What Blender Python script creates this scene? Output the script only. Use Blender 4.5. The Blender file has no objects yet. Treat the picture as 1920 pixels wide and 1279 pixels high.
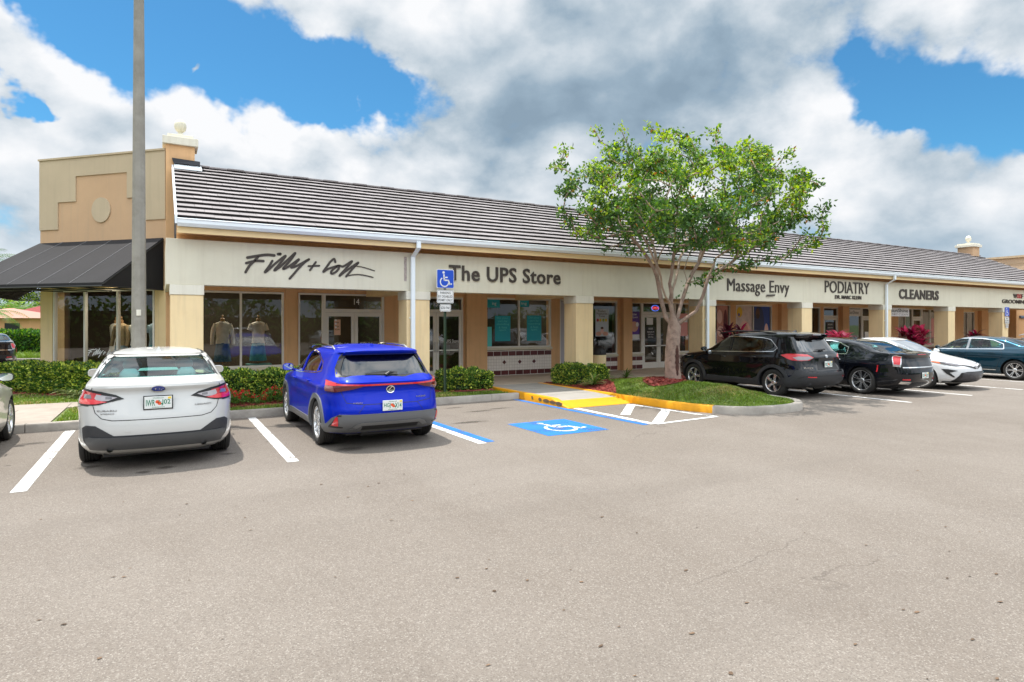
import bpy, bmesh, math, random
import numpy as np
from mathutils import Vector, Matrix, geometry
R_ = math.radians
sc = bpy.context.scene
COL = sc.collection

# ---------------------------------------------------------------- camera
FPX, CAMH, HOR = 1152.0, 1.85, 609.0           # focal length in photo pixels, eye height, horizon row
YAW = R_(29.8)
FW = (math.sin(YAW), math.cos(YAW)); RT = (math.cos(YAW), -math.sin(YAW))
cam = bpy.data.cameras.new("camera"); camo = bpy.data.objects.new("camera", cam); COL.objects.link(camo)
cam.sensor_width = 36.0; cam.lens = 36.0 * FPX / 1920.0
cam.shift_y = -(639.5 - HOR) / 1920.0
cam.clip_start = 0.05; cam.clip_end = 3000
camo.location = (0, 0, CAMH); camo.rotation_euler = (R_(90), 0, -YAW)
sc.camera = camo
sc.cycles.max_bounces = 8; sc.cycles.diffuse_bounces = 5; sc.cycles.glossy_bounces = 4; sc.cycles.transmission_bounces = 4; sc.cycles.transparent_max_bounces = 12
sc.cycles.sample_clamp_indirect = 6; sc.cycles.caustics_reflective = False; sc.cycles.caustics_refractive = False

# ---------------------------------------------------------------- sun, sky, exposure
SUN_EL, SUN_AZ = 73.0, -34.0                     # elevation; azimuth clockwise from +Y (north)
sd = bpy.data.lights.new("sun", 'SUN'); sd.energy = 3.1; sd.angle = R_(0.53); sd.color = (1.0, 0.955, 0.88)
so = bpy.data.objects.new("sun", sd); COL.objects.link(so)
_sv = Vector((math.sin(R_(SUN_AZ)) * math.cos(R_(SUN_EL)), math.cos(R_(SUN_AZ)) * math.cos(R_(SUN_EL)), math.sin(R_(SUN_EL))))
so.rotation_euler = (-_sv).to_track_quat('-Z', 'Y').to_euler(); so.location = (0, 0, 30)
sc.view_settings.view_transform = 'Standard'; sc.view_settings.look = 'None'
sc.view_settings.exposure = 0.82; sc.view_settings.gamma = 1.0; sc.view_settings.use_curve_mapping = False

def build_world():
    w = bpy.data.worlds.new("World"); sc.world = w; w.use_nodes = True
    w.cycles.sampling_method = 'MANUAL'; w.cycles.sample_map_resolution = 256
    nt = w.node_tree; N = nt.nodes; L = nt.links; N.clear()
    def nd(t, **k):
        n = N.new(t)
        for a, b in k.items(): setattr(n, a, b)
        return n
    def setin(n, i, v):
        if v is None: return
        if hasattr(v, 'links'): L.new(v, n.inputs[i])
        else: n.inputs[i].default_value = v
    def M(op, a, b=None, c=None, clamp=False):
        n = nd('ShaderNodeMath', operation=op, use_clamp=clamp)
        setin(n, 0, a); setin(n, 1, b); setin(n, 2, c)
        return n.outputs[0]
    def smooth(x, a, b):
        n = nd('ShaderNodeMapRange', interpolation_type='SMOOTHSTEP')
        setin(n, 0, x); n.inputs[1].default_value = a; n.inputs[2].default_value = b
        n.inputs[3].default_value = 0; n.inputs[4].default_value = 1
        return n.outputs[0]
    def mix(f, a, b):
        n = nd('ShaderNodeMix', data_type='RGBA'); setin(n, 0, f)
        for i, v in ((6, a), (7, b)):
            if hasattr(v, 'links'): L.new(v, n.inputs[i])
            else: n.inputs[i].default_value = (*v, 1)
        return n.outputs[2]
    sky = nd('ShaderNodeTexSky', sky_type='NISHITA'); sky.sun_disc = False
    sky.sun_elevation = R_(SUN_EL); sky.sun_rotation = R_(SUN_AZ)
    sky.air_density = 1.0; sky.dust_density = 0.3; sky.ozone_density = 3.0
    tc = nd('ShaderNodeTexCoord'); d = tc.outputs['Generated']
    sp = nd('ShaderNodeSeparateXYZ'); L.new(d, sp.inputs[0]); x, y, z = sp.outputs
    bn = nd('ShaderNodeTexNoise'); L.new(d, bn.inputs['Vector']); bn.inputs['Scale'].default_value = 6.5; bn.inputs['Detail'].default_value = 5; bn.inputs['Roughness'].default_value = .6
    bs = nd('ShaderNodeSeparateColor'); L.new(bn.outputs['Color'], bs.inputs[0])
    az = M('ADD', M('ARCTAN2', x, y), M('MULTIPLY', M('SUBTRACT', bs.outputs[0], .5), .22)); el = M('ADD', M('ARCSINE', z), M('MULTIPLY', M('SUBTRACT', bs.outputs[1], .5), .16))
    ce = nd('ShaderNodeCombineXYZ'); L.new(az, ce.inputs[0]); L.new(el, ce.inputs[1]); azel = ce.outputs[0]
    def blob(px, py, rx, ry, tilt=0, wx=None, wy=None):
        k = (px - 960) / FPX; v = (HOR - py) / FPX
        a0 = YAW + math.atan(k); e0 = math.atan(v / math.sqrt(1 + k * k))
        mp = nd('ShaderNodeMapping', vector_type='TEXTURE'); L.new(azel, mp.inputs[0])
        mp.inputs['Location'].default_value = (a0, e0, 0); mp.inputs['Rotation'].default_value = (0, 0, R_(tilt)); mp.inputs['Scale'].default_value = (rx / FPX, ry / FPX, 1)
        dp = nd('ShaderNodeVectorMath', operation='DOT_PRODUCT'); L.new(mp.outputs[0], dp.inputs[0]); L.new(mp.outputs[0], dp.inputs[1])
        return M('POWER', .3679, dp.outputs['Value'])
    def noise(scale, detail, rough, off=(0, 0, 0), zs=1.6, dist=0.0):
        mp = nd('ShaderNodeMapping'); L.new(d, mp.inputs[0])
        mp.inputs['Location'].default_value = off; mp.inputs['Scale'].default_value = (1, 1, zs)
        n = nd('ShaderNodeTexNoise'); L.new(mp.outputs[0], n.inputs['Vector'])
        n.inputs['Scale'].default_value = scale; n.inputs['Detail'].default_value = detail
        n.inputs['Roughness'].default_value = rough; n.inputs['Distortion'].default_value = dist
        return n.outputs[0]
    O = (3.1, 1.7, 0.4)
    def puff(scale, off, dz):
        mp = nd('ShaderNodeMapping'); L.new(warp, mp.inputs[0]); mp.inputs['Location'].default_value = (off[0], off[1], off[2] + dz); mp.inputs['Scale'].default_value = (1, 1, 1.25)
        v = nd('ShaderNodeTexVoronoi', feature='F1'); L.new(mp.outputs[0], v.inputs['Vector']); v.inputs['Scale'].default_value = scale
        v.inputs['Detail'].default_value = 1.0; v.inputs['Roughness'].default_value = .5
        return v.outputs['Distance']
    wn = nd('ShaderNodeTexNoise'); L.new(d, wn.inputs['Vector']); wn.inputs['Scale'].default_value = 7; wn.inputs['Detail'].default_value = 4
    ws = nd('ShaderNodeVectorMath', operation='SCALE'); L.new(wn.outputs['Color'], ws.inputs[0]); ws.inputs[3].default_value = .09
    wa = nd('ShaderNodeVectorMath', operation='ADD'); L.new(d, wa.inputs[0]); L.new(ws.outputs[0], wa.inputs[1]); warp = wa.outputs[0]
    n1 = noise(3.6, 9, 0.62, O, 1.5, 0.12)
    n1u = noise(3.6, 4, 0.52, (O[0], O[1], O[2] + 0.09), 1.5, 0.12)     # the same field a little higher: lit tops, grey undersides
    p1 = puff(7.5, (2, 1, 4), 0)
    n2 = noise(2.2, 3, 0.55, (7.0, 2.0, 5.0), 1.6, 0.2)
    n3 = noise(14.0, 5, 0.6, (1.0, 9.0, 3.0), 1.2, 0.1)
    blue = None
    for a in BLUE:
        q = M('MULTIPLY', blob(*a[:5]), a[5]); blue = q if blue is None else M('ADD', blue, q)
    dark = None
    for a in DARK:
        q = M('MULTIPLY', blob(*a[:5]), a[5]); dark = q if dark is None else M('ADD', dark, q)
    base = M('ADD', M('MULTIPLY', M('SUBTRACT', n1, 0.5), 1.7), M('MULTIPLY', M('SUBTRACT', .42, p1), 0.55))
    baseu = M('ADD', M('MULTIPLY', M('SUBTRACT', n1u, 0.5), 1.7), .02)
    cov = M('SUBTRACT', M('ADD', base, 0.66), M('MULTIPLY', blue, 1.25))
    mask = smooth(cov, -0.16, 0.24)
    lit = M('MULTIPLY', M('SUBTRACT', base, baseu), 1.15)
    # brightness 0..1 of the cloud
    br = M('ADD', M('ADD', 0.99, lit), M('MULTIPLY', M('SUBTRACT', n3, 0.5), 0.30))
    br = M('ADD', br, M('MULTIPLY', M('SUBTRACT', n2, 0.5), 0.45))
    thick = smooth(cov, 0.35, 1.1)
    br = M('SUBTRACT', br, M('MULTIPLY', thick, 0.16))
    br = M('SUBTRACT', br, M('MULTIPLY', dark, .50), None, True)
    cr = nd('ShaderNodeValToRGB'); L.new(br, cr.inputs[0])
    e = cr.color_ramp.elements
    K = CLOUD_GAIN
    e[0].position = 0.0; e[0].color = (0.27 * K, 0.37 * K, 0.47 * K, 1)
    e[1].position = 1.0; e[1].color = (0.97 * K, 0.98 * K, 1.0 * K, 1)
    for p, c in ((0.22, (0.33, 0.44, 0.545)), (0.5, (0.52, 0.61, 0.69)), (0.78, (0.78, 0.83, 0.88))):
        q = e.new(p); q.color = (c[0] * K, c[1] * K, c[2] * K, 1)
    # sky colour scaled to the brightness it has in daylight
    skc = nd('ShaderNodeMix', data_type='RGBA', blend_type='MULTIPLY'); skc.inputs[0].default_value = 1
    L.new(sky.outputs[0], skc.inputs[6]); skc.inputs[7].default_value = SKY_TINT
    gain = 1.0 / SKY_STR
    cl = nd('ShaderNodeMix', data_type='RGBA', blend_type='MULTIPLY'); cl.inputs[0].default_value = 1
    L.new(cr.outputs[0], cl.inputs[6])
    # cloud above the frame is boosted, added for more ambient light
    south = M('MULTIPLY', smooth(M('MULTIPLY', y, -1.0), 0.05, 0.6), smooth(z, 0.10, 0.42))      # added fill: sky behind the camera brightened to light the shaded front
    zen = M('ADD', M('ADD', 1.0, M('MULTIPLY', smooth(z, 0.50, 0.78), ZEN_FILL)), M('MULTIPLY', south, SOUTH_FILL))
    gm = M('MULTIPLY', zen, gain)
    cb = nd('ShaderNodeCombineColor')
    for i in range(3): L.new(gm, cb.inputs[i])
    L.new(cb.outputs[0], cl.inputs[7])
    # pale haze low over the horizon
    hz = M('SUBTRACT', 1.0, smooth(z, 0.0, 0.16))
    cl2 = mix(mask, skc.outputs[2], cl.outputs[2])
    cl3 = mix(M('MULTIPLY', hz, 0.75), cl2, tuple(c * gain * CLOUD_GAIN for c in (0.60, 0.74, 0.86)))
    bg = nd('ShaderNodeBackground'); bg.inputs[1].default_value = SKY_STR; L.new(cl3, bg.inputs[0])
    out = nd('ShaderNodeOutputWorld'); L.new(bg.outputs[0], out.inputs[0])
SOUTH_FILL = 1.6
SKY_STR, ZEN_FILL, CLOUD_GAIN, SKY_TINT = 0.12, 1.5, 0.565, (0.28, 0.60, 0.70, 1)
# openings of blue sky and the grey masses of cloud: where each is seen (photo pixel), its size, tilt and strength
BLUE = [(480, 105, 240, 56, -14, 0.85), (420, 195, 60, 36, -35, 0.6), (640, 155, 150, 48, -16, 0.8), (215, 75, 95, 55, -20, 0.9), (120, 18, 130, 32, 0, 0.9), (2, 178, 26, 22, 0, 0.9), (560, 215, 60, 30, 0, .4),
        (1770, 160, 135, 66, -6, 0.9), (1890, 240, 80, 55, -20, 0.8), (1625, 85, 30, 24, 0, 0.7), (1660, 225, 60, 25, 10, 0.5),
        (40, 420, 60, 50, 0, 0.30), (1560, 420, 160, 30, 0, 0.22), (1400, 400, 60, 24, 0, 0.3), (1800, 345, 40, 50, 0, 0.2), (568, 165, 22, 14, 50, -0.62), (372, 142, 16, 9, 0, -0.6), (650, 190, 12, 16, 0, -0.5), (1800, 190, 40, 9, 10, -0.5)]
DARK = [(1130, 175, 300, 95, 4, 0.50), (1010, 60, 230, 90, 0, 0.30), (1330, 110, 240, 95, 0, 0.30), (200, 225, 120, 50, -28, 0.30), (40, 310, 120, 70, 0, 0.26),
        (1850, 40, 130, 26, 0, 0.15), (930, 250, 130, 45, 0, 0.22), (1010, 345, 90, 40, 0, 0.18), (1800, 400, 260, 60, 0, 0.12), (1250, 230, 200, 50, 0, .2), (640, 15, 60, 20, 0, -.1), (120, 110, 130, 50, -20, -0.2), (600, 255, 220, 50, 0, -0.15)]
build_world()

# ---------------------------------------------------------------- helpers
def W(px, py, e=0.0):
    "photo pixel -> ground point at elevation e"
    z = (CAMH - e) * FPX / (py - HOR); x = z * (px - 960) / FPX
    return (FW[0] * z + RT[0] * x, FW[1] * z + RT[1] * x)
def PX(px, py, Y):
    "photo pixel -> (X, Z) on the vertical plane at Y"
    k = (px - 960) / FPX; z = Y / (FW[1] + RT[1] * k)
    return (z * (FW[0] + RT[0] * k), CAMH - (py - HOR) * z / FPX)
def XP(px, Y): return PX(px, HOR, Y)[0]

def tag(o, label=None, cat=None, group=None, kind=None):
    if label: o['label'] = label
    if cat: o['category'] = cat
    if group: o['group'] = group
    if kind: o['kind'] = kind
    return o
def empty(name, loc=(0, 0, 0), rz=0.0, label=None, cat=None, group=None):
    o = bpy.data.objects.new(name, None); COL.objects.link(o); o.empty_display_size = 0.2
    o.location = loc; o.rotation_euler = (0, 0, rz)
    return tag(o, label, cat, group)
def link_mesh(name, me, parent=None, mat=None):
    o = bpy.data.objects.new(name, me); COL.objects.link(o)
    if parent is not None: o.parent = parent
    if mat is not None:
        if isinstance(mat, (list, tuple)):
            for m in mat: me.materials.append(m)
        else: me.materials.append(mat)
    return o
def from_data(name, V, Fc, mat=None, parent=None, smooth=False, sharp=None):
    me = bpy.data.meshes.new(name); me.from_pydata([tuple(v) for v in V], [], Fc); me.validate(); me.update()
    if smooth: shade(me, sharp)
    return link_mesh(name, me, parent, mat)
def shade(me, ang=None):
    me.polygons.foreach_set('use_smooth', [True] * len(me.polygons))
    if ang: me.set_sharp_from_angle(angle=R_(ang))
KIDS = {}
def copy_tree(o, parent=None):
    c = o.copy(); COL.objects.link(c)
    if parent is not None: c.parent = parent; c.matrix_parent_inverse = o.matrix_parent_inverse.copy()
    for ch in [q for q in bpy.data.objects if q.parent == o]: copy_tree(ch, c)
    return c

class MB:
    "collects boxes, prisms, tubes and lathes and links them as one mesh"
    def __init__(s): s.V = []; s.F = []; s.mi = []; s.cur = 0
    def m(s, i): s.cur = i; return s
    def add(s, V, F, fm=None):
        b = len(s.V); s.V += [tuple(v) for v in V]; s.F += [tuple(i + b for i in f) for f in F]
        s.mi += fm if fm else [s.cur] * len(F); return s
    def box(s, x0, x1, y0, y1, z0, z1):
        if x0 > x1: x0, x1 = x1, x0
        if y0 > y1: y0, y1 = y1, y0
        if z0 > z1: z0, z1 = z1, z0
        V = [(x, y, z) for z in (z0, z1) for y in (y0, y1) for x in (x0, x1)]
        return s.add(V, [(0, 2, 3, 1), (4, 5, 7, 6), (0, 1, 5, 4), (2, 6, 7, 3), (0, 4, 6, 2), (1, 3, 7, 5)])
    def obox(s, M, sx, sy, sz):
        "oriented box, centred, through matrix M"
        V = [M @ Vector((x * sx / 2, y * sy / 2, z * sz / 2)) for z in (-1, 1) for y in (-1, 1) for x in (-1, 1)]
        return s.add(V, [(0, 2, 3, 1), (4, 5, 7, 6), (0, 1, 5, 4), (2, 6, 7, 3), (0, 4, 6, 2), (1, 3, 7, 5)])
    def quad(s, a, b, c, d): return s.add([a, b, c, d], [(0, 1, 2, 3)])
    def poly(s, pts): return s.add(pts, [tuple(range(len(pts)))])
    def prism(s, pts, dv):
        "closed polygon pts (3D) extruded along dv"
        n = len(pts); dv = Vector(dv); P = [Vector(p) for p in pts]
        V = P + [p + dv for p in P]
        F = [tuple(range(n))[::-1], tuple(range(n, 2 * n))] + [(i, (i + 1) % n, (i + 1) % n + n, i + n) for i in range(n)]
        return s.add(V, F)
    def tube(s, pts, rad, seg=8, cap=True, flat=None):
        P = [Vector(p) for p in pts]; n = len(P)
        if not isinstance(rad, (list, tuple)): rad = [rad] * n
        V = []; up = Vector((0, 0, 1)); pn = None
        for i, p in enumerate(P):
            t = (P[min(i + 1, n - 1)] - P[max(i - 1, 0)]).normalized()
            if pn is None:
                a = up if abs(t.z) < .95 else Vector((1, 0, 0)); u = t.cross(a).normalized()
            else:
                u = (pn - t * pn.dot(t)).normalized()
            pn = u; v = t.cross(u)
            for k in range(seg):
                an = 2 * math.pi * k / seg
                V.append(p + u * math.cos(an) * rad[i] + v * math.sin(an) * rad[i] * (flat or 1))
        F = [(i * seg + k, i * seg + (k + 1) % seg, (i + 1) * seg + (k + 1) % seg, (i + 1) * seg + k) for i in range(n - 1) for k in range(seg)]
        if cap: F += [tuple(range(seg))[::-1], tuple(range((n - 1) * seg, n * seg))]
        return s.add(V, F)
    def lathe(s, prof, seg=24, M=None, cap=True):
        "profile [(r, z)] turned round the z axis"
        M = M or Matrix.Identity(4); V = []
        for r, z in prof:
            for k in range(seg):
                a = 2 * math.pi * k / seg; V.append(M @ Vector((r * math.cos(a), r * math.sin(a), z)))
        n = len(prof)
        F = [(i * seg + k, i * seg + (k + 1) % seg, (i + 1) * seg + (k + 1) % seg, (i + 1) * seg + k) for i in range(n - 1) for k in range(seg)]
        if cap: F += [tuple(range(seg))[::-1], tuple(range((n - 1) * seg, n * seg))]
        return s.add(V, F)
    def mesh(s, name='m'):
        me = bpy.data.meshes.new(name); me.from_pydata(s.V, [], s.F)
        if any(s.mi): me.polygons.foreach_set('material_index', s.mi)
        me.update(); return me
    def build(s, name, mat, parent=None, smooth=False, sharp=35, bevel=0, loc=None, rot=None):
        me = s.mesh(name)
        if smooth: shade(me, sharp)
        o = link_mesh(name, me, parent, mat)
        if bevel:
            b = o.modifiers.new('bevel', 'BEVEL'); b.width = bevel; b.segments = 2; b.limit_method = 'ANGLE'; b.angle_limit = R_(40)
        if loc: o.location = loc
        if rot: o.rotation_euler = rot
        return o

# ---------------------------------------------------------------- materials
MATS = {}
def pmat(name, col, rough=0.6, metal=0.0, coat=0.0, var=0.0, vscale=3.0, bump=0.0, bscale=40.0, spec=None, emit=None, estr=0, dirt=None, dscale=1.2, damt=0.5, trans=0, alpha=None, isl=0.0, sss=0):
    "principled material with procedural colour variation, stains and fine bump"
    m = bpy.data.materials.new(name); m.use_nodes = True; nt = m.node_tree; N = nt.nodes; L = nt.links
    b = N['Principled BSDF']; b.inputs['Base Color'].default_value = (*col, 1)
    b.inputs['Roughness'].default_value = rough; b.inputs['Metallic'].default_value = metal
    if coat: b.inputs['Coat Weight'].default_value = coat; b.inputs['Coat Roughness'].default_value = 0.02
    if spec is not None: b.inputs['Specular IOR Level'].default_value = spec
    if emit: b.inputs['Emission Color'].default_value = (*emit, 1); b.inputs['Emission Strength'].default_value = estr
    if trans: b.inputs['Transmission Weight'].default_value = trans
    tc = None; last = None
    def getc():
        nonlocal tc
        if tc is None: tc = N.new('ShaderNodeTexCoord')
        return tc.outputs['Object']
    def noise(sc_, det=5, r=.6):
        n = N.new('ShaderNodeTexNoise'); n.inputs['Scale'].default_value = sc_; n.inputs['Detail'].default_value = det; n.inputs['Roughness'].default_value = r
        L.new(getc(), n.inputs['Vector']); return n.outputs[0]
    def mul(colsock, fac_sock, lo, hi):
        mr = N.new('ShaderNodeMapRange'); mr.inputs[1].default_value = .3; mr.inputs[2].default_value = .7
        mr.inputs[3].default_value = lo; mr.inputs[4].default_value = hi; L.new(fac_sock, mr.inputs[0])
        hs = N.new('ShaderNodeHueSaturation'); L.new(mr.outputs[0], hs.inputs['Value'])
        if colsock is None: hs.inputs['Color'].default_value = (*col, 1)
        else: L.new(colsock, hs.inputs['Color'])
        return hs.outputs[0]
    if var: last = mul(last, noise(vscale), 1 - var, 1 + var)
    if isl:
        gi = N.new('ShaderNodeNewGeometry'); hs = N.new('ShaderNodeHueSaturation')
        mr = N.new('ShaderNodeMapRange'); mr.inputs[3].default_value = 1 - isl; mr.inputs[4].default_value = 1 + isl
        L.new(gi.outputs['Random Per Island'], mr.inputs[0]); L.new(mr.outputs[0], hs.inputs['Value'])
        if last is None: hs.inputs['Color'].default_value = (*col, 1)
        else: L.new(last, hs.inputs['Color'])
        last = hs.outputs[0]
    if dirt:
        mx = N.new('ShaderNodeMix'); mx.data_type = 'RGBA'
        mr = N.new('ShaderNodeMapRange'); mr.inputs[1].default_value = .5; mr.inputs[2].default_value = .75; mr.inputs[3].default_value = 0; mr.inputs[4].default_value = damt
        L.new(noise(dscale, 8, .7), mr.inputs[0]); L.new(mr.outputs[0], mx.inputs[0])
        if last is None: mx.inputs[6].default_value = (*col, 1)
        else: L.new(last, mx.inputs[6])
        mx.inputs[7].default_value = (*dirt, 1); last = mx.outputs[2]
    if last is not None: L.new(last, b.inputs['Base Color'])
    if bump:
        bp = N.new('ShaderNodeBump'); bp.inputs['Strength'].default_value = bump; bp.inputs['Distance'].default_value = 0.01
        L.new(noise(bscale, 4, .6), bp.inputs['Height']); L.new(bp.outputs[0], b.inputs['Normal'])
    MATS[name] = m; return m
def streaks(m, amt, col=(.25, .2, .15), sxy=5.0, sz=.28):
    "rain streaks: dirt drawn out down the wall"
    nt = m.node_tree; N = nt.nodes; L = nt.links; b = N['Principled BSDF']; tc = N.new('ShaderNodeTexCoord'); mp = N.new('ShaderNodeMapping'); mp.inputs['Scale'].default_value = (sxy, sxy, sz); L.new(tc.outputs['Object'], mp.inputs[0])
    n = N.new('ShaderNodeTexNoise'); n.inputs['Scale'].default_value = 1.6; n.inputs['Detail'].default_value = 6; n.inputs['Roughness'].default_value = .62; L.new(mp.outputs[0], n.inputs['Vector'])
    mr = N.new('ShaderNodeMapRange'); mr.inputs[1].default_value = .5; mr.inputs[2].default_value = .78; mr.inputs[3].default_value = 0; mr.inputs[4].default_value = amt; L.new(n.outputs[0], mr.inputs[0])
    mx = N.new('ShaderNodeMix'); mx.data_type = 'RGBA'; L.new(mr.outputs[0], mx.inputs[0]); L.new(b.inputs['Base Color'].links[0].from_socket, mx.inputs[6]); mx.inputs[7].default_value = (*col, 1); L.new(mx.outputs[2], b.inputs['Base Color'])
def glass_mat(name, tint=(1, 1, 1), trans=0.85, rough=0.0, ior=1.5, boost=1.0):
    "thin pane: fresnel reflection over tinted see-through"
    m = bpy.data.materials.new(name); m.use_nodes = True; nt = m.node_tree; N = nt.nodes; L = nt.links; N.clear()
    out = N.new('ShaderNodeOutputMaterial'); t = N.new('ShaderNodeBsdfTransparent'); t.inputs[0].default_value = tuple(c * trans for c in tint) + (1,)
    g = N.new('ShaderNodeBsdfGlossy'); g.inputs['Roughness'].default_value = rough; g.inputs[0].default_value = (1, 1, 1, 1)
    fr = N.new('ShaderNodeFresnel'); fr.inputs[0].default_value = ior
    mu = N.new('ShaderNodeMath'); mu.operation = 'MULTIPLY'; mu.use_clamp = True; mu.inputs[1].default_value = 1.7 * boost; L.new(fr.outputs[0], mu.inputs[0])
    mx = N.new('ShaderNodeMixShader'); L.new(mu.outputs[0], mx.inputs[0]); L.new(t.outputs[0], mx.inputs[1]); L.new(g.outputs[0], mx.inputs[2])
    L.new(mx.outputs[0], out.inputs[0]); MATS[name] = m; return m

def text_mesh(txt, size, depth=0.02, offset=0.0, shear=0.0, align='CENTER', spacing=1.0, res=3):
    c = bpy.data.curves.new('t', 'FONT'); c.body = txt; c.size = size; c.extrude = depth / 2; c.offset = offset; c.shear = shear
    c.align_x = align; c.space_character = spacing; c.resolution_u = res
    o = bpy.data.objects.new('t', c); COL.objects.link(o)
    dg = bpy.context.evaluated_depsgraph_get(); dg.update()
    me = bpy.data.meshes.new_from_object(o.evaluated_get(dg)); me = me.copy() if me.users else me
    bpy.data.objects.remove(o); bpy.data.curves.remove(c); me.materials.clear()
    return me
def text_obj(name, txt, mat, x0, x1, y, z0, z1, depth=0.03, offset=0.0, shear=0, parent=None, size=1.0, spacing=1.0, face='-Y'):
    "lettering fitted into the box x0..x1, z0..z1 on the plane y, facing -Y"
    me = text_mesh(txt, size, 0.02, offset, shear, spacing=spacing)
    V = np.array([v.co[:] for v in me.vertices]); mn = V.min(0); mx_ = V.max(0)
    sx = (x1 - x0) / (mx_[0] - mn[0]); sz = (z1 - z0) / (mx_[1] - mn[1])
    for v in me.vertices:
        a = v.co.copy()
        v.co = (x0 + (a.x - mn[0]) * sx, y - depth / 2 - a.z / 0.02 * depth, z0 + (a.y - mn[1]) * sz)
    me.update()
    return link_mesh(name, me, parent, mat)
# ---------------------------------------------------------------- site materials
def asphalt():
    m = bpy.data.materials.new('asphalt'); m.use_nodes = True; nt = m.node_tree; N = nt.nodes; L = nt.links; b = N['Principled BSDF']
    tc = N.new('ShaderNodeTexCoord'); O = tc.outputs['Object']
    def noise(s, d, r, sc3=None):
        v = O
        if sc3:
            mp = N.new('ShaderNodeMapping'); mp.inputs['Scale'].default_value = sc3; L.new(O, mp.inputs[0]); v = mp.outputs[0]
        n = N.new('ShaderNodeTexNoise'); n.inputs['Scale'].default_value = s; n.inputs['Detail'].default_value = d; n.inputs['Roughness'].default_value = r
        L.new(v, n.inputs['Vector']); return n.outputs[0]
    def mr(x, a, b_, c, d, sm=False):
        n = N.new('ShaderNodeMapRange'); L.new(x, n.inputs[0])
        if sm: n.interpolation_type = 'SMOOTHSTEP'
        for i, v in enumerate((a, b_, c, d)): n.inputs[i + 1].default_value = v
        return n.outputs[0]
    def mix(f, a, c, mode='MIX'):
        n = N.new('ShaderNodeMix'); n.data_type = 'RGBA'; n.blend_type = mode
        for i, v in ((0, f), (6, a), (7, c)):
            if hasattr(v, 'links'): L.new(v, n.inputs[i])
            elif i == 0: n.inputs[0].default_value = v
            else: n.inputs[i].default_value = (*v, 1)
        return n.outputs[2]
    def mul(a, c):
        n = N.new('ShaderNodeMath'); n.operation = 'MULTIPLY'; L.new(a, n.inputs[0])
        if hasattr(c, 'links'): L.new(c, n.inputs[1])
        else: n.inputs[1].default_value = c
        return n.outputs[0]
    c = mix(mr(noise(0.35, 6, .55), .35, .65, 0, 1, True), (0.176, 0.149, 0.125), (0.207, 0.179, 0.153))
    c = mix(mr(noise(0.9, 5, .6, (1, .28, 1)), .5, .72, 0, .55), c, (0.14, 0.114, 0.092))
    c = mix(mr(noise(2.3, 6, .65), .55, .8, 0, .4), c, (0.148, 0.130, 0.113))
    # stone grain: pale chips and dark pores
    vo = N.new('ShaderNodeTexVoronoi'); vo.inputs['Scale'].default_value = 125; L.new(O, vo.inputs['Vector'])
    vs = N.new('ShaderNodeSeparateColor'); L.new(vo.outputs['Color'], vs.inputs[0])
    c = mix(mr(vs.outputs[0], .76, .9, 0, .50), c, (0.37, 0.34, 0.30))
    c = mix(mr(noise(.55, 5, .6, (.12, 1, 1)), .5, .7, 0, .35), c, (0.125, 0.106, 0.09))
    c = mix(mr(vs.outputs[1], .62, .9, 0, .5), c, (0.085, 0.07, 0.06))
    vo3 = N.new('ShaderNodeTexVoronoi'); vo3.inputs['Scale'].default_value = 260; L.new(O, vo3.inputs['Vector'])
    vs3 = N.new('ShaderNodeSeparateColor'); L.new(vo3.outputs['Color'], vs3.inputs[0])
    c = mix(mr(vs3.outputs[0], .2, .8, 0.0, .30), c, (0.13, 0.108, 0.09))
    # oil drips where cars stand
    v2 = N.new('ShaderNodeTexVoronoi'); v2.inputs['Scale'].default_value = .9; L.new(O, v2.inputs['Vector'])
    wob = mr(noise(6, 4, .6), .3, .7, .0, .09)
    ad = N.new('ShaderNodeMath'); ad.operation = 'ADD'; L.new(v2.outputs['Distance'], ad.inputs[0]); L.new(wob, ad.inputs[1])
    spot = mr(ad.outputs[0], .05, .10, 1, 0, True)
    sy = N.new('ShaderNodeSeparateXYZ'); L.new(O, sy.inputs[0])
    inst = mr(sy.outputs[1], 8.6, 9.3, 0.12, .75)
    c = mix(mul(spot, inst), c, (0.06, 0.05, 0.042))
    # faint hairline cracks
    v4 = N.new('ShaderNodeTexVoronoi'); v4.feature = 'DISTANCE_TO_EDGE'; v4.inputs['Scale'].default_value = .16
    wv = N.new('ShaderNodeVectorMath'); wv.operation = 'ADD'; L.new(O, wv.inputs[0])
    nz = N.new('ShaderNodeTexNoise'); nz.inputs['Scale'].default_value = .8; nz.inputs['Detail'].default_value = 7; L.new(O, nz.inputs['Vector']); 
    sc_ = N.new('ShaderNodeVectorMath'); sc_.operation = 'SCALE'; sc_.inputs[3].default_value = 2.5; L.new(nz.outputs['Color'], sc_.inputs[0]); L.new(sc_.outputs[0], wv.inputs[1]); L.new(wv.outputs[0], v4.inputs['Vector'])
    c = mix(mul(mr(v4.outputs['Distance'], .0, .003, .55, 0), mr(noise(.5, 3, .5), .5, .6, 0, 1)), c, (0.08, 0.065, 0.055))
    L.new(c, b.inputs['Base Color'])
    b.inputs['Roughness'].default_value = .85; b.inputs['Specular IOR Level'].default_value = .35
    bp = N.new('ShaderNodeBump'); bp.inputs['Strength'].default_value = .6; bp.inputs['Distance'].default_value = .006
    L.new(vo.outputs['Distance'], bp.inputs['Height']); L.new(bp.outputs[0], b.inputs['Normal'])
    return m
ASPH = asphalt()
CONC = pmat('concrete_walk', (.33, .28, .235), .85, var=.10, vscale=2.2, bump=.25, bscale=90, dirt=(.27, .22, .18), dscale=1.4, damt=.5)
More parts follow.
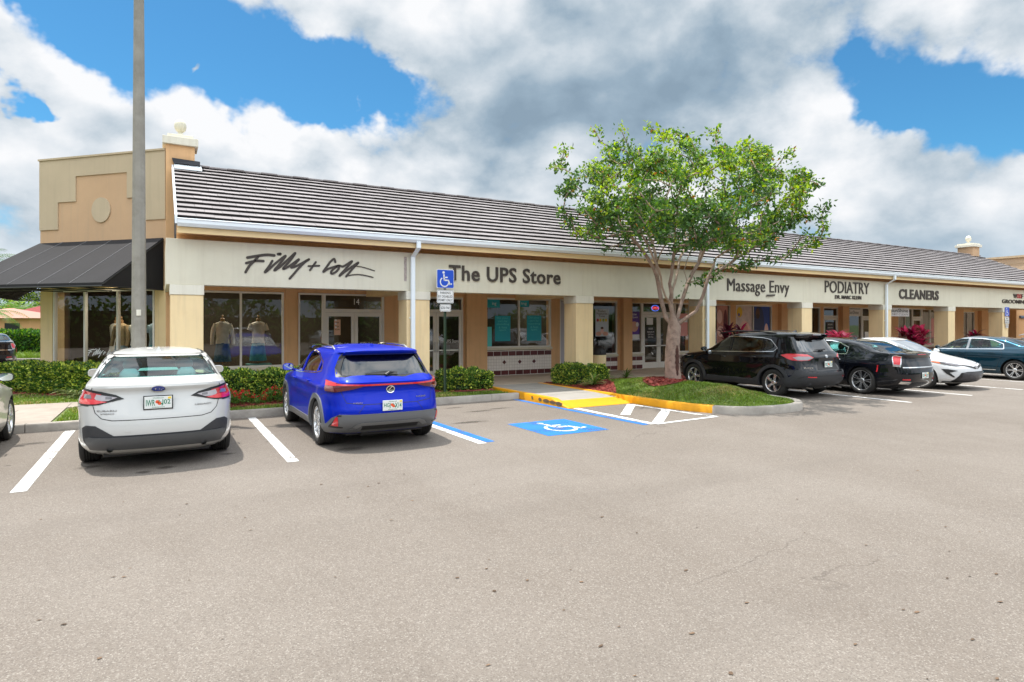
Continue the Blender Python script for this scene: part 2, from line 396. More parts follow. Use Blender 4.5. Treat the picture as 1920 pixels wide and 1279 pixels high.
CONK = pmat('concrete_kerb', (.36, .325, .285), .85, var=.14, vscale=3, bump=.4, bscale=60, dirt=(.17, .15, .13), dscale=2.0, damt=.65)
WALKSH = pmat('portico_floor', (.46, .38, .30), .8, var=.1, vscale=1.5, bump=.15, bscale=80, dirt=(.2, .16, .12), dscale=1.0, damt=.5)
SOIL = pmat('lawn_soil', (.13, .17, .05), .95, var=.3, vscale=8, bump=.5, bscale=50)
MULCH = pmat('red_mulch', (.23, .045, .035), .95, var=.35, vscale=25, bump=1.0, bscale=60, dirt=(.08, .02, .015), dscale=14, damt=.7)
CHIPM = pmat('mulch_chip', (.33, .06, .045), .9, isl=.55)
YEL = pmat('yellow_kerb_paint', (.76, .335, .006), .5, var=.06, vscale=4, bump=.15, bscale=40, dirt=(.50, .22, .01), dscale=2.2, damt=.55)
def paint(name, col, wear):
    m = pmat(name, col, .6, var=.05, vscale=3)
    nt = m.node_tree; N = nt.nodes; L = nt.links; b = N['Principled BSDF']
    n = N.new('ShaderNodeTexNoise'); n.inputs['Scale'].default_value = 70; n.inputs['Detail'].default_value = 4; tc = N.new('ShaderNodeTexCoord'); L.new(tc.outputs['Object'], n.inputs['Vector'])
    n2 = N.new('ShaderNodeTexNoise'); n2.inputs['Scale'].default_value = 2.5; n2.inputs['Detail'].default_value = 5; L.new(tc.outputs['Object'], n2.inputs['Vector'])
    ad = N.new('ShaderNodeMath'); ad.operation = 'ADD'; L.new(n.outputs[0], ad.inputs[0]); L.new(n2.outputs[0], ad.inputs[1])
    mr = N.new('ShaderNodeMapRange'); mr.inputs[1].default_value = wear; mr.inputs[2].default_value = wear + .08; mr.inputs[3].default_value = 1; mr.inputs[4].default_value = 0
    L.new(ad.outputs[0], mr.inputs[0]); L.new(mr.outputs[0], b.inputs['Alpha'])
    return m
PWHITE = paint('road_paint_white', (.72, .72, .70), 1.09)
PBLUE = paint('road_paint_blue', (.010, .155, .52), 1.13)

# ---------------------------------------------------------------- ground, parking lot, kerbs and walks
def struct(o): return tag(o, kind='structure')
GRASSG = pmat('far_ground', (.10, .15, .05), .95, var=.3, vscale=.4)
struct(MB().quad((-1500, -1500, -.02), (1500, -1500, -.02), (1500, 1500, -.02), (-1500, 1500, -.02)).build('ground', GRASSG))
struct(MB().quad((-45, -60, 0), (110, -60, 0), (110, 40, 0), (-45, 40, 0)).build('parking_lot', ASPH))

def offset_path(P, d, closed=False):
    out = []
    n = len(P)
    for i in range(n):
        a = P[i - 1] if (i > 0 or closed) else P[i]; c = P[(i + 1) % n] if (i < n - 1 or closed) else P[i]
        t0 = Vector((P[i][0] - a[0], P[i][1] - a[1])); t1 = Vector((c[0] - P[i][0], c[1] - P[i][1]))
        t0 = t0.normalized() if t0.length else t1.normalized(); t1 = t1.normalized() if t1.length else t0
        nn = Vector((-(t0.y + t1.y), t0.x + t1.x)).normalized(); k = 1 / max(.35, nn.dot(Vector((-t0.y, t0.x))))
        out.append((P[i][0] + nn.x * d * k, P[i][1] + nn.y * d * k))
    return out
def kerb(name, path, mat, h=.15, w=.15, h1=None, r=.022, side=1, z0=-.02):
    "rounded-edge kerb swept along the path; its face is on the path, its body to the left (side=1) or right (-1)"
    prof = [(0, z0), (.006, h - r), (r, h), (w - .004, h), (w, h - .004), (w, z0)]
    rows = []
    n = len(path)
    for d, z in prof: rows.append([(p[0], p[1], z) for p in offset_path(path, d * side)])
    V = []; F = []; m = len(prof)
    for i in range(n):
        hh = 1 if h1 is None else (1 + (h1 / h - 1) * i / (n - 1))
        for j in range(m): x, y, z = rows[j][i]; V.append((x, y, z * hh if z > 0 else z))
    for i in range(n - 1):
        for j in range(m - 1):
            f = (i * m + j, (i + 1) * m + j, (i + 1) * m + j + 1, i * m + j + 1); F.append(f if side < 0 else f[::-1])
    F += [tuple(range(m)), tuple(range((n - 1) * m, n * m))[::-1]]
    me = bpy.data.meshes.new(name); me.from_pydata(V, [], F); bm = bmesh.new(); bm.from_mesh(me); bmesh.ops.recalc_face_normals(bm, faces=bm.faces); bm.to_mesh(me); bm.free()
    shade(me, 40)
    return struct(link_mesh(name, me, None, mat))
def arc(cx, cy, r, a0, a1, n=10):
    return [(cx + r * math.cos(R_(a0 + (a1 - a0) * i / n)), cy + r * math.sin(R_(a0 + (a1 - a0) * i / n))) for i in range(n + 1)]
def seg_line(x0, x1, y, gap=.006, step=3.05):
    "a straight kerb cast in lengths with open joints between"
    x = x0
    while x < x1 - .01:
        xe = min(x + step, x1); yield (x + gap, y), (xe - gap, y); x = xe
KY = 13.2
for a, b in list(seg_line(-14, 7.775, KY, step=3.0)) + list(seg_line(13.0, 46, KY, step=3.1)): kerb('kerb', [a, b], CONK)
# raised slab of the planting strip and walks
def slab(name, poly, z, mat, t=.17):
    mb = MB(); mb.prism([(x, y, z - t) for x, y in poly], (0, 0, t)); o = mb.build(name, mat)
    bm = bmesh.new(); bm.from_mesh(o.data); bmesh.ops.recalc_face_normals(bm, faces=bm.faces); bm.to_mesh(o.data); bm.free()
    return struct(o)
slab('planting_bed', [(-14, KY + .15), (7.62, KY + .15), (7.62, 15.2), (-.0, 15.2), (-.0, 18.0), (-14, 32)], .125, SOIL)
slab('planting_bed', [(13.0, KY + .15), (46, KY + .15), (46, 15.2), (13.0, 15.2)], .125, SOIL)
slab('walkway', [(-3.25, KY + .15), (-1.67, KY + .15), (-1.67, 15.55), (-.3, 15.55), (-.3, 15.23), (.3, 15.23), (.3, 16.5), (-9, 16.5), (-14, 21.5), (-14, 20.2), (-9.6, 15.55), (-3.25, 15.55)], .15, CONC)
pw = slab('portico_floor', [(.3, 15.2), (46, 15.2), (46, 18.2), (.3, 18.2)], .152, WALKSH)
# slots between the slabs of the front walk
mb = MB()
for x in (-2.45,): mb.box(x - .005, x + .005, KY + .16, 15.5, .1505, .1525)
for x in (-1.67, -5.0, -7.2): mb.box(x - .005, x + .005, 15.56, 16.49, .1505, .1525)
struct(mb.build('walkway_joint', pmat('joint_dark', (.12, .1, .09), .9)))

# ramp: landing between two yellow kerbs, falling to the stall at Y 11.15
RX0, RX1 = 7.93, 9.45
GREYC = pmat('ramp_concrete', (.31, .288, .26), .85, var=.08, vscale=3, bump=.2, bscale=70, dirt=(.28, .26, .235), dscale=1.5, damt=.5)
mb = MB()
prof = [(15.2, .150), (13.9, .148), (12.6, .135), (11.70, .105)]
for (ya, za), (yb, zb) in zip(prof, prof[1:]): mb.quad((RX0, yb, zb), (RX1 + .2, yb, zb), (RX1 + .2, ya, za), (RX0, ya, za))
struct(mb.build('walkway', GREYC))
mb = MB().quad((RX0, 11.13, .006), (RX1 + .3, 11.13, .006), (RX1 + .2, 11.70, .105), (RX0, 11.70, .105))
struct(mb.build('kerb_ramp', YEL))
mb = MB()
mb.box(RX0, RX1 + .1, 13.92, 13.93, .1485, .1495).box(RX0, RX1 + .1, 12.6, 12.61, .1357, .1367)
struct(mb.build('walkway_joint', MATS['joint_dark']))
kerb('kerb', [(7.78, 12.95), (7.78, 12.0), (7.78, 11.75)], YEL, h=.165, w=.16, side=1)
kerb('kerb', [(7.78, 11.75), (7.78, 11.45), (7.78, 11.12)], YEL, h=.165, w=.16, h1=.012, side=1)
kerb('kerb', [(7.78, 15.15), (7.78, 14.0), (7.78, 12.951)], YEL, h=.165, w=.15, side=1)
# worn patches on the yellow kerb face: bare, dark concrete
mb = MB(); rnd = random.Random(4)
for y0, w_ in ((12.6, .09), (12.25, .16), (11.98, .30), (11.72, .26), (11.47, .34)):
    n = 9; pts = []
    for k in range(n):
        a = -2 * math.pi * k / n; pts.append((7.7795, y0 + w_ / 2 * math.cos(a) * rnd.uniform(.75, 1.1), .095 + .045 * math.sin(a) * rnd.uniform(.75, 1.1) - (12.6 - y0) * .02))
    mb.poly(pts)
o = mb.build('worn_patch', pmat('bare_concrete_patch', (.17, .105, .05), .9, var=.4, vscale=30)); struct(o); o.location.x = -.003
mb2 = MB()
# island outline (kerb face), clockwise seen from above starting at the walk
ISL = [(9.55, 15.2), (9.58, 13.6), (9.62, 12.3), (9.63, 11.2), (9.70, 10.2), (9.83, 9.5), (10.0, 9.05)]
NOSE = [(10.0, 9.05), (10.2, 8.75), (10.5, 8.53), (10.9, 8.4), (11.35, 8.33), (11.8, 8.36), (12.2, 8.5), (12.55, 8.8), (12.78, 9.25), (12.88, 9.9), (12.92, 10.9), (12.95, 12.2), (12.98, 13.2)]
kerb('kerb', ISL, YEL, h=.155, w=.17, side=1)
NOSE2 = []
for i in range(len(NOSE) - 1):
    for k in range(3):
        t = k / 3; p0 = NOSE[max(i - 1, 0)]; p1 = NOSE[i]; p2 = NOSE[i + 1]; p3 = NOSE[min(i + 2, len(NOSE) - 1)]
        NOSE2.append(tuple(.5 * ((2 * p1[j]) + (-p0[j] + p2[j]) * t + (2 * p0[j] - 5 * p1[j] + 4 * p2[j] - p3[j]) * t * t + (-p0[j] + 3 * p1[j] - 3 * p2[j] + p3[j]) * t ** 3) for j in (0, 1)))
NOSE2.append(NOSE[-1])
kerb('kerb', NOSE2, CONK, h=.155, w=.17, side=1)
ISLAND = offset_path(ISL + NOSE2[1:], .16) + [(13.0, 15.2)]
def inside(p, poly):
    c = False; n = len(poly); x, y = p
    for i in range(n):
        x1, y1 = poly[i]; x2, y2 = poly[(i + 1) % n]
        if (y1 > y) != (y2 > y) and x < (x2 - x1) * (y - y1) / (y2 - y1) + x1: c = not c
    return c
def seg_dist(p, poly):
    d = 9
    n = len(poly)
    for i in range(n):
        a = Vector(poly[i]); b = Vector(poly[(i + 1) % n]); q = Vector(p); ab = b - a
        t = max(0, min(1, (q - a).dot(ab) / max(ab.length_squared, 1e-9))); d = min(d, (a + ab * t - q).length)
    return d
TREEP = (11.6, 11.8)
def mound(x, y):
    d = min(1, seg_dist((x, y), ISLAND) / 1.45); s = d * d * (3 - 2 * d)
    fade = max(0, min(1, (15.0 - y) / 2.6))
    return .125 + .30 * s * fade
# ground of the island, domed
def patch(name, poly, hf, mat, step=.22):
    xs = [p[0] for p in poly]; ys = [p[1] for p in poly]
    pts = [Vector(p) for p in poly]; nb = len(pts)
    x = min(xs) + step / 2
    while x < max(xs):
        y = min(ys) + step / 2
        while y < max(ys):
            if inside((x, y), poly) and seg_dist((x, y), poly) > step * .4: pts.append(Vector((x, y)))
            y += step
        x += step
    r = geometry.delaunay_2d_cdt(pts, [], [list(range(nb))], 1, 1e-5)
    V = [(v.x, v.y, hf(v.x, v.y)) for v in r[0]]
    return from_data(name, V, [tuple(f) for f in r[2]], mat, smooth=True)
struct(patch('island_soil', ISLAND, mound, SOIL))
def blobpoly(cx, cy, rx, ry, seed, n=26, amp=.14):
    r = random.Random(seed); ph = [r.uniform(0, 6.28) for _ in range(4)]
    out = []
    for k in range(n):
        a = 2 * math.pi * k / n; q = 1 + amp * (math.sin(2 * a + ph[0]) * .5 + math.sin(3 * a + ph[1]) * .4 + math.sin(5 * a + ph[2]) * .3)
        out.append((cx + rx * q * math.cos(a), cy + ry * q * math.sin(a)))
    return out
MUL1 = blobpoly(TREEP[0] + .1, TREEP[1] - .1, 1.0, .85, 3)
MUL2 = [(9.74, 15.18), (9.76, 13.5), (9.79, 11.9), (10.15, 12.35), (10.6, 13.0), (10.95, 13.7), (11.6, 14.2), (12.6, 14.4), (12.95, 14.5), (12.95, 15.18)]
MUL3 = [(5.6, 15.15), (5.75, 14.35), (6.2, 14.18), (6.9, 14.05), (7.45, 13.9), (7.6, 14.3), (7.6, 15.15)]
MUL4 = [(.9, 15.15), (.9, 13.95), (2.5, 13.8), (4.5, 13.85), (5.2, 14.0), (5.2, 15.15)]
def lawnz(x, y): return .13
struct(patch('mulch_bed', MUL1, lambda x, y: mound(x, y) + .03, MULCH, .15))
struct(patch('mulch_bed', MUL2, lambda x, y: mound(x, y) + .03, MULCH, .2))
struct(patch('mulch_bed', MUL3, lambda x, y: .16, MULCH, .2))
struct(patch('mulch_bed', MUL4, lambda x, y: .15, MULCH, .3))
_h = [(-4.2, 20.75), (-4.4, 20.5), (-.15, 16.55), (.25, 16.55), (.25, 17.6)]
MUL5 = [(-5.0, 21.3), (-3.9, 19.95), (-.55, 16.62), (.25, 16.6), (.25, 17.7), (-.2, 18.1), (-3.2, 21.2)]
struct(patch('mulch_bed', MUL5, lambda x, y: .15, MULCH, .3))
MUL6 = [(13.1, 15.15), (13.1, 14.0), (45.9, 14.0), (45.9, 15.15)]
struct(patch('mulch_bed', MUL6, lambda x, y: .15, MULCH, .6))
# mulch chips
def chips(polys, hf, dens, seed):
    r = random.Random(seed); V = []; F = []
    for poly in polys:
        xs = [p[0] for p in poly]; ys = [p[1] for p in poly]; n = int((max(xs) - min(xs)) * (max(ys) - min(ys)) * dens)
        for _ in range(n):
            x = r.uniform(min(xs), max(xs)); y = r.uniform(min(ys), max(ys))
            if not inside((x, y), poly): continue
            a = r.uniform(0, 3.14); l = r.uniform(.012, .032); w = r.uniform(.004, .009); z = hf(x, y) + r.uniform(.0, .018); t = r.uniform(-.3, .3) * l
            dx, dy = math.cos(a) * l, math.sin(a) * l; ex, ey = -math.sin(a) * w, math.cos(a) * w; b = len(V)
            V += [(x - dx - ex, y - dy - ey, z - t), (x + dx - ex, y + dy - ey, z + t), (x + dx + ex, y + dy + ey, z + t + .004), (x - dx + ex, y - dy + ey, z - t + .006)]
            F.append((b, b + 1, b + 2, b + 3))
    return V, F
V1, F1 = chips([MUL1, MUL2], lambda x, y: mound(x, y) + .035, 900, 1)
V2, F2 = chips([MUL3, MUL4, MUL5], lambda x, y: .163, 420, 2)
b_ = len(V1); V1 += V2; F1 += [tuple(i + b_ for i in f) for f in F2]
tag(from_data('mulch_chips', V1, F1, CHIPM), kind='stuff')

# ---------------------------------------------------------------- grass
def blades(name, regions, seed, mats, scale=1.0):
    r = np.random.default_rng(seed); P = []
    for poly, hf, dens, hh in regions:
        xs = [p[0] for p in poly]; ys = [p[1] for p in poly]; n = int((max(xs) - min(xs)) * (max(ys) - min(ys)) * dens)
        for _ in range(n):
            x = r.uniform(min(xs), max(xs)); y = r.uniform(min(ys), max(ys))
            if inside((x, y), poly): P.append((x, y, hf(x, y) - .005, hh))
    P = np.array(P); n = len(P)
    a = r.uniform(0, 6.28, n); h = P[:, 3] * r.uniform(.5, 1.15, n) * scale; w = r.uniform(.003, .0065, n) * scale
    # clumpy height and lean
    cl = .75 + .35 * np.sin(P[:, 0] * 5.1 + np.sin(P[:, 1] * 3.7) * 2) * np.sin(P[:, 1] * 6.3 + 1)
    h *= cl; lean = r.normal(0, .45, (n, 2)) * h[:, None]
    V = np.zeros((n, 5, 3)); dx = np.cos(a) * w; dy = np.sin(a) * w
    V[:, 0] = np.c_[P[:, 0] - dx, P[:, 1] - dy, P[:, 2]]; V[:, 1] = np.c_[P[:, 0] + dx, P[:, 1] + dy, P[:, 2]]
    V[:, 2] = np.c_[P[:, 0] + lean[:, 0] * .4 + dx * .8, P[:, 1] + lean[:, 1] * .4 + dy * .8, P[:, 2] + h * .6]
    V[:, 3] = np.c_[P[:, 0] + lean[:, 0] * .4 - dx * .8, P[:, 1] + lean[:, 1] * .4 - dy * .8, P[:, 2] + h * .6]
    V[:, 4] = np.c_[P[:, 0] + lean[:, 0], P[:, 1] + lean[:, 1], P[:, 2] + h]
    me = bpy.data.meshes.new(name); b = (np.arange(n) * 5)[:, None]
    quads = (b + np.array([0, 1, 2, 3])).tolist(); tris = (b + np.array([3, 2, 4])).tolist()
    me.from_pydata(V.reshape(-1, 3).tolist(), [], [tuple(q) for q in quads] + [tuple(t) for t in tris])
    dry = (np.sin(P[:, 0] * 2.3 + 1) * np.sin(P[:, 1] * 2.9 + P[:, 0]) + r.normal(0, .5, n)) > .75
    mi = np.where(dry, 1, 0); me.polygons.foreach_set('material_index', np.r_[mi, mi].astype(np.int32)); me.update()
    return tag(link_mesh(name, me, None, mats), kind='stuff')
def leafmat(name, col, isl=.3, trl=.35, rough=.5, var=.15, vs=1.2):
    m = pmat(name, col, rough, isl=isl, var=var, vscale=vs); nt = m.node_tree; N = nt.nodes; L = nt.links; b = N['Principled BSDF']
    src = b.inputs['Base Color'].links[0].from_socket
    t = N.new('ShaderNodeBsdfTranslucent'); hs = N.new('ShaderNodeHueSaturation'); hs.inputs['Value'].default_value = 1.5; hs.inputs['Saturation'].default_value = 1.1; hs.inputs['Hue'].default_value = .49
    L.new(src, hs.inputs['Color']); L.new(hs.outputs[0], t.inputs[0])
    mx = N.new('ShaderNodeMixShader'); mx.inputs[0].default_value = trl; L.new(b.outputs[0], mx.inputs[1]); L.new(t.outputs[0], mx.inputs[2])
    L.new(mx.outputs[0], N['Material Output'].inputs[0]); return m
GRA = leafmat('grass_green', (.15, .235, .028), .4, .3)
GRB = leafmat('grass_dry', (.36, .31, .10), .3, .25)
ISLG = offset_path(ISL + NOSE2[1:], .19) + [(12.9, 14.4), (12.3, 14.3), (11.6, 14.2), (10.95, 13.7), (10.6, 13.0), (10.15, 12.35), (9.84, 11.95)]
LAWN1 = [(-1.6, KY + .17), (7.6, KY + .17), (7.6, 13.95), (6.9, 14.1), (5.7, 14.3), (5.2, 14.0), (4.5, 13.85), (2.5, 13.8), (.9, 13.95), (-.1, 15.5), (-1.6, 15.5)]
LAWN2 = [(-8.5, 16.52), (-.5, 16.52), (-3.9, 19.9), (-8, 24)]
def isl_h(x, y): return mound(x, y)
def inmul(x, y): return inside((x, y), MUL1)
ISLAND_GRASS = [(ISLG, lambda x, y: mound(x, y) - (.2 if inmul(x, y) and seg_dist((x, y), MUL1) > .08 else 0), 3400, .055)]
blades('grass', ISLAND_GRASS, 1, [GRA, GRB], 1.25)
blades('grass', [(LAWN1, lawnz, 1500, .05), (LAWN2, lawnz, 700, .06)], 2, [GRA, GRB], 1.5)

# ---------------------------------------------------------------- painted markings
def mark(name, mat, z, *polys):
    mb = MB()
    for p in polys: mb.poly([(x, y, z) for x, y in p])
    o = mb.build(name, mat)
    bm = bmesh.new(); bm.from_mesh(o.data)
    for f in bm.faces:
        if f.normal.z < 0: f.normal_flip()
    bm.to_mesh(o.data); bm.free()
    return struct(o)
def strip(a, b, w):
    d = Vector((b[0] - a[0], b[1] - a[1])).normalized(); n = Vector((-d.y, d.x)) * w / 2
    return [(a[0] + n.x, a[1] + n.y), (a[0] - n.x, a[1] - n.y), (b[0] - n.x, b[1] - n.y), (b[0] + n.x, b[1] + n.y)]
mark('parking_line', PWHITE, .004, strip((-1.36, 13.15), (-1.36, 8.6), .15))
mark('parking_line', PWHITE, .004, strip((1.58, 13.15), (1.56, 8.66), .15))
mark('parking_line', PWHITE, .004, strip((4.27, 13.15), (4.36, 8.52), .14))
mark('parking_line', PBLUE, .004, strip((4.43, 13.15), (4.53, 8.58), .145))
mark('parking_line', PBLUE, .004, strip((7.62, 13.15), (7.80, 8.62), .14))
mark('parking_line', PWHITE, .004, strip((7.98, 11.10), (7.98, 8.62), .15))
mark('hatch_line', PWHITE, .004, strip((9.48, 11.0), (9.62, 9.1), .11))
mark('hatch_line', PWHITE, .0078, strip((8.0, 8.58), (9.72, 8.68), .10))
mark('hatch_line', PWHITE, .0078, strip((8.25, 9.75), (9.50, 11.0), .20))
mark('hatch_line', PWHITE, .0078, strip((8.10, 8.66), (9.55, 9.92), .20))
mark('hatch_line', PWHITE, .0078, strip((9.62, 9.1), (9.72, 8.68), .10))
for x in (15.5, 18.4, 21.3, 24.2, 27.1, 30.0, 32.9, 35.8): mark('parking_line', PWHITE, .004, strip((x, 13.15), (x, 7.95), .11))
for x in (-4.25, -7.15): mark('parking_line', PWHITE, .004, strip((x, 13.15), (x, 8.6), .13))
mark('wheelchair_panel', PBLUE, .004, [(5.6, 8.55), (6.87, 8.55), (6.87, 9.95), (5.6, 9.95)])
def wheelchair(s=1.0):
    "access symbol as thick strokes in a unit square, list of polygons"
    out = []
    def st(pts, w):
        for a, b in zip(pts, pts[1:]): out.append(strip(a, b, w))
    out.append([(.40 + .075 * math.cos(t * math.pi / 7), .885 + .075 * math.sin(t * math.pi / 7)) for t in range(14)])
    st([(.42, .78), (.44, .42)], .085); st([(.43, .60), (.66, .60)], .07); st([(.42, .43), (.70, .43)], .085)
    st([(.70, .455), (.82, .15)], .08); st([(.80, .185), (.94, .23)], .07)
    st([(.46 + .27 * math.cos(R_(a)), .33 + .27 * math.sin(R_(a))) for a in list(range(125, 361, 12))], .07)
    return out
WC = [[(5.62 + .15 + p[0] * .95, 8.72 + p[1] * 1.1) for p in poly] for poly in wheelchair()]
cx = 6.235; cy = 9.25
mark('wheelchair_symbol', PWHITE, .0078, *[[(cx + (q[1] - 9.25) * -1 * -1, cy - (q[0] - 6.235)) for q in poly] for poly in WC][:0] or WC)
# oil drips and grime in the stalls
OIL = pmat('oil_stain', (.055, .046, .040), .6)
nt = OIL.node_tree; N = nt.nodes; L = nt.links; b = N['Principled BSDF']; tc = N.new('ShaderNodeTexCoord'); n1 = N.new('ShaderNodeTexNoise'); n1.inputs['Scale'].default_value = 9; n1.inputs['Detail'].default_value = 8; n1.inputs['Roughness'].default_value = .75; L.new(tc.outputs['Object'], n1.inputs['Vector'])
ua = N.new('ShaderNodeAttribute'); ua.attribute_name = 'fade'; mr = N.new('ShaderNodeMapRange'); mr.inputs[1].default_value = .55; mr.inputs[2].default_value = 1.05; mr.inputs[3].default_value = 0; mr.inputs[4].default_value = .50
ad = N.new('ShaderNodeMath'); ad.operation = 'ADD'; L.new(n1.outputs[0], ad.inputs[0]); L.new(ua.outputs['Fac'], ad.inputs[1]); L.new(ad.outputs[0], mr.inputs[0]); L.new(mr.outputs[0], b.inputs['Alpha'])
for px, py, rx, ry in ((310, 877, .16, .12), (268, 886, .14, .10), (428, 851, .16, .10), (656, 842, .34, .22), (168, 876, .2, .15), (620, 832, .3, .12), (900, 771, .5, .12), (935, 766, .45, .10), (880, 792, .5, .16), (850, 765, .3, .10), (560, 800, .25, .2), (60, 832, .3, .15)):
    x, y = W(px, py); V = [(x, y, .002)] + [(x + rx * math.cos(k * .3927), y + ry * math.sin(k * .3927), .002) for k in range(16)]
    o = from_data('oil_stain', V, [(0, 1 + k, 1 + (k + 1) % 16) for k in range(16)], OIL); at = o.data.attributes.new('fade', 'FLOAT', 'POINT'); at.data.foreach_set('value', [.75] + [-.05] * 16); struct(o)
# leaf litter on the asphalt
mb = MB(); rnd = random.Random(12)
for _ in range(90):
    px = rnd.uniform(20, 1900); py = 780 + 495 * rnd.random() ** 1.3; x, y = W(px, py); s = rnd.uniform(.008, .022); a = rnd.uniform(0, 6.28)
    if y > 8.3: continue
    pts = [(x + s * q * math.cos(a + t), y + s * .6 * q * math.sin(a + t), .004 + .004 * rnd.random()) for t, q in ((0, 1.3), (1.2, .8), (2.4, .9), (3.3, 1.2), (4.5, .8), (5.5, .7))]
    mb.poly(pts)
tag(mb.build('leaf_litter', pmat('dead_leaf', (.12, .075, .045), .9, isl=.5)), kind='stuff')
# ---------------------------------------------------------------- building materials
BAND = pmat('band_stucco', (.67, .63, .50), .85, var=.04, vscale=.8, bump=.4, bscale=60, dirt=(.50, .45, .34), dscale=.6, damt=.35)
CAPM = pmat('cap_stucco', (.72, .68, .57), .8, var=.03, vscale=1, bump=.2, bscale=80)
COLM = pmat('column_stucco', (.82, .63, .36), .85, var=.045, vscale=1.3, bump=.3, bscale=75, dirt=(.68, .45, .22), dscale=1.1, damt=.35)
PEACH = pmat('peach_stucco', (.72, .435, .22), .88, var=.05, vscale=1.5, bump=.45, bscale=55, dirt=(.46, .29, .17), dscale=.9, damt=.35)
TAN = pmat('tan_stucco', (.52, .415, .28), .88, var=.05, vscale=1.2, bump=.5, bscale=45, dirt=(.46, .36, .24), dscale=.8, damt=.35)
PEACHL = pmat('peach_stucco_light', (.56, .365, .215), .88, var=.05, vscale=1.2, bump=.5, bscale=45, dirt=(.50, .32, .19), dscale=.8, damt=.35)
FASC = pmat('yellow_fascia', (.84, .63, .34), .7, var=.04, vscale=.7)
GUT = pmat('white_gutter', (.80, .85, .88), .35, var=.03, vscale=.5)
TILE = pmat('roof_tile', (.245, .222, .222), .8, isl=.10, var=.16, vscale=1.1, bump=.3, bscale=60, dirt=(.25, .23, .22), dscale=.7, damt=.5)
TILED = pmat('roof_tile_edge', (.022, .018, .018), .9)  # shadow lines under the tile butts, painted as a near-black edge colour
SEAL = pmat('roof_sealant', (.02, .022, .028), .6)
ALU = pmat('window_frame_white', (.74, .72, .66), .45, var=.04, vscale=2)
WTILE = None
def tile_mat(name, c1, mortar, sx, sz):
    m = bpy.data.materials.new(name); m.use_nodes = True; nt = m.node_tree; N = nt.nodes; L = nt.links; b = N['Principled BSDF']
    tc = N.new('ShaderNodeTexCoord'); mp = N.new('ShaderNodeMapping'); mp.inputs['Rotation'].default_value = (R_(90), 0, 0); L.new(tc.outputs['Object'], mp.inputs[0])
    sp = N.new('ShaderNodeSeparateXYZ'); L.new(tc.outputs['Object'], sp.inputs[0]); cb = N.new('ShaderNodeCombineXYZ'); L.new(sp.outputs[0], cb.inputs[0]); L.new(sp.outputs[2], cb.inputs[1])
    br = N.new('ShaderNodeTexBrick'); br.offset = 0; L.new(cb.outputs[0], br.inputs['Vector']); br.inputs['Scale'].default_value = 1
    br.inputs['Brick Width'].default_value = sx; br.inputs['Row Height'].default_value = sz; br.inputs['Mortar Size'].default_value = .004
    br.inputs['Color1'].default_value = (*c1, 1); br.inputs['Color2'].default_value = tuple(c * .94 for c in c1) + (1,); br.inputs['Mortar'].default_value = (*mortar, 1)
    L.new(br.outputs[0], b.inputs['Base Color']); b.inputs['Roughness'].default_value = .3; return m
WTILE = tile_mat('white_tile', (.84, .79, .73), (.5, .44, .4), .1, .1)
MTILE = pmat('maroon_tile', (.10, .022, .022), .3, isl=.2)
GLASS = glass_mat('shop_glass', (.86, .90, .88), .85, boost=.95)
BLK = pmat('black_awning', (.012, .011, .013), .85, var=.25, vscale=.8, bump=.25, bscale=220)
BLKM = pmat('black_metal', (.02, .02, .02), .5)
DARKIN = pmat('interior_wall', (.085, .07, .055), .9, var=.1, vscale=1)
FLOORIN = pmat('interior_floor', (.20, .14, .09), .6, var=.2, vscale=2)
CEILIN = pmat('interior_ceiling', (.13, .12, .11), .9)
STEEL = pmat('steel', (.6, .6, .58), .3, metal=1)
for m_, a_ in ((BAND, .17), (CAPM, .30), (COLM, .28), (PEACH, .28), (TAN, .32), (PEACHL, .28)): streaks(m_, a_, (.36, .29, .20) if m_ is not PEACH else (.30, .18, .10))
for m_ in (CONK, CONC): streaks(m_, .3, (.16, .14, .12), 3.0, 3.0)
LETT = pmat('sign_brown', (.050, .038, .030), .5)

YF, YW = 14.4, 18.0                       # front of the columns, plane of the shop windows
ZB0, ZB1 = 2.68, 3.63                     # sign band
X0, XE = .10, 46.0
bld = empty('shopping_plaza', (20, 18, 0), 0, 'long beige single storey shopping plaza with striped grey tile roof and yellow columns', 'building')
def bp(mb, name, mat, smooth=False, bevel=0, parent=None, sharp=35):
    o = mb.build(name, mat, None, smooth, sharp, bevel); p = parent or bld; o.parent = p
    o.matrix_parent_inverse = Matrix.Translation(Vector((-20, -18, 0))) if p is bld else Matrix.Identity(4)
    return o
# sign band, jointed in lengths
mb = MB(); js = [X0, 10.61, 20.88, 30.16, 35.0, XE]
for a, b in zip(js, js[1:]): mb.box(a + (.006 if a > X0 else 0), b, YF + .02, YF + .34, ZB0, ZB1)
for a in js[1:-1]: mb.box(a - .01, a + .016, YF + .026, YF + .3, ZB0 + .003, ZB1 - .003)
bp(mb, 'sign_band', BAND, bevel=.008)
bp(MB().box(X0 + .004, X0 + .3, YF + .34, YW - .02, ZB0 - .0, ZB1), 'sign_band', BAND)
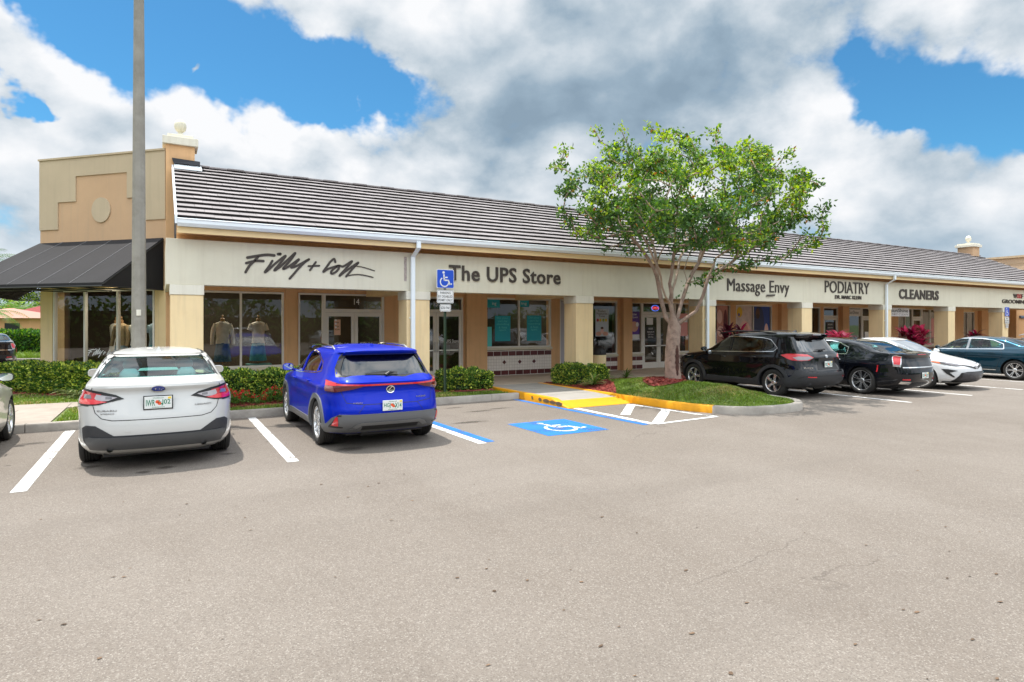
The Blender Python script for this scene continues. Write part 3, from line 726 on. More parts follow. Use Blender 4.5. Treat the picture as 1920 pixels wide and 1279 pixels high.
# soffit board just under the eave, fascia, gutter
bp(MB().box(X0 + .2, 42.9, YF + .30, YF + .42, ZB1 + .002, 3.95), 'frieze', PEACH)
bp(MB().box(X0 + .2, 42.9, 14.155, 14.70, 3.745, 3.83), 'soffit', PEACH)
bp(MB().box(X0 + .2, 42.9, 14.12, 14.153, 3.715, 3.835), 'fascia', FASC)
mb = MB(); gp = [(14.115, 3.84), (14.03, 3.84), (13.985, 3.90), (13.985, 3.965), (13.965, 3.985), (13.985, 4.0), (14.0, 3.975), (14.10, 3.975), (14.115, 4.0)]
mb.prism([(X0 + .2, y, z) for y, z in gp], (42.75 - X0, 0, 0)); o = bp(mb, 'gutter', GUT)
bm = bmesh.new(); bm.from_mesh(o.data); bmesh.ops.recalc_face_normals(bm, faces=bm.faces); bm.to_mesh(o.data); bm.free()
# ceiling of the portico, wall above the openings
bp(MB().box(X0 + .01, XE, YF + .345, YW + .02, 2.96, 3.02), 'portico_ceiling', pmat('portico_ceiling', (.78, .64, .46), .9))
# roof: courses of flat tiles, each butt standing proud of the one below
RY0, RZ0, RY1, RZ1 = 14.02, 4.0, 18.1, 5.96; NC = 13
rx0, rx1 = .30, 42.75
sl = Vector((0, RY1 - RY0, RZ1 - RZ0)); sn = Vector((0, -(RZ1 - RZ0), RY1 - RY0)).normalized()
mb = MB(); edge = MB(); rnd = random.Random(2)
for c in range(NC):
    p0 = Vector((0, RY0, RZ0)) + sl * (c / NC); p1 = Vector((0, RY0, RZ0)) + sl * ((c + 1) / NC)
    x = rx0 - (.17 if c % 2 else 0)
    while x < rx1:
        xa = max(x, rx0); xb = min(x + .34, rx1); j = rnd.uniform(-.004, .004)
        if xb - xa > .02:
            a = p0 + sn * (.058 + j * .7); d = p1 + sn * (.010 + j * .7); V = []
            
            mb.add([(xa + .002, *a[1:]), (xb - .002, *a[1:]), (xb - .002, *d[1:]), (xa + .002, *d[1:])], [(0, 1, 2, 3)])
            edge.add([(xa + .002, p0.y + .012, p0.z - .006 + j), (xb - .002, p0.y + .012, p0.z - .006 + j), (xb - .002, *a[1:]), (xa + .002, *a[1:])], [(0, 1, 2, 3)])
        x += .34
roof = bp(mb, 'roof', TILE)
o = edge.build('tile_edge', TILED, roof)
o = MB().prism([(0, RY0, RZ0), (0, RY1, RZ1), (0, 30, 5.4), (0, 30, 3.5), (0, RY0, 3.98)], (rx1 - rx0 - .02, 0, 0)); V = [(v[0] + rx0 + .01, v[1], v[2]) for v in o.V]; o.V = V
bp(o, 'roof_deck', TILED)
rc = MB()
k = int((rx1 - rx0) / .42)
for i in range(k):
    xa = rx0 + i * .42; rc.box(xa, xa + .415, RY1 - .11, RY1 + .11, RZ1 + .01 + .012 * (i % 2), RZ1 + .055 + .012 * (i % 2))
rc.build('ridge_cap', TILE, roof, bevel=.01)
bp(MB().box(rx0 - .05, rx0, RY0 - .02, RY0 + .02, 3.98, 4.05).prism([(rx0 - .045, RY0 - .03, RZ0 - .12), (rx0 - .045, RY1, RZ1 - .12), (rx0 - .045, RY1, RZ1 + .06), (rx0 - .045, RY0 - .03, RZ0 + .05)], (.042, 0, 0)), 'roof_edge_trim', GUT)
# right gable wall
bp(MB().prism([(42.6, 14.5, ZB1 + .01), (42.6, RY1, RZ1 - .05), (42.6, 30, 5.3), (42.6, 30, ZB1 + .01)], (.12, 0, 0)), 'gable_wall', PEACH)
# body behind
bp(MB().box(.16, XE, 22.2, 30, 0, 5.3).box(.16, XE, YW + .31, 22.2, 3.05, 5.3), 'wall', PEACH)

# columns
for i in range(9):
    cx = .18 + (.0 if i == 0 else .0) + [0, 5.08, 10.19, 15.28, 20.43, 25.72, 30.95, 36.2, 41.4][i]
    c = bp(MB().box(cx, cx + .61, YF, YF + .6, .12, ZB0 - .21), 'column', COLM, bevel=.012)
    q = MB().box(cx - .012, cx + .622, YF - .02, YF + .615, ZB0 - .209, ZB0 - .002)
    o = q.build('capital', CAPM, c, bevel=.008)
    q = MB().box(cx - .02, cx + .63, YF - .02, YF + .62, .12, .42).build('column_base', COLM, c, bevel=.02)
    # beam back to the shop wall
    if i: bp(MB().box(cx + .05, cx + .56, YF + .61, YW - .0, ZB0 - .0, 2.955), 'beam', COLM)
# downspouts
for X, top in ((5.22 + .18, 3.86), (15.62 + .0, 3.86), (26.05, 3.86)):
    mb = MB(); w, d = .105, .08
    P = [(X + .22, 14.06, 3.86), (X + .22, 14.06, 3.62), (X, YF - .055, 3.30), (X, YF - .055, .2)] if False else [(X + .03, 14.03, 3.86), (X + .03, 14.03, 3.70), (X, YF - .06, 3.52), (X, YF - .06, .16)]
    V = []
    for p in P:
        V += [(p[0] - w / 2, p[1] - d / 2, p[2]), (p[0] + w / 2, p[1] - d / 2, p[2]), (p[0] + w / 2, p[1] + d / 2, p[2]), (p[0] - w / 2, p[1] + d / 2, p[2])]
    F = [(a * 4 + b, a * 4 + (b + 1) % 4, a * 4 + 4 + (b + 1) % 4, a * 4 + 4 + b) for a in range(3) for b in range(4)] + [(3, 2, 1, 0), (12, 13, 14, 15)]
    mb.add(V, F); mb.box(X - .07, X + .07, YF - .02, YF, 2.0, 2.04).box(X - .07, X + .07, YF - .02, YF, .6, .64)
    bp(mb, 'downspout', GUT, bevel=.01)

# ---- openings in the shop wall; X positions on plane YW
def window(xa, xb, z0, z1, mull=(), y=YW, fr=.05, parent=None, glassmat=None, T=None):
    w = MB().quad((xa + fr, y + .035, z0 + fr), (xb - fr, y + .035, z0 + fr), (xb - fr, y + .035, z1 - fr), (xa + fr, y + .035, z1 - fr))
    f = MB().box(xa, xa + fr, y - .015, y + .075, z0, z1).box(xb - fr, xb, y - .015, y + .075, z0, z1).box(xa + fr, xb - fr, y - .015, y + .075, z0, z0 + fr).box(xa + fr, xb - fr, y - .015, y + .075, z1 - fr, z1)
    for m_ in mull: f.box(m_ - .025, m_ + .025, y - .013, y + .073, z0 + fr, z1 - fr)
    if T:
        w.V = [tuple(T @ Vector(v)) for v in w.V]; f.V = [tuple(T @ Vector(v)) for v in f.V]
    o = bp(w, 'window', glassmat or GLASS); f.build('frame', ALU, o); return o
def sill(xa, xb, z, mat=None): return bp(MB().box(xa - .02, xb + .02, YW - .07, YW + .1, z - .075, z), 'sill', BAND, bevel=.006)
def door(xa, xb, ztop, n=2, z0=.16, trans=None, glassmat=None):
    "n leaves between xa and xb, with a transom light up to trans"
    hd = None
    if trans:
        window(xa, xb, ztop, trans, (), fr=.05)
        ztop -= .002
    wleaf = (xb - xa - .08) / n
    fo = MB().box(xa, xa + .04, YW - .02, YW + .08, z0, ztop).box(xb - .04, xb, YW - .02, YW + .08, z0, ztop).box(xa + .04, xb - .04, YW - .02, YW + .08, ztop - .05, ztop)
    bp(fo, 'door_frame', ALU)
    for k in range(n):
        a = xa + .04 + k * wleaf + .004; b = a + wleaf - .008; s = .095
        L_ = MB().box(a, a + s, YW + .0, YW + .045, z0 + .01, ztop - .055).box(b - s, b, YW + .0, YW + .045, z0 + .01, ztop - .055).box(a + s, b - s, YW, YW + .045, z0 + .01, z0 + .24).box(a + s, b - s, YW, YW + .045, ztop - .055 - .11, ztop - .055)
        d = bp(L_, 'door', ALU, bevel=.004)
        MB().quad((a + s, YW + .022, z0 + .24), (b - s, YW + .022, z0 + .24), (b - s, YW + .022, ztop - .165), (a + s, YW + .022, ztop - .165)).build('glass_pane', glassmat or GLASS, d)
        hx = b - .045 if k == 0 else a + .045
        MB().tube([(hx, YW - .0, 1.0), (hx, YW - .055, 1.0), (hx, YW - .055, 1.3), (hx, YW, 1.3)], .012, 8).build('handle', STEEL, d, True)
        MB().box(a + s, b - s, YW - .03, YW - .005, 1.02, 1.06).build('push_bar', STEEL, d)
solids = []
def tiles(xa, xb, z1, z0=.15, diamonds=(), rows=(0, 1)):
    p = bp(MB().box(xa, xb, YW - .02, YW + .15, z0, z1), 'tile_panel', WTILE)
    mb = MB(); n = max(1, round((xb - xa) / .29)); w = (xb - xa) / n
    for k in range(n):
        for zz in ([z1 - .17] if 1 in rows else []) + ([z0 + .02] if 0 in rows else []):
            mb.box(xa + k * w + .008, xa + (k + 1) * w - .008, YW - .024, YW - .018, zz, zz + .15)
    for d in diamonds:
        mb.prism([(d, YW - .024, z1 - .46), (d + .075, YW - .024, z1 - .385), (d, YW - .024, z1 - .31), (d - .075, YW - .024, z1 - .385)], (0, .005, 0))
    mb.build('maroon_tiles', MTILE, p)
GL2 = glass_mat('door_glass', (.5, .55, .55), .6, boost=.95)
spans = []                      # (xa, xb) of every opening, the wall fills the rest
def span(a, b): spans.append((a, b))
# Filly + Colt
window(.86, 2.99, .69, 2.75, (1.89,)); sill(.86, 2.99, .69); tiles(.86, 2.99, .61, rows=(1, 0)); span(.86, 2.99)
window(3.37, 4.08, .69, 2.75); sill(3.37, 4.08, .69); tiles(3.37, 4.08, .61, rows=(1, 0)); door(4.08, 5.86, 2.26, 2, trans=2.75, glassmat=GL2); span(3.37, 5.86)
# 15
door(6.62, 8.48, 2.28, 2, trans=2.72, glassmat=GL2); span(6.62, 8.48)
window(9.30, 11.88, 1.08, 2.74, (10.59,)); sill(9.30, 11.88, 1.08); tiles(9.30, 11.88, .98, diamonds=(10.0, 10.6, 11.17)); span(9.30, 11.88)
window(12.24, 13.2, .32, 2.75); tiles(12.24, 13.2, .32, rows=(1,)); span(12.24, 13.2)
window(13.55, 14.84, .75, 2.72); sill(13.55, 14.84, .75); tiles(13.55, 14.84, .66); span(13.55, 14.84)
window(15.43, 16.07, .75, 2.72); sill(15.43, 16.07, .75); tiles(15.43, 16.07, .66); door(16.07, 17.78, 2.30, 2, trans=2.72); window(17.78, 18.65, .75, 2.72); sill(17.78, 18.65, .75); tiles(17.78, 18.65, .66); span(15.43, 18.65)
# massage shop
window(19.7, 20.96, .75, 2.70); sill(19.7, 20.96, .75); tiles(19.7, 20.96, .66); span(19.7, 20.96)
window(21.29, 23.64, .75, 2.70, (22.42,)); sill(21.29, 23.64, .75); tiles(21.29, 23.64, .66); span(21.29, 23.64)
span(24.63, 25.3)
window(26.2, 27.12, .75, 2.68); tiles(26.2, 27.12, .66); span(26.2, 27.12)
door(27.36, 28.5, 2.24, 1, trans=2.68); span(27.36, 28.5)
window(29.17, 30.5, .3, 2.70); tiles(29.17, 30.5, .3, rows=(1,)); door(30.5, 31.6, 2.24, 1, trans=2.70); span(29.17, 31.6)
window(33.75, 35.15, .75, 2.72, (34.45,)); sill(33.75, 35.15, .75); tiles(33.75, 35.15, .66)
door(35.15, 36.12, 2.24, 1, trans=2.72); window(36.12, 38.3, .75, 2.72, (37.0,)); sill(36.12, 38.3, .75); tiles(36.12, 38.3, .66); span(33.75, 38.3)
window(40.6, 41.9, .75, 2.6, (41.1,)); tiles(40.6, 41.9, .66); span(40.6, 41.9)
window(44.0, 45.9, .4, 2.6); tiles(44.0, 45.9, .4); span(44.0, 45.9)
spans.sort(); x = .16; mb = MB()
for a, b in spans + [(XE, XE)]:
    if a - x > .01: mb.box(x, a, YW - .03 if False else YW + .0 - .03, YW + .3, .12, 2.96)
    x = b
for a, b in spans: mb.box(a, b, YW - .03, YW + .3, 2.76, 2.959)
bp(mb, 'shop_front_wall', PEACH)
for a, b, z in ((13.55, 14.84, 2.72), (15.43, 18.65, 2.72), (19.7, 20.96, 2.70), (21.29, 23.64, 2.70), (26.2, 28.5, 2.68), (29.17, 31.6, 2.70), (33.75, 38.3, 2.72), (40.6, 41.9, 2.6), (44.0, 45.9, 2.6), (6.62, 8.48, 2.72), (9.3, 11.88, 2.74)):
    bp(MB().box(a, b, YW - .028, YW + .3, z + .001, 2.7595), 'lintel', COLM)
# proud piers between bays
for a, b in ((8.52, 9.26), (14.97, 15.40), (24.02, 24.6), (28.6, 29.1), (32.6, 33.3), (38.9, 39.6), (42.3, 43.3)):
    bp(MB().box(a, b, YW - .22, YW - .031, .12, 2.95), 'pilaster', PEACH, bevel=.008)
bp(MB().box(3.02, 3.34, YW - .06, YW - .031, .12, 2.95), 'pilaster', PEACH, bevel=.008)
# rooms behind the glass
mb = MB()
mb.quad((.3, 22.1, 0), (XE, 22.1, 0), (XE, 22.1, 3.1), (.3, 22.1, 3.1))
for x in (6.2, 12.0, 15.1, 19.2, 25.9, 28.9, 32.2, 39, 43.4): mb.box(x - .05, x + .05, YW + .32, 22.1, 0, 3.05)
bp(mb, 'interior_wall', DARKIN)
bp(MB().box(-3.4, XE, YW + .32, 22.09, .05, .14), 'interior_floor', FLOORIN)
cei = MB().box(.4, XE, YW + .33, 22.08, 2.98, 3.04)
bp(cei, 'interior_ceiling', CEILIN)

# ---------------------------------------------------------------- corner block, chamfered at 45 degrees
P0 = Vector((.13, 18.0, 0)); U = Vector((-1, 1, 0)).normalized(); NO = Vector((-1, -1, 0)).normalized(); LEN = 4.2
T = Matrix(((U.x * -1, -NO.x, 0, 0), (U.y * -1, -NO.y, 0, 0), (0, 0, 1, 0), (0, 0, 0, 1)))     # local x runs right along the face, local y inwards
P1 = P0 + U * LEN
T = Matrix.Translation(P1) @ T                    # local origin at the left end of the chamfer face
def ch(mb, name, mat, **k): mb.V = [tuple(T @ Vector(v)) for v in mb.V]; return bp(mb, name, mat, **k)
ZT = 6.3
# face wall: above the window band
ch(MB().box(0, LEN, 0, .35, 2.85, ZT), 'corner_wall', PEACHL)
# raised tan stucco: stepped frame with round medallion
st = [(0, ZT + .002), (LEN, ZT + .002), (LEN, 4.55), (3.58, 4.55), (3.58, 5.15), (2.98, 5.15), (2.98, 5.82), (1.27, 5.82), (1.27, 5.15), (.65, 5.15), (.65, 4.42), (0, 4.42)]
q = MB().prism([(a, -.03, z) for a, z in st], (0, .029, 0)); o = ch(q, 'stepped_panel', TAN)
bm = bmesh.new(); bm.from_mesh(o.data); bmesh.ops.recalc_face_normals(bm, faces=bm.faces); bm.to_mesh(o.data); bm.free()
md = MB().prism([(2.12 + .31 * math.cos(k * math.pi / 20), -.03, 4.88 + .33 * math.sin(k * math.pi / 20)) for k in range(40)], (0, .029, 0))
o = ch(md, 'medallion', TAN)
bm = bmesh.new(); bm.from_mesh(o.data); bmesh.ops.recalc_face_normals(bm, faces=bm.faces); bm.to_mesh(o.data); bm.free()
ch(MB().box(-.02, LEN, -.06, .4, ZT + .003, ZT + .05), 'parapet_cap', TAN)
# piers and windows of the corner
ch(MB().box(0, .42, 0, .35, .1, 2.849).box(LEN - .36, LEN, 0, .35, .1, 2.849), 'corner_pier', COLM, bevel=.01)
ch(MB().box(.421, LEN - .361, 0, .3, .1, .62), 'window_base', BAND)
TT = T @ Matrix.Translation((0, -YW, 0))
window(.44, LEN - .38, .62, 2.78, (1.52, 2.62), T=TT @ Matrix.Translation((0, .02, 0)))
ch(MB().box(.42, LEN - .36, .01, .34, 2.781, 2.848), 'lintel', COLM)
# flank running back, and the block's far wall
bp(MB().box(P1.x, P1.x + .35, P1.y + .0, 31, .1, ZT), 'corner_wall', PEACHL)
bp(MB().prism([(P1.x + .36, P1.y + .4, ZT - .4), (.1, 18.4, ZT - .4), (.8, 18.4, ZT - .4), (.8, 30, ZT - .4), (P1.x + .36, 30, ZT - .4)], (0, 0, .1)), 'corner_roof', CONC)
bp(MB().box(.5, .8, 18.5, 31, 3.06, ZT), 'corner_wall', PEACHL)
# shop interior walls behind corner windows
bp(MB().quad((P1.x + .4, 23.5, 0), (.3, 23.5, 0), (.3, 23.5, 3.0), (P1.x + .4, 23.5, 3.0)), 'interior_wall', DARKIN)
# the tall pier with its cap and finial
def finial_mesh(z, cx, cy, s=1.0):
    pr = [(.20, 0), (.20, .05), (.12, .06), (.10, .10), (.065, .13), (.065, .17), (.11, .19), (.15, .235), (.172, .30), (.178, .37), (.168, .44), (.14, .50), (.095, .55), (.05, .575), (.0, .585)]
    return MB().lathe([(r * s, h * s) for r, h in pr], 24, Matrix.Translation((cx, cy, z)))
pier = bp(MB().box(.125, .78, YW - .06, YW + .6, .12, 6.46), 'pier', PEACH, bevel=.01)
c1 = MB().box(.05, .86, YW - .135, YW + .68, 6.461, 6.66).build('pier_cap', CAPM, pier, bevel=.01)
MB().box(.16, .75, YW - .03, YW + .57, 6.661, 6.75).build('pier_cap', CAPM, pier, bevel=.01)
finial_mesh(6.75, .46, YW + .27, .80).build('finial', BAND, pier, True)
bp(MB().prism([(.31, 17.55, 5.765), (.31, 17.93, 5.945), (.31, 17.93, 5.975), (.31, 17.55, 5.795)], (.62, 0, 0)), 'roof_flashing', GUT)
fl = MB(); rnd = random.Random(5)
fl.prism([(.30, 17.86, 5.98)] + [(.30 + .6 * k / 9, 17.84, 5.98 + rnd.uniform(-.07, .0)) for k in range(10)] + [(.9, 17.86, 6.08), (.26, 17.86, 6.10)], (0, .07, 0)); bp(fl, 'roof_sealant', SEAL)
# right chimney-like pier
p2 = bp(MB().box(41.5, 42.3, 17.9, 18.7, 5.6, 6.45), 'pier', PEACHL, bevel=.01)
MB().box(41.4, 42.4, 17.8, 18.8, 6.451, 6.60).build('pier_cap', CAPM, p2, bevel=.01)
MB().prism([(41.48, 17.88, 6.601), (42.32, 17.88, 6.601), (42.32, 18.72, 6.601), (41.48, 18.72, 6.601)], (0, 0, .07)).build('pier_cap', CAPM, p2)
finial_mesh(6.67, 41.9, 18.3, .85).build('finial', CAPM, p2, True)
# vertical bead left of the band
# ---------------------------------------------------------------- awning round the corner
aw = bp(MB(), 'awning', BLK)
def awning():
    out = 1.72; zt, zb, zv = 4.07, 2.82, 2.72
    A = T @ Vector((LEN - .06, -.02, 0)); B = T @ Vector((-.0, -.02, 0)); 
    A2 = A + NO * out
    bis = (NO + Vector((-1, 0, 0))).normalized(); k = out / bis.dot(NO); B2 = B + bis * k
    C = Vector((P1.x - .02, P1.y + 8, 0)); C2 = C + Vector((-out, 0, 0))
    mb = MB()
    def z(v, h): return (v.x, v.y, h)
    n = 5
    for i in range(n):
        a = A.lerp(B, i / n); b = A.lerp(B, (i + 1) / n); a2 = A2.lerp(B2, i / n); b2 = A2.lerp(B2, (i + 1) / n)
        # cloth sags a little between the rafters
        m = 6
        for j in range(m):
            for s in range(4):
                def P(u, v):
                    t = a.lerp(b, u).lerp(a2.lerp(b2, u), v); sag = .018 * math.sin(math.pi * u) * math.sin(math.pi * v)
                    return (t.x, t.y, zt + (zb - zt) * v - sag)
                mb.add([P(s / 4, j / m), P((s + 1) / 4, j / m), P((s + 1) / 4, (j + 1) / m), P(s / 4, (j + 1) / m)], [(0, 1, 2, 3)])
        mb.quad(z(a2, zb), z(b2, zb), z(b2, zv), z(a2, zv))
    for i in range(6):
        a = B.lerp(C, i / 6); b = B.lerp(C, (i + 1) / 6); a2 = B2.lerp(C2, i / 6); b2 = B2.lerp(C2, (i + 1) / 6)
        mb.quad(z(a, zt), z(b, zt), z(b2, zb), z(a2, zb)); mb.quad(z(a2, zb), z(b2, zb), z(b2, zv), z(a2, zv))
    # end panel
    mb.poly([z(A, zt), z(A2, zb), z(A2, zv), z(A, zv)])
    me = mb.mesh('awning'); aw.data = me; me.materials.append(BLK); shade(me, 20)
    fr = MB(); sm = MB()
    for i in range(n + 1):
        a = A.lerp(B, i / n); a2 = A2.lerp(B2, i / n); d = NO * .0
        fr.tube([(a.x, a.y, zt - .04), (a2.x, a2.y, zb - .04)], .016, 6); fr.tube([(a.x, a.y, zv + .02), (a2.x, a2.y, zv + .02)], .016, 6)
        if 0 < i < n: sm.tube([(a.x, a.y, zt + .003), (a2.x, a2.y, zb + .003)], .009, 5)
    fr.tube([z(A2, zv + .02), z(B2, zv + .02), z(C2, zv + .02)], .018, 6); fr.tube([z(A, zt - .04), z(B, zt - .04)], .016, 6)
    mid = [(p.lerp(q, .5)) for p, q in ((A, A2), (B, B2))]; fr.tube([z(mid[0], zv + .02), z(mid[1], zv + .02)], .014, 6)
    for i in range(9):
        a = B.lerp(C, i / 8); a2 = B2.lerp(C2, i / 8); fr.tube([(a.x, a.y, zv + .02), (a2.x, a2.y, zv + .02)], .014, 6); fr.tube([(a.x, a.y, zt - .04), (a2.x, a2.y, zb - .04)], .014, 6)
    fr.build('awning_frame', BLKM, aw, True); sm.build('seam', pmat('awning_seam', (.14, .14, .145), .8), aw, True)
awning()

# ---------------------------------------------------------------- neighbour block at the right end
nb = empty('neighbour_building', (60, 20, 0), 0, 'tan walled building rising behind the right end of the striped roof', 'building')
o = MB().box(50, 72, 8, 34, 0, 6.35).build('wall', pmat('neighbour_wall', (.52, .40, .28), .9, var=.06, vscale=1)); o.parent = nb; o.matrix_parent_inverse = Matrix.Translation((-60, -20, 0))
mb = MB()
for k in range(8): mb.box(49.985, 50, 8, 34, 3.0 + k * .42, 3.02 + k * .42)
mb.box(49.9, 72.1, 7.9, 34.1, 6.36, 6.5); o = mb.build('parapet_cap', TAN); o.parent = nb; o.matrix_parent_inverse = Matrix.Translation((-60, -20, 0))
mb = MB().box(46.02, 49.98, 17.5, 18, .1, 3.6); o = mb.build('wall', PEACH); o.parent = nb; o.matrix_parent_inverse = Matrix.Translation((-60, -20, 0))
# ---------------------------------------------------------------- car builder
def pchip(xs, ys):
    xs = np.array(xs, float); ys = np.array(ys, float); h = np.diff(xs); d = np.diff(ys) / h; m = np.zeros(len(xs))
    m[0] = d[0]; m[-1] = d[-1]
    for i in range(1, len(xs) - 1):
        if d[i - 1] * d[i] > 0:
            w1 = 2 * h[i] + h[i - 1]; w2 = h[i] + 2 * h[i - 1]; m[i] = (w1 + w2) / (w1 / d[i - 1] + w2 / d[i])
    def f(x):
        x = min(max(x, xs[0]), xs[-1]); i = min(int(np.searchsorted(xs, x, 'right')) - 1, len(h) - 1); i = max(i, 0)
        t = (x - xs[i]) / h[i]; t2 = t * t; t3 = t2 * t
        return float((2 * t3 - 3 * t2 + 1) * ys[i] + (t3 - 2 * t2 + t) * h[i] * m[i] + (-2 * t3 + 3 * t2) * ys[i + 1] + (t3 - t2) * h[i] * m[i + 1])
    return f
class Shape:
    def __init__(s, L, rear, front, wid, expo, wheels, wr, flare=.0, crease=None):
        s.L = L; s.yr = pchip(*zip(*rear)); s.yf = pchip(*zip(*front)); s.w = pchip(*zip(*wid))
        s.ar = pchip(*zip(*[(e[0], e[1]) for e in expo])); s.br = pchip(*zip(*[(e[0], e[2]) for e in expo]))
        s.af = pchip(*zip(*[(e[0], e[3]) for e in expo])); s.bf = pchip(*zip(*[(e[0], e[4]) for e in expo]))
        s.z0 = rear[0][0]; s.z1 = rear[-1][0]; s.wheels = wheels; s.wr = wr; s.flare = flare; s.crease = crease; s.cache = {}
        s.zk = sorted(set([r[0] for r in rear] + [r[0] for r in front] + [r[0] for r in wid]))
    def bulge(s, y, z):
        b = 0
        for wy in s.wheels:
            r = math.hypot(y - wy, (z - s.wr)); R0 = s.wr + .05
            if r > R0 - .1: b += s.flare * math.exp(-((max(r - R0, 0)) / .13) ** 2)
        if s.crease:
            for z0, a, sg in s.crease: b += a * math.exp(-((z - z0) / sg) ** 2)
        return b
    def P(s, z):
        k = round(z, 3)
        if k not in s.cache:
            a, b = s.yr(z), s.yf(z); s.cache[k] = (.5 * (a + b), .5 * (b - a), s.w(z), s.ar(z), s.br(z), s.af(z), s.bf(z))
        return s.cache[k]
    def X(s, y, z):
        yc, L, w, ar, br, af, bf = s.P(z); t = min(abs(y - yc) / L, 1); a, b = (ar, br) if y < yc else (af, bf)
        x = w * max(1 - t ** b, 0) ** (1 / a); return x + s.bulge(y, z) * min(1, (x / w)) ** 6
    def Y(s, x, z, end):
        yc, L, w, ar, br, af, bf = s.P(z); t = min(abs(x) / w, .9999); a, b = (ar, br) if end == 'r' else (af, bf)
        q = L * (1 - t ** a) ** (1 / b); return yc - q if end == 'r' else yc + q
    def contour(s, z, ns=20, ne=10, quarter=None):
        "closed plan contour at height z, points ccw from the rear centre through +x"
        yc, L, w, ar, br, af, bf = s.P(z)
        def quarter_pts(a, b):
            x45 = .5 ** (1 / a); y45 = .5 ** (1 / b); pts = []
            for i in range(ne): x = x45 * (i / ne); pts.append((x, (1 - x ** a) ** (1 / b)))
            for i in range(ns): y = y45 * (1 - i / ns) ** 1.0; pts.append(((1 - y ** b) ** (1 / a), y))
            return pts
        R = quarter_pts(ar, br); Fq = quarter_pts(af, bf)
        P = [(x * w, yc - y * L) for x, y in R] + [(w, yc)] + [(x * w, yc + y * L) for x, y in Fq[:0:-1]]
        P2 = [(0, yc + L)] + [(-x, y) for x, y in P[:0:-1]]
        out = []
        for x, y in P + P2:
            bz = s.bulge(y, z) * min(1, abs(x) / w) ** 6; out.append((x + math.copysign(bz, x) if x else x, y))
        return out
    def wrap(s, sl, z, off, end='r'):
        "arc length sl from the centre line round the corner"
        key = ('w', round(z, 3), end)
        if key not in s.cache:
            yc, L, w, ar, br, af, bf = s.P(z); a, b = (ar, br) if end == 'r' else (af, bf); x45 = .5 ** (1 / a); y45 = .5 ** (1 / b); sg = -1 if end == 'r' else 1
            pts = [(x45 * i / 40, (1 - (x45 * i / 40) ** a) ** (1 / b)) for i in range(41)] + [((1 - (y45 * (1 - i / 60)) ** b) ** (1 / a), y45 * (1 - i / 60)) for i in range(1, 61)]
            q = []
            for x, y in pts:
                X_, Y_ = x * w, yc + sg * y * L; q.append((X_ + s.bulge(Y_, z) * x ** 6, Y_))
            q = np.array(q); d = np.r_[0, np.cumsum(np.hypot(*np.diff(q, axis=0).T))]; s.cache[key] = (q, d)
        q, d = s.cache[key]; t = abs(sl); x = np.interp(t, d, q[:, 0]); y = np.interp(t, d, q[:, 1])
        x2 = np.interp(t + .02, d, q[:, 0]); y2 = np.interp(t + .02, d, q[:, 1]); x1 = np.interp(max(t - .02, 0), d, q[:, 0]); y1 = np.interp(max(t - .02, 0), d, q[:, 1])
        tx, ty = x2 - x1, y2 - y1; n = math.hypot(tx, ty) or 1; sg = 1 if end == 'r' else -1
        nx, ny = (ty / n * sg, -tx / n * sg)
        return (math.copysign(1, sl) * (x + nx * off), y + ny * off, z)
def stack(contours):
    V = []; F = []; m = len(contours[0][0])
    for c, z in contours: V += [(x, y, z) for x, y in c]
    for i in range(len(contours) - 1):
        for j in range(m): F.append((i * m + j, i * m + (j + 1) % m, (i + 1) * m + (j + 1) % m, (i + 1) * m + j))
    F += [tuple(range(m))[::-1], tuple(range((len(contours) - 1) * m, len(contours) * m))]
    return V, F
def tmp_obj(V, F, mats, mi=0):
    me = bpy.data.meshes.new('tmp'); me.from_pydata(V, [], F); me.validate(); bm = bmesh.new(); bm.from_mesh(me); bmesh.ops.recalc_face_normals(bm, faces=bm.faces)
    for f in bm.faces: f.material_index = mi
    bm.to_mesh(me); bm.free()
    for m in mats: me.materials.append(m)
    o = bpy.data.objects.new('tmp', me); COL.objects.link(o); return o
def boolean(o, cutters):
    for c in cutters:
        md = o.modifiers.new('b', 'BOOLEAN'); md.operation = 'DIFFERENCE'; md.object = c; md.solver = 'EXACT'
        try: md.material_mode = 'INDEX'
        except Exception: pass
    dg = bpy.context.evaluated_depsgraph_get(); dg.update(); me = bpy.data.meshes.new_from_object(o.evaluated_get(dg))
    for c in cutters + [o]: bpy.data.objects.remove(c)
    return me
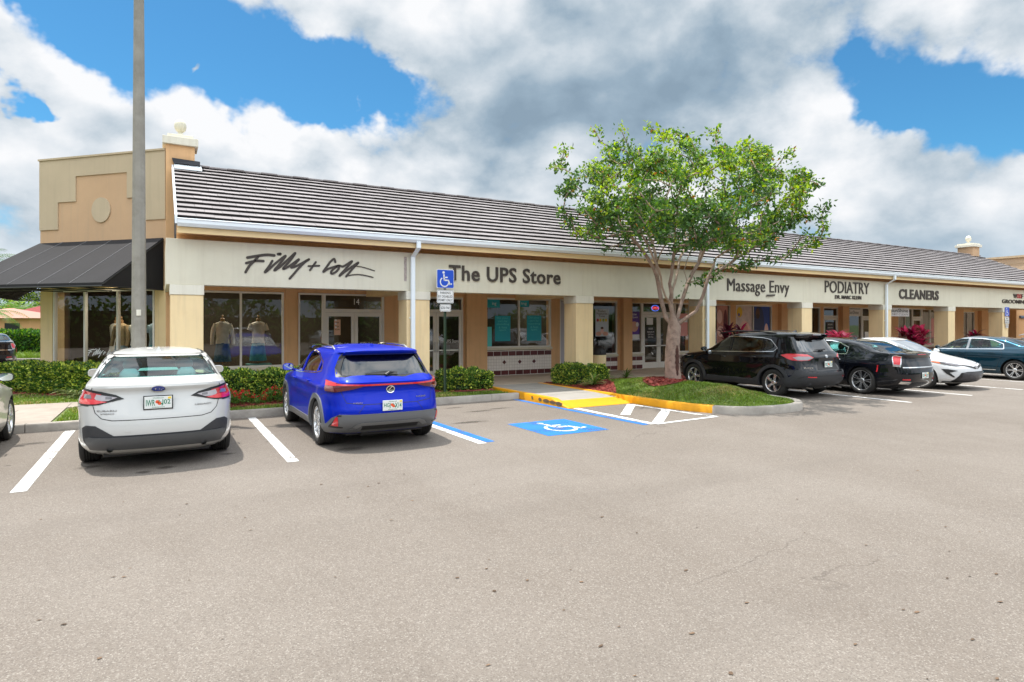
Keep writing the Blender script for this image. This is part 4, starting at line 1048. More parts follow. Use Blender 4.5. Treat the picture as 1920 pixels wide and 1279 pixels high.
def cdt_patch(poly, mapf, off, thick=.012, step=.05, holes=()):
    P = []
    def dens(pl):
        out = []
        for i, a in enumerate(pl):
            b = pl[(i + 1) % len(pl)]; n = max(1, int(math.hypot(b[0] - a[0], b[1] - a[1]) / step))
            for k in range(n): out.append((a[0] + (b[0] - a[0]) * k / n, a[1] + (b[1] - a[1]) * k / n))
        return out
    rings = [dens(poly)] + [dens(h) for h in holes]; pts = []; faces = []
    for r in rings: faces.append(list(range(len(pts), len(pts) + len(r)))); pts += r
    nb = len(pts); x0, x1 = min(p[0] for p in poly), max(p[0] for p in poly); y0, y1 = min(p[1] for p in poly), max(p[1] for p in poly)
    nx = int((x1 - x0) / step); ny = int((y1 - y0) / step)
    for i in range(1, nx + 1):
        for j in range(1, ny + 1):
            p = (x0 + (x1 - x0) * i / (nx + 1), y0 + (y1 - y0) * j / (ny + 1))
            if inside(p, poly) and not any(inside(p, h) for h in holes) and seg_dist(p, poly) > step * .3: pts.append(p)
    r = geometry.delaunay_2d_cdt([Vector(p) for p in pts], [], faces, 1 if not holes else 5, 1e-5)
    V2 = [(v.x, v.y) for v in r[0]]; T = [tuple(f) for f in r[2]]
    V = [mapf(p, off) for p in V2]
    if thick:
        from collections import Counter
        ec = {}
        for f in T:
            for k in range(len(f)):
                e = (f[k], f[(k + 1) % len(f)]); ec[e] = 1
        b = len(V); idx = {}
        F = list(T)
        for (i, j) in ec:
            if (j, i) not in ec:
                for q in (i, j):
                    if q not in idx: idx[q] = len(V); V.append(mapf(V2[q], off - thick))
                F.append((j, i, idx[i], idx[j]))
        return V, F
    return V, T
class Car:
    def __init__(s, name, shape, paint, label, cat, group=None):
        s.sh = shape; s.root = empty(name, (0, 0, 0), 0, label, cat, group); s.paint = paint
    def side(s, sg): return lambda p, off: (sg * (s.sh.X(p[0], p[1]) + off), p[0], p[1])
    def rear(s): return lambda p, off: (p[0], s.sh.Y(p[0], p[1], 'r') - off, p[1])
    def front(s): return lambda p, off: (p[0], s.sh.Y(p[0], p[1], 'f') + off, p[1])
    def wr(s): return lambda p, off: s.sh.wrap(p[0], p[1], off, 'r')
    def wf(s): return lambda p, off: s.sh.wrap(p[0], p[1], off, 'f')
    def patch(s, name, poly, mapf, mat, off=.004, thick=.02, step=.05, parent=None, flip=False, mirror=False, holes=(), sharp=40):
        V, F = cdt_patch(poly, mapf, off, thick, step, holes)
        if mirror:
            b = len(V); V = V + [(-x, y, z) for x, y, z in V]; F = F + [tuple(i + b for i in f[::-1]) for f in F]
        me = bpy.data.meshes.new(name); me.from_pydata(V, [], F); me.update()
        # orient outward from the car's middle
        bm = bmesh.new(); bm.from_mesh(me); bm.normal_update(); c = Vector((0, s.sh.L / 2, .8)); t = 0
        n = len(bm.faces)
        for f in bm.faces:
            d = f.calc_center_median() - c; d.y *= .5; t += f.normal.dot(d) * f.calc_area()
        if t < 0:
            for f in bm.faces: f.normal_flip()
        bm.to_mesh(me); bm.free(); shade(me, sharp)
        return link_mesh(name, me, parent or s.root, mat)
    def ribbon(s, pts, w, mapf, off=.0015):
        "thin seam strip following pts in patch coordinates"
        V = []; F = []; n = len(pts); st = []
        for a, b in zip(pts, pts[1:]):
            k = max(1, int(math.hypot(b[0] - a[0], b[1] - a[1]) / .04)); st += [(a[0] + (b[0] - a[0]) * i / k, a[1] + (b[1] - a[1]) * i / k) for i in range(k)]
        st.append(pts[-1]); L_ = offset_path(st, w / 2); R_s = offset_path(st, -w / 2)
        for a, b in zip(L_, R_s): V += [mapf(a, off), mapf(b, off)]
        return V, [(2 * i, 2 * i + 1, 2 * i + 3, 2 * i + 2) for i in range(len(st) - 1)]
    def body(s, side_polys, rear_poly, front_poly, cabin, zc=.74, under=True, wellx=.56, nlev=3, archr=None):
        sh = s.sh; zs = []
        for a, b in zip(sh.zk, sh.zk[1:]):
            n = max(1, int(round((b - a) / .045))); zs += [a + (b - a) * k / n for k in range(n)]
        zs.append(sh.z1)
        V, F = stack([(sh.contour(z), z) for z in zs]); o = tmp_obj(V, F, [s.paint, CARBLK])
        cut = MB(); ar = archr or (sh.wr + .055)
        for wy in sh.wheels:
            for sg in (-1, 1):
                n = 40; pts = [(sg * wellx, wy + ar * math.cos(2 * math.pi * k / n), sh.wr - .01 + ar * math.sin(2 * math.pi * k / n)) for k in range(n)]; cut.prism(pts, (sg * 1.2, 0, 0))
        c1 = tmp_obj(cut.V, cut.F, [s.paint, CARBLK], 1)
        # cabin cavity
        ca, cb = cabin; cs = []
        def cav(z):
            yc, L, w, ar_, br, af, bf = sh.P(z); a = max(sh.yr(z) + .075, ca); b = min(sh.yf(z) - .075, cb); w_ = w - .055; y0 = .5 * (a + b); L2 = .5 * (b - a); out = []
            for k in range(48):
                t = 2 * math.pi * (k + .5) / 48; cx, cy = math.cos(t), math.sin(t)
                out.append((w_ * math.copysign(abs(cx) ** (2 / 7), cx), y0 + L2 * math.copysign(abs(cy) ** (2 / 9), cy)))
            return out
        zt = sh.z1 - .075; zz = [zc + (zt - zc) * k / 14 for k in range(15)]
        V, F = stack([(cav(z), z) for z in zz]); c2 = tmp_obj(V, F, [s.paint, CARBLK], 1)
        cs = MB()
        for p in side_polys: cs.prism([(-1.4, y, z) for y, z in p], (2.8, 0, 0))
        c3 = tmp_obj(cs.V, cs.F, [s.paint, CARBLK], 0); ce = MB()
        yb = sh.Y(0, min(p[1] for p in rear_poly), 'r') - .25
        ce.prism([(x, yb, z) for x, z in rear_poly], (0, 1.3, 0))
        yb = sh.Y(0, min(p[1] for p in front_poly), 'f') + .25
        ce.prism([(x, yb, z) for x, z in front_poly], (0, -1.3, 0))
        c4 = tmp_obj(ce.V, ce.F, [s.paint, CARBLK], 0)
        me = boolean(o, [c1, c2, c3, c4]); me.name = 'body'; shade(me, 32)
        b = bpy.data.objects.new('body', me); COL.objects.link(b); b.parent = s.root; s.b = b
        return b
    def glass(s, side_polys, rear_poly, front_poly, gm, gr=None, off=-.014, grow=.012):
        def gp(p):
            c = (sum(q[0] for q in p) / len(p), sum(q[1] for q in p) / len(p)); return [(q[0] + math.copysign(grow, q[0] - c[0]), q[1] + math.copysign(grow, q[1] - c[1])) for q in p]
        for p in side_polys:
            for sg in (1, -1): s.patch('side_window', gp(p), s.side(sg), gm, off, 0, .06)
        s.patch('rear_window', gp(rear_poly), s.rear(), gr or gm, off, 0, .06); s.patch('windscreen', gp(front_poly), s.front(), CARGW, off, 0, .06)
    def seams(s, name, paths, mapf, w=.007, off=.0015, mirror=True, mat=None, parent=None):
        V = []; F = []
        for p in paths:
            v, f = s.ribbon(p, w, mapf, off); b = len(V); V += v; F += [tuple(i + b for i in q) for q in f]
        if mirror:
            b = len(V); V = V + [(-x, y, z) for x, y, z in V]; F = F + [tuple(i + b for i in f) for f in F]
        return from_data(name, V, F, mat or CARBLK, parent or s.b)
    def wheel(s, style, w=.225, rimr=.23):
        sh = s.sh; r = sh.wr; ty = MB(); hw = w / 2
        prof = [(rimr - .002, -hw + .03), (rimr + .01, -hw + .008), (rimr + .035, -hw - .002), (r - .05, -hw - .006), (r - .022, -hw + .006), (r - .006, -hw + .03)]
        for g in (-.55, -.18, .18, .55):
            c = g * (hw - .03); prof += [(r - .001, c - .011), (r - .012, c - .006), (r - .012, c + .006), (r - .001, c + .011)]
        prof += [(r - .006, hw - .03), (r - .022, hw - .006), (r - .05, hw + .006), (rimr + .035, hw + .002), (rimr + .01, hw - .008), (rimr - .002, hw - .03)]
        MY = Matrix.Rotation(R_(90), 4, 'Y')
        ty.lathe(prof, 48, MY, cap=False); tm = ty.mesh('tyre'); shade(tm, 50); tm.materials.append(RUBBER)
        rm = MB(); rm.lathe([(rimr, -hw + .025), (rimr - .012, -hw + .02), (rimr - .018, -.02), (rimr - .02, hw - .05), (rimr - .016, hw - .028), (rimr - .004, hw - .012), (rimr + .006, hw - .010), (rimr + .006, hw - .02)], 48, MY, cap=False)
        rm.lathe([(0.0, .0), (.065, .0), (.065, hw - .035), (.05, hw - .024), (0, hw - .022)], 20, MY, cap=False)
        kind, n = style
        for k in range(n):
            A = Matrix.Rotation(2 * math.pi * k / n, 4, 'X')
            def sp(w0, w1, tw=0):
                # spoke from hub to rim in local y (radius) with width along z
                pts = [(hw - .04, .03, w0), (hw - .022, rimr * .45, (w0 + w1) / 2 * .9), (hw - .018, rimr - .006, w1)]
                V = []
                for x, rr, ww in pts:
                    for xx, zz in ((x - .03, -ww / 2), (x - .03, ww / 2), (x, ww / 2 * .72), (x, -ww / 2 * .72)): V.append(A @ Vector((xx, rr, zz + tw * rr)))
                F = [(i * 4 + j, i * 4 + (j + 1) % 4, i * 4 + 4 + (j + 1) % 4, i * 4 + 4 + j) for i in range(2) for j in range(4)] + [(8, 9, 10, 11), (3, 2, 1, 0)]
                rm.add(V, F)
            if kind == 'twin': sp(.03, .03, .13); sp(.03, .03, -.13)
            elif kind == 'wide': sp(.05, .10)
            else: sp(.035, .05)
        rme = rm.mesh('rim'); shade(rme, 30); rme.materials.append(RIM)
        dk = MB(); dk.lathe([(.0, -.01), (rimr - .02, -.01)], 32, MY, cap=False); dk.lathe([(.02, .012), (.15, .012), (.15, .0)], 32, MY, cap=False); dm = dk.mesh('brake_disc'); dm.materials.append(CARBLK)
        for wy in sh.wheels:
            for sg in (-1, 1):
                e = empty('wheel'); e.parent = s.root; e.location = (sg * (sh.w(.5) - hw - .012 + sh.flare * .6), wy, r)
                if sg < 0: e.rotation_euler = (0, 0, math.pi)
                link_mesh('tyre', tm, e); link_mesh('rim', rme, e); link_mesh('brake_disc', dm, e)
    def plate(s, txt, x, z, off, end='r', tilt=0, frame=True):
        sg = -1 if end == 'r' else 1; w, h = .305, .152; ys = [s.sh.Y(x, z + q, end) for q in (-.085, 0, .085)]; y = min(ys) if end == 'r' else max(ys)
        mb = MB(); yy = y + sg * off
        # seen from behind: reads along +x at the rear, along -x at the front
        o = MB().box(x - w / 2, x + w / 2, yy - .004, yy + .004, z - h / 2, z + h / 2).build('licence_plate', PLATEW, s.root, bevel=.004)
        if frame: MB().box(x - w / 2 - .012, x + w / 2 + .012, yy - sg * .001, yy - sg * .012, z - h / 2 - .012, z + h / 2 + .012).build('plate_frame', CARBLK, o)
        if end == 'r' and txt:
            a, b = txt.split()
            text_obj('lettering', a, PLATEG, x - .135, x - .035, yy - .0045, z - .042, z + .036, .001, .012, parent=o)
            text_obj('lettering', b, PLATEG, x + .035, x + .135, yy - .0045, z - .042, z + .036, .001, .012, parent=o)
            text_obj('lettering', 'MYFLORIDA.COM', PLATEG, x - .06, x + .06, yy - .0045, z + .050, z + .064, .001, parent=o)
            text_obj('lettering', 'SUNSHINE STATE', PLATEG, x - .07, x + .07, yy - .0045, z - .067, z - .054, .001, parent=o)
            q = MB()
            for cx, cz, r in ((-.012, .008, .021), (.012, -.012, .021)): q.poly([(x + cx + r * math.cos(t), yy - .0048, z + cz + r * math.sin(t)) for t in [k * .5236 for k in range(12)]])
            q.build('orange_emblem', ORANGE, o)
            q = MB()
            for k in range(3): q.poly([(x - .03 + k * .02, yy - .0044, z + .02 - k * .018), (x + .012 + k * .02, yy - .0044, z + .03 - k * .018), (x + .02 + k * .012, yy - .0044, z + .012 - k * .018), (x - .01 + k * .012, yy - .0044, z + .0 - k * .018)])
            q.build('leaf_emblem', PLATEG, o)
            MB().box(x + w / 2 - .045, x + w / 2 - .01, yy - .0052, yy - .004, z + h / 2 - .035, z + h / 2 - .008).build('sticker', STICK, o)
        return o
    def mirror_(s, y, z, glassend=True):
        for sg in (-1, 1):
            x = s.sh.X(y, z); n = MB(); cx = sg * (x + .105)
            # housing: a rounded pod, fuller at the front
            V = []; F = []; m = 14; rings = [(-.045, .085, .058), (-.04, .095, .066), (.0, .092, .062), (.04, .072, .046), (.07, .04, .025), (.08, .01, .01)]
            for yy, a, b in rings:
                for k in range(m):
                    t = 2 * math.pi * k / m; cs, sn_ = math.cos(t), math.sin(t)
                    V.append((cx + a * math.copysign(abs(cs) ** .65, cs), y + yy, z + .075 + b * math.copysign(abs(sn_) ** .7, sn_)))
            F = [(i * m + k, i * m + (k + 1) % m, (i + 1) * m + (k + 1) % m, (i + 1) * m + k) for i in range(len(rings) - 1) for k in range(m)] + [tuple(range((len(rings) - 1) * m, len(rings) * m)), tuple(range(m))[::-1]]
            n.add(V, F); n.tube([(sg * (x - .02), y + .02, z + .02), (sg * (x + .07), y + .0, z + .035)], [.022, .02], 8)
            o = n.build('mirror', s.paint, s.root, True, 40)
            g = MB(); g.poly([(cx + .083 * math.copysign(abs(math.cos(t)) ** .65, math.cos(t)), y - .0465, z + .075 +   .055 * math.copysign(abs(math.sin(t)) ** .7, math.sin(t))) for t in [-2 * math.pi * k / 24 for k in range(24)]]); g.build('mirror_glass', MIRR, o)
    def seats(s, ysf, ysr, zb, col, top):
        def seat(x, y, w, h, name):
            mb = MB(); hw = w / 2
            def rb(x0, x1, y0, y1, z0, z1, lean=0):
                V = []; F = []; m = 16; n = 8
                for i in range(n + 1):
                    t = i / n; q = math.sin(math.pi * min(max(t, .06), .94)) ** .35
                    for k in range(m):
                        a = 2 * math.pi * k / m; c, d = math.cos(a), math.sin(a)
                        V.append(((x0 + x1) / 2 + (x1 - x0) / 2 * q * math.copysign(abs(c) ** .6, c), (y0 + y1) / 2 + (y1 - y0) / 2 * q * math.copysign(abs(d) ** .6, d) - lean * t, z0 + (z1 - z0) * t))
                F = [(i * m + k, i * m + (k + 1) % m, (i + 1) * m + (k + 1) % m, (i + 1) * m + k) for i in range(n) for k in range(m)] + [tuple(range(m))[::-1], tuple(range(n * m, n * m + m))]
                mb.add(V, F)
            rb(x - hw, x + hw, y - .07, y + .10, zb, zb + h, .12); rb(x - .13, x + .13, y - .17, y - .06, zb + h + .02, zb + h + .22, .03)
            mb.tube([(x - .05, y - .12, zb + h - .05), (x - .05, y - .12, zb + h + .08)], .008, 6).tube([(x + .05, y - .12, zb + h - .05), (x + .05, y - .12, zb + h + .08)], .008, 6)
            mb.build(name, col, s.root, True, 40)
        for x in (-.36, .36): seat(x, ysf, .5, top - zb, 'seat')
        for x in (-.36, .36): seat(x, ysr, .55, top - zb - .10, 'rear_seat')
        MB().tube([(.36 * -1 + .17 * math.cos(t), ysf + .72, zb + .24 + .17 * math.sin(t)) for t in [k * math.pi / 10 for k in range(21)]], .014, 6, cap=False).build('steering_wheel', CARBLK, s.root, True)
        cw = s.sh.w(zb + .2) - .1
        MB().prism([(-cw, ysf + .80, zb), (-cw, ysf + .80, zb + .22), (-cw, ysf + .95, zb + .27), (-cw, ysf + 1.2, zb + .25), (-cw, ysf + 1.2, zb)], (2 * cw, 0, 0)).build('dashboard', CARINT, s.root)
    def handle(s, y, z, w=.2, mat=None):
        for sg in (-1, 1):
            X_ = s.sh.X
            MB().tube([(sg * (X_(y - w / 2, z) + .001), y - w / 2, z), (sg * (X_(y - w / 2, z) + .028), y - w / 2 + .03, z + .004), (sg * (X_(y, z) + .034), y, z + .006), (sg * (X_(y + w / 2, z) + .028), y + w / 2 - .03, z + .004), (sg * (X_(y + w / 2, z) + .001), y + w / 2, z)], [.008, .013, .014, .013, .008], 8).build('door_handle', mat or s.paint, s.root, True)
    def put(s, x, y, rz=0): s.root.location = (x, y, 0); s.root.rotation_euler = (0, 0, R_(rz))
def carpaint(name, col, metal=0.0, rough=.35, coat=1.0, flake=0.0, spec=.06):
    m = pmat(name, col, rough, metal, coat, spec=spec); return m
CARBLK = pmat('car_black_trim', (.018, .018, .019), .45, spec=.4)
CLAD = pmat('grey_cladding', (.075, .078, .082), .45, spec=.5, var=.04)
CLADD = pmat('dark_cladding', (.035, .036, .04), .5, spec=.45)
RUBBER = pmat('tyre_rubber', (.022, .021, .020), .8, bump=.1, bscale=60)
RIM = pmat('alloy_rim', (.70, .70, .71), .25, metal=.85)
CHROME = pmat('chrome', (.8, .8, .8), .12, metal=1)
PLATEW = pmat('plate_white', (.72, .74, .72), .4)
PLATEG = pmat('plate_green', (.01, .19, .10), .5)
ORANGE = pmat('orange_print', (.75, .10, .03), .5)
STICK = pmat('yellow_sticker', (.85, .60, .05), .5)
MIRR = pmat('mirror_glass', (.75, .8, .82), .02, metal=1)
CARINT = pmat('car_interior', (.055, .055, .058), .75)
CARINTL = pmat('car_interior_light', (.48, .50, .50), .7)
REDL = pmat('red_lens', (.42, .006, .012), .08, coat=1)
REDB = pmat('red_lens_bright', (.62, .02, .03), .12, coat=1)
REDD = pmat('red_lens_dark', (.10, .004, .010), .08, coat=1)
CLEARL = pmat('clear_lens', (.34, .31, .33), .12, coat=1)
GREYL = pmat('grey_lens', (.13, .12, .13), .1, coat=1)
CARGL = glass_mat('car_glass', (.50, .90, .88), .97, boost=.5)
CARGW = glass_mat('windscreen_glass', (.50, .88, .86), .8, boost=2.6)
CARGD = glass_mat('car_glass_dark', (.34, .42, .42), .45, boost=1.1)
CARGP = glass_mat('car_glass_privacy', (.10, .12, .13), .4, boost=1.4)
def oval(cx, cz, rx, rz, n=24): return [(cx + rx * math.cos(2 * math.pi * k / n), cz + rz * math.sin(2 * math.pi * k / n)) for k in range(n)]
def mir(P): return [(-x, z) for x, z in P][::-1]
# ================================================================ white sedan (seen from behind)
EX = [(.2, 3.2, 8, 3.0, 7), (1.0, 3.2, 9, 3.0, 7), (1.12, 3.6, 10, 3.2, 8), (1.5, 3.4, 9, 3.4, 9)]
def sedan_shape(L, H, w, wb, roh, wr, deck=1.09, flare=.012):
    k = H / 1.50; dk = deck / 1.09
    rear = [(.20, .28), (.30, .09), (.42, .02), (.55, 0), (.68, .015), (.80, .05), (.93, .09), (1.00 * dk, .10), (1.06 * dk, .075), (1.09 * dk, .085), (1.105 * dk, .20), (1.135 * dk, .55), (1.25 * k, .88), (1.35 * k, 1.17), (1.41 * k, 1.42), (1.455 * k, 1.72), (1.485 * k, 2.05), (1.50 * k, 2.35)]
    front = [(.20, L - .20), (.32, L - .04), (.48, L), (.62, L - .02), (.72, L - .09), (.80, L - .28), (.88, L - .62), (.96, L - .98), (1.02, L - 1.18), (1.13 * k, L - 1.40), (1.25 * k, L - 1.64), (1.35 * k, L - 1.86), (1.41 * k, L - 2.02), (1.455 * k, L - 2.18), (1.485 * k, L - 2.36), (1.50 * k, L - 2.46)]
    q = w / .92
    wid = [(.20, .84 * q), (.30, .89 * q), (.42, .908 * q), (.60, .905 * q), (.74, .912 * q), (.84, .915 * q), (.90, .905 * q), (.97, .868 * q), (1.04, .832 * q), (1.13 * k, .79 * q), (1.25 * k, .735 * q), (1.35 * k, .685 * q), (1.41 * k, .645 * q), (1.455 * k, .57 * q), (1.485 * k, .43 * q), (1.50 * k, .2 * q)]
    return Shape(L, rear, front, wid, EX, [roh, roh + wb], wr, flare, [(.80, .008, .035)])
def sedan_glass(sh, k=1.0, roh=1.1):
    L = sh.L
    s1 = [(2.50, 1.035), (3.42, 1.015), (3.30, 1.10 * k), (2.98, 1.27 * k), (2.72, 1.375 * k), (2.50, 1.405 * k)]
    s2 = [(1.52, 1.075), (2.40, 1.04), (2.40, 1.41 * k), (2.10, 1.40 * k), (1.78, 1.355 * k), (1.50, 1.23 * k)]
    s1 = [(y + (L - 4.84) * .5, z) for y, z in s1]; s2 = [(y + (L - 4.84) * .5, z) for y, z in s2]
    rp = [(-.70, 1.15), (.70, 1.15), (.655, 1.25 * k), (.565, 1.395 * k), (-.565, 1.395 * k), (-.655, 1.25 * k)]
    fp = [(-.73, 1.05), (.73, 1.05), (.66, 1.25 * k), (.57, 1.41 * k), (-.57, 1.41 * k), (-.66, 1.25 * k)]
    return [s1, s2], rp, fp
WHITEP = carpaint('white_car_paint', (.56, .56, .545), .0, .3, 1)
sh = sedan_shape(4.84, 1.50, .92, 2.75, 1.10, .335)
c = Car('parked_car', sh, WHITEP, 'white sedan with white paint and slim red tail lights, parked left of the blue car', 'car', None)
SP, RP, FP_ = sedan_glass(sh)
c.body(SP, RP, FP_, (.72, 3.75)); c.glass(SP, RP, FP_, CARGL, CARGL)
c.wheel(('twin', 5))
# black surround of the rear window and the roof gutters
c.patch('window_surround', [(-.745, 1.135), (.745, 1.135), (.69, 1.25), (.60, 1.425), (-.60, 1.425), (-.69, 1.25)], c.rear(), CARBLK, .003, .008, .06, holes=[RP])
# rear bumper insert
ins = [(-.97, .56), (-.86, .60), (-.70, .60), (-.60, .55), (-.48, .475), (.48, .475), (.60, .55), (.70, .60), (.86, .60), (.97, .56), (.93, .40), (.80, .30), (-.80, .30), (-.93, .40)]
c.patch('bumper_insert', ins, c.wr(), CLADD, .006, .03)
c.patch('diffuser', [(-.86, .44), (-.80, .455), (.80, .455), (.86, .44), (.78, .285), (-.78, .285)], c.wr(), CLAD, .022, .03)
for sg in (1, -1):
    P = lambda pts: pts if sg > 0 else mir(pts)
    tl = c.patch('tail_light', P([(.37, .925), (.46, .975), (.62, 1.015), (.84, 1.045), (1.02, 1.05), (1.03, .85), (.80, .845), (.66, .855), (.52, .89)]), c.wr(), CARBLK, .006, .03)
    c.patch('lens', P([(.62, .985), (.82, 1.018), (.985, 1.025), (.995, .865), (.80, .862), (.70, .868)]), c.wr(), REDL, .010, .01, .03, tl)
    c.patch('lens', P([(.44, .945), (.60, .972), (.68, .985), (.70, .935), (.66, .905), (.54, .905)]), c.wr(), CLEARL, .0125, .01, .03, tl)
    c.patch('lens', P([(.55, .892), (.68, .918), (.80, .925), (.99, .93), (.995, .868), (.80, .866), (.68, .868)]), c.wr(), REDB, .0135, .01, .03, tl)
    c.patch('lens', P([(.93, .93), (.99, .93), (.985, 1.02), (.93, 1.018)]), c.wr(), REDB, .0137, .01, .03, tl)
    c.patch('lens', P([(.74, .935), (.88, .935), (.88, .985), (.76, .98)]), c.wr(), GREYL, .0138, .01, .03, tl)
    c.patch('lens', P([(.50, .925), (.57, .925), (.57, .96), (.50, .95)]), c.wr(), GREYL, .0142, .01, .03, tl)
# boot seam
c.seams('panel_gap', [[(.745, 1.11), (.775, 1.02), (.745, .90), (.70, .76), (.62, .69), (.50, .665), (0, .66)]], c.wr(), .009)
c.seams('panel_gap', [[(.45, .655), (.45, .655)]] if 0 else [[(3.62, .95), (3.60, .45), (3.45, .27)], [(2.45, 1.02), (2.44, .30)], [(1.50, 1.04), (1.42, .85), (1.50, .62), (1.62, .30)], [(1.62, .30), (3.45, .27)]], c.side(1), .008)
c.seams('roof_channel', [[(1.25, 1.33), (1.45, 1.395), (1.8, 1.437), (2.3, 1.455), (2.7, 1.43), (2.95, 1.385)]], c.side(1), .03, .004)
c.seams('bumper_gap', [[(.80, .84), (.97, .84)], [(.97, .835), (1.20, .80)]], c.wr(), .006)
c.plate('IWR J02', .0, .865, .012)
# emblem: blue oval with a large star and smaller ones
em = c.patch('emblem', oval(0, 1.035, .082, .040), c.rear(), CHROME, .014, .02, .03)
c.patch('emblem_field', oval(0, 1.035, .075, .034), c.rear(), pmat('emblem_blue', (.01, .03, .22), .2, coat=1), .016, .005, .03, em)
V = []; Fc = []
for cx, cz, r in ((-.030, .006, .026), (.012, -.004, .010), (.030, .012, .009), (.035, -.010, .009), (.010, .017, .008), (.052, .002, .008)):
    b = len(V)
    for k in range(8):
        rr = r if k % 2 == 0 else r * .3; a = k * math.pi / 4; V.append((cx + rr * math.cos(a), sh.Y(cx, 1.035, 'r') - .0175, 1.035 + cz + rr * .8 * math.sin(a)))
    Fc.append(tuple(range(b, b + 8)))
from_data('emblem_stars', V, Fc, CHROME, em)
SILT = pmat('silver_badge', (.42, .43, .45), .3, metal=.9)
def badge(c, txt, x0, x1, z0, z1, off, mat=None, end='r'):
    y = min(c.sh.Y(x0, z0, end), c.sh.Y(x1, z1, end)) - off; zm = (z0 + z1) / 2
    o = text_obj('badge_lettering', txt, mat or SILT, x0, x1, 0, z0, z1, .004, .01, parent=c.root)
    for v in o.data.vertices: v.co.y = v.co.y + c.sh.Y(v.co.x, zm, end) - off
    return o
badge(c, 'SUBARU', -.66, -.45, .775, .795, .004); badge(c, 'EYESIGHT', -.62, -.47, .742, .755, .004); badge(c, 'LEGACY', .42, .62, .80, .82, .004)
c.patch('reflector', oval(-.33, .52, .0, .0) if 0 else [(-.36, .515), (-.30, .515), (-.30, .535), (-.36, .535)], c.wr(), WHITEP, .003, .003)
# aerial fin
MB().prism([(-.02, 1.78, 1.462), (-.02, 1.92, 1.475), (-.006, 1.90, 1.495), (-.004, 1.79, 1.53)], (.001, 0, 0)).build('x', WHITEP) if 0 else None
def fin(c, y, z, mat, h=.065):
    V = [(-.026, y + .09, z), (.026, y + .09, z), (.03, y - .06, z), (-.03, y - .06, z), (0, y + .02, z + h * .6), (-.006, y - .045, z + h), (.006, y - .045, z + h)]
    from_data('aerial_fin', V, [(0, 1, 4), (1, 2, 6, 4), (4, 6, 5), (0, 4, 5, 3), (2, 3, 5, 6)], mat, c.root, True, 60)
fin(c, 1.78, sh.z1 - .045, WHITEP)
c.mirror_(3.35, .98); c.seats(2.55, 1.55, .62, CARINTL, 1.10)
MB().box(-.62, .62, .80, 1.35, 1.06, 1.085).build('parcel_shelf', CARINTL, c.root)
for sg in (-1, 1): MB().tube([(sg * .52, .10, .30), (sg * .52, .22, .31)], .035, 12, cap=False).build('exhaust', CHROME, c.root, True)
MB().box(-.60, .60, .35, 4.2, .17, .26).build('underbody', CARBLK, c.root)
c.handle(2.62, .88, .2); c.handle(1.72, .90, .2)
# chassis parts seen under the tail
c.put(-.02, 8.97, 0)
white_sedan = c

# ================================================================ blue crossover
L = 4.495
rear = [(.24, .24), (.34, .09), (.46, .01), (.58, 0), (.68, .03), (.78, .07), (.88, .10), (.95, .085), (1.0, .085), (1.04, .13), (1.08, .20), (1.2, .34), (1.32, .46), (1.40, .52), (1.43, .44), (1.455, .46), (1.475, .60), (1.50, 1.0), (1.52, 1.6)]
front = [(.24, L - .2), (.36, L - .05), (.5, L), (.7, L - .02), (.84, L - .14), (.93, L - .5), (.99, L - .85), (1.04, L - 1.08), (1.1, L - 1.22), (1.2, L - 1.42), (1.32, L - 1.72), (1.40, L - 1.95), (1.44, L - 2.12), (1.475, L - 2.32), (1.50, L - 2.5), (1.52, L - 2.62)]
wid = [(.24, .87), (.36, .905), (.5, .905), (.66, .90), (.80, .905), (.90, .905), (.97, .875), (1.04, .84), (1.1, .81), (1.2, .77), (1.32, .72), (1.40, .68), (1.44, .64), (1.475, .56), (1.50, .42), (1.52, .2)]
EXU = [(.2, 4.0, 9, 3.2, 7), (.9, 3.9, 8.5, 3.2, 8), (1.05, 3.4, 8, 3.4, 9), (1.25, 3.6, 9, 3.4, 9), (1.52, 3.8, 10, 3.4, 9)]
shu = Shape(L, rear, front, wid, EXU, [.925, 3.565], .345, .022, [(.74, -.010, .07), (.92, .012, .03)])
BLUEP = carpaint('blue_car_paint', (.0005, .018, .42), .2, .4, .35)
c = Car('parked_car', shu, BLUEP, 'bright blue crossover with a red light bar across its tailgate, parked beside the white sedan', 'car')
SPu = [[(2.42, 1.045), (3.25, 1.03), (3.12, 1.12), (2.80, 1.29), (2.58, 1.375), (2.42, 1.395)], [(1.35, 1.10), (2.34, 1.05), (2.34, 1.40), (1.95, 1.395), (1.60, 1.355), (1.33, 1.27)], [(1.06, 1.15), (1.26, 1.12), (1.25, 1.25), (1.18, 1.235)]]
RPu = [(-.66, 1.095), (.66, 1.095), (.655, 1.18), (.585, 1.33), (.54, 1.385), (-.54, 1.385), (-.585, 1.33), (-.655, 1.18)]
FPu = [(-.72, 1.08), (.72, 1.08), (.66, 1.25), (.58, 1.40), (-.58, 1.40), (-.66, 1.25)]
c.body(SPu, RPu, FPu, (.42, 3.3), archr=.395); c.glass(SPu, RPu, FPu, CARGD, CARGP); c.wheel(('twin', 5), .225, .235)
c.patch('window_surround', [(-.74, 1.07), (-.3, 1.06), (.3, 1.06), (.74, 1.07), (.715, 1.2), (.635, 1.36), (.59, 1.415), (-.59, 1.415), (-.635, 1.36), (-.715, 1.2)], c.rear(), CARBLK, .003, .008, .05, holes=[RPu])
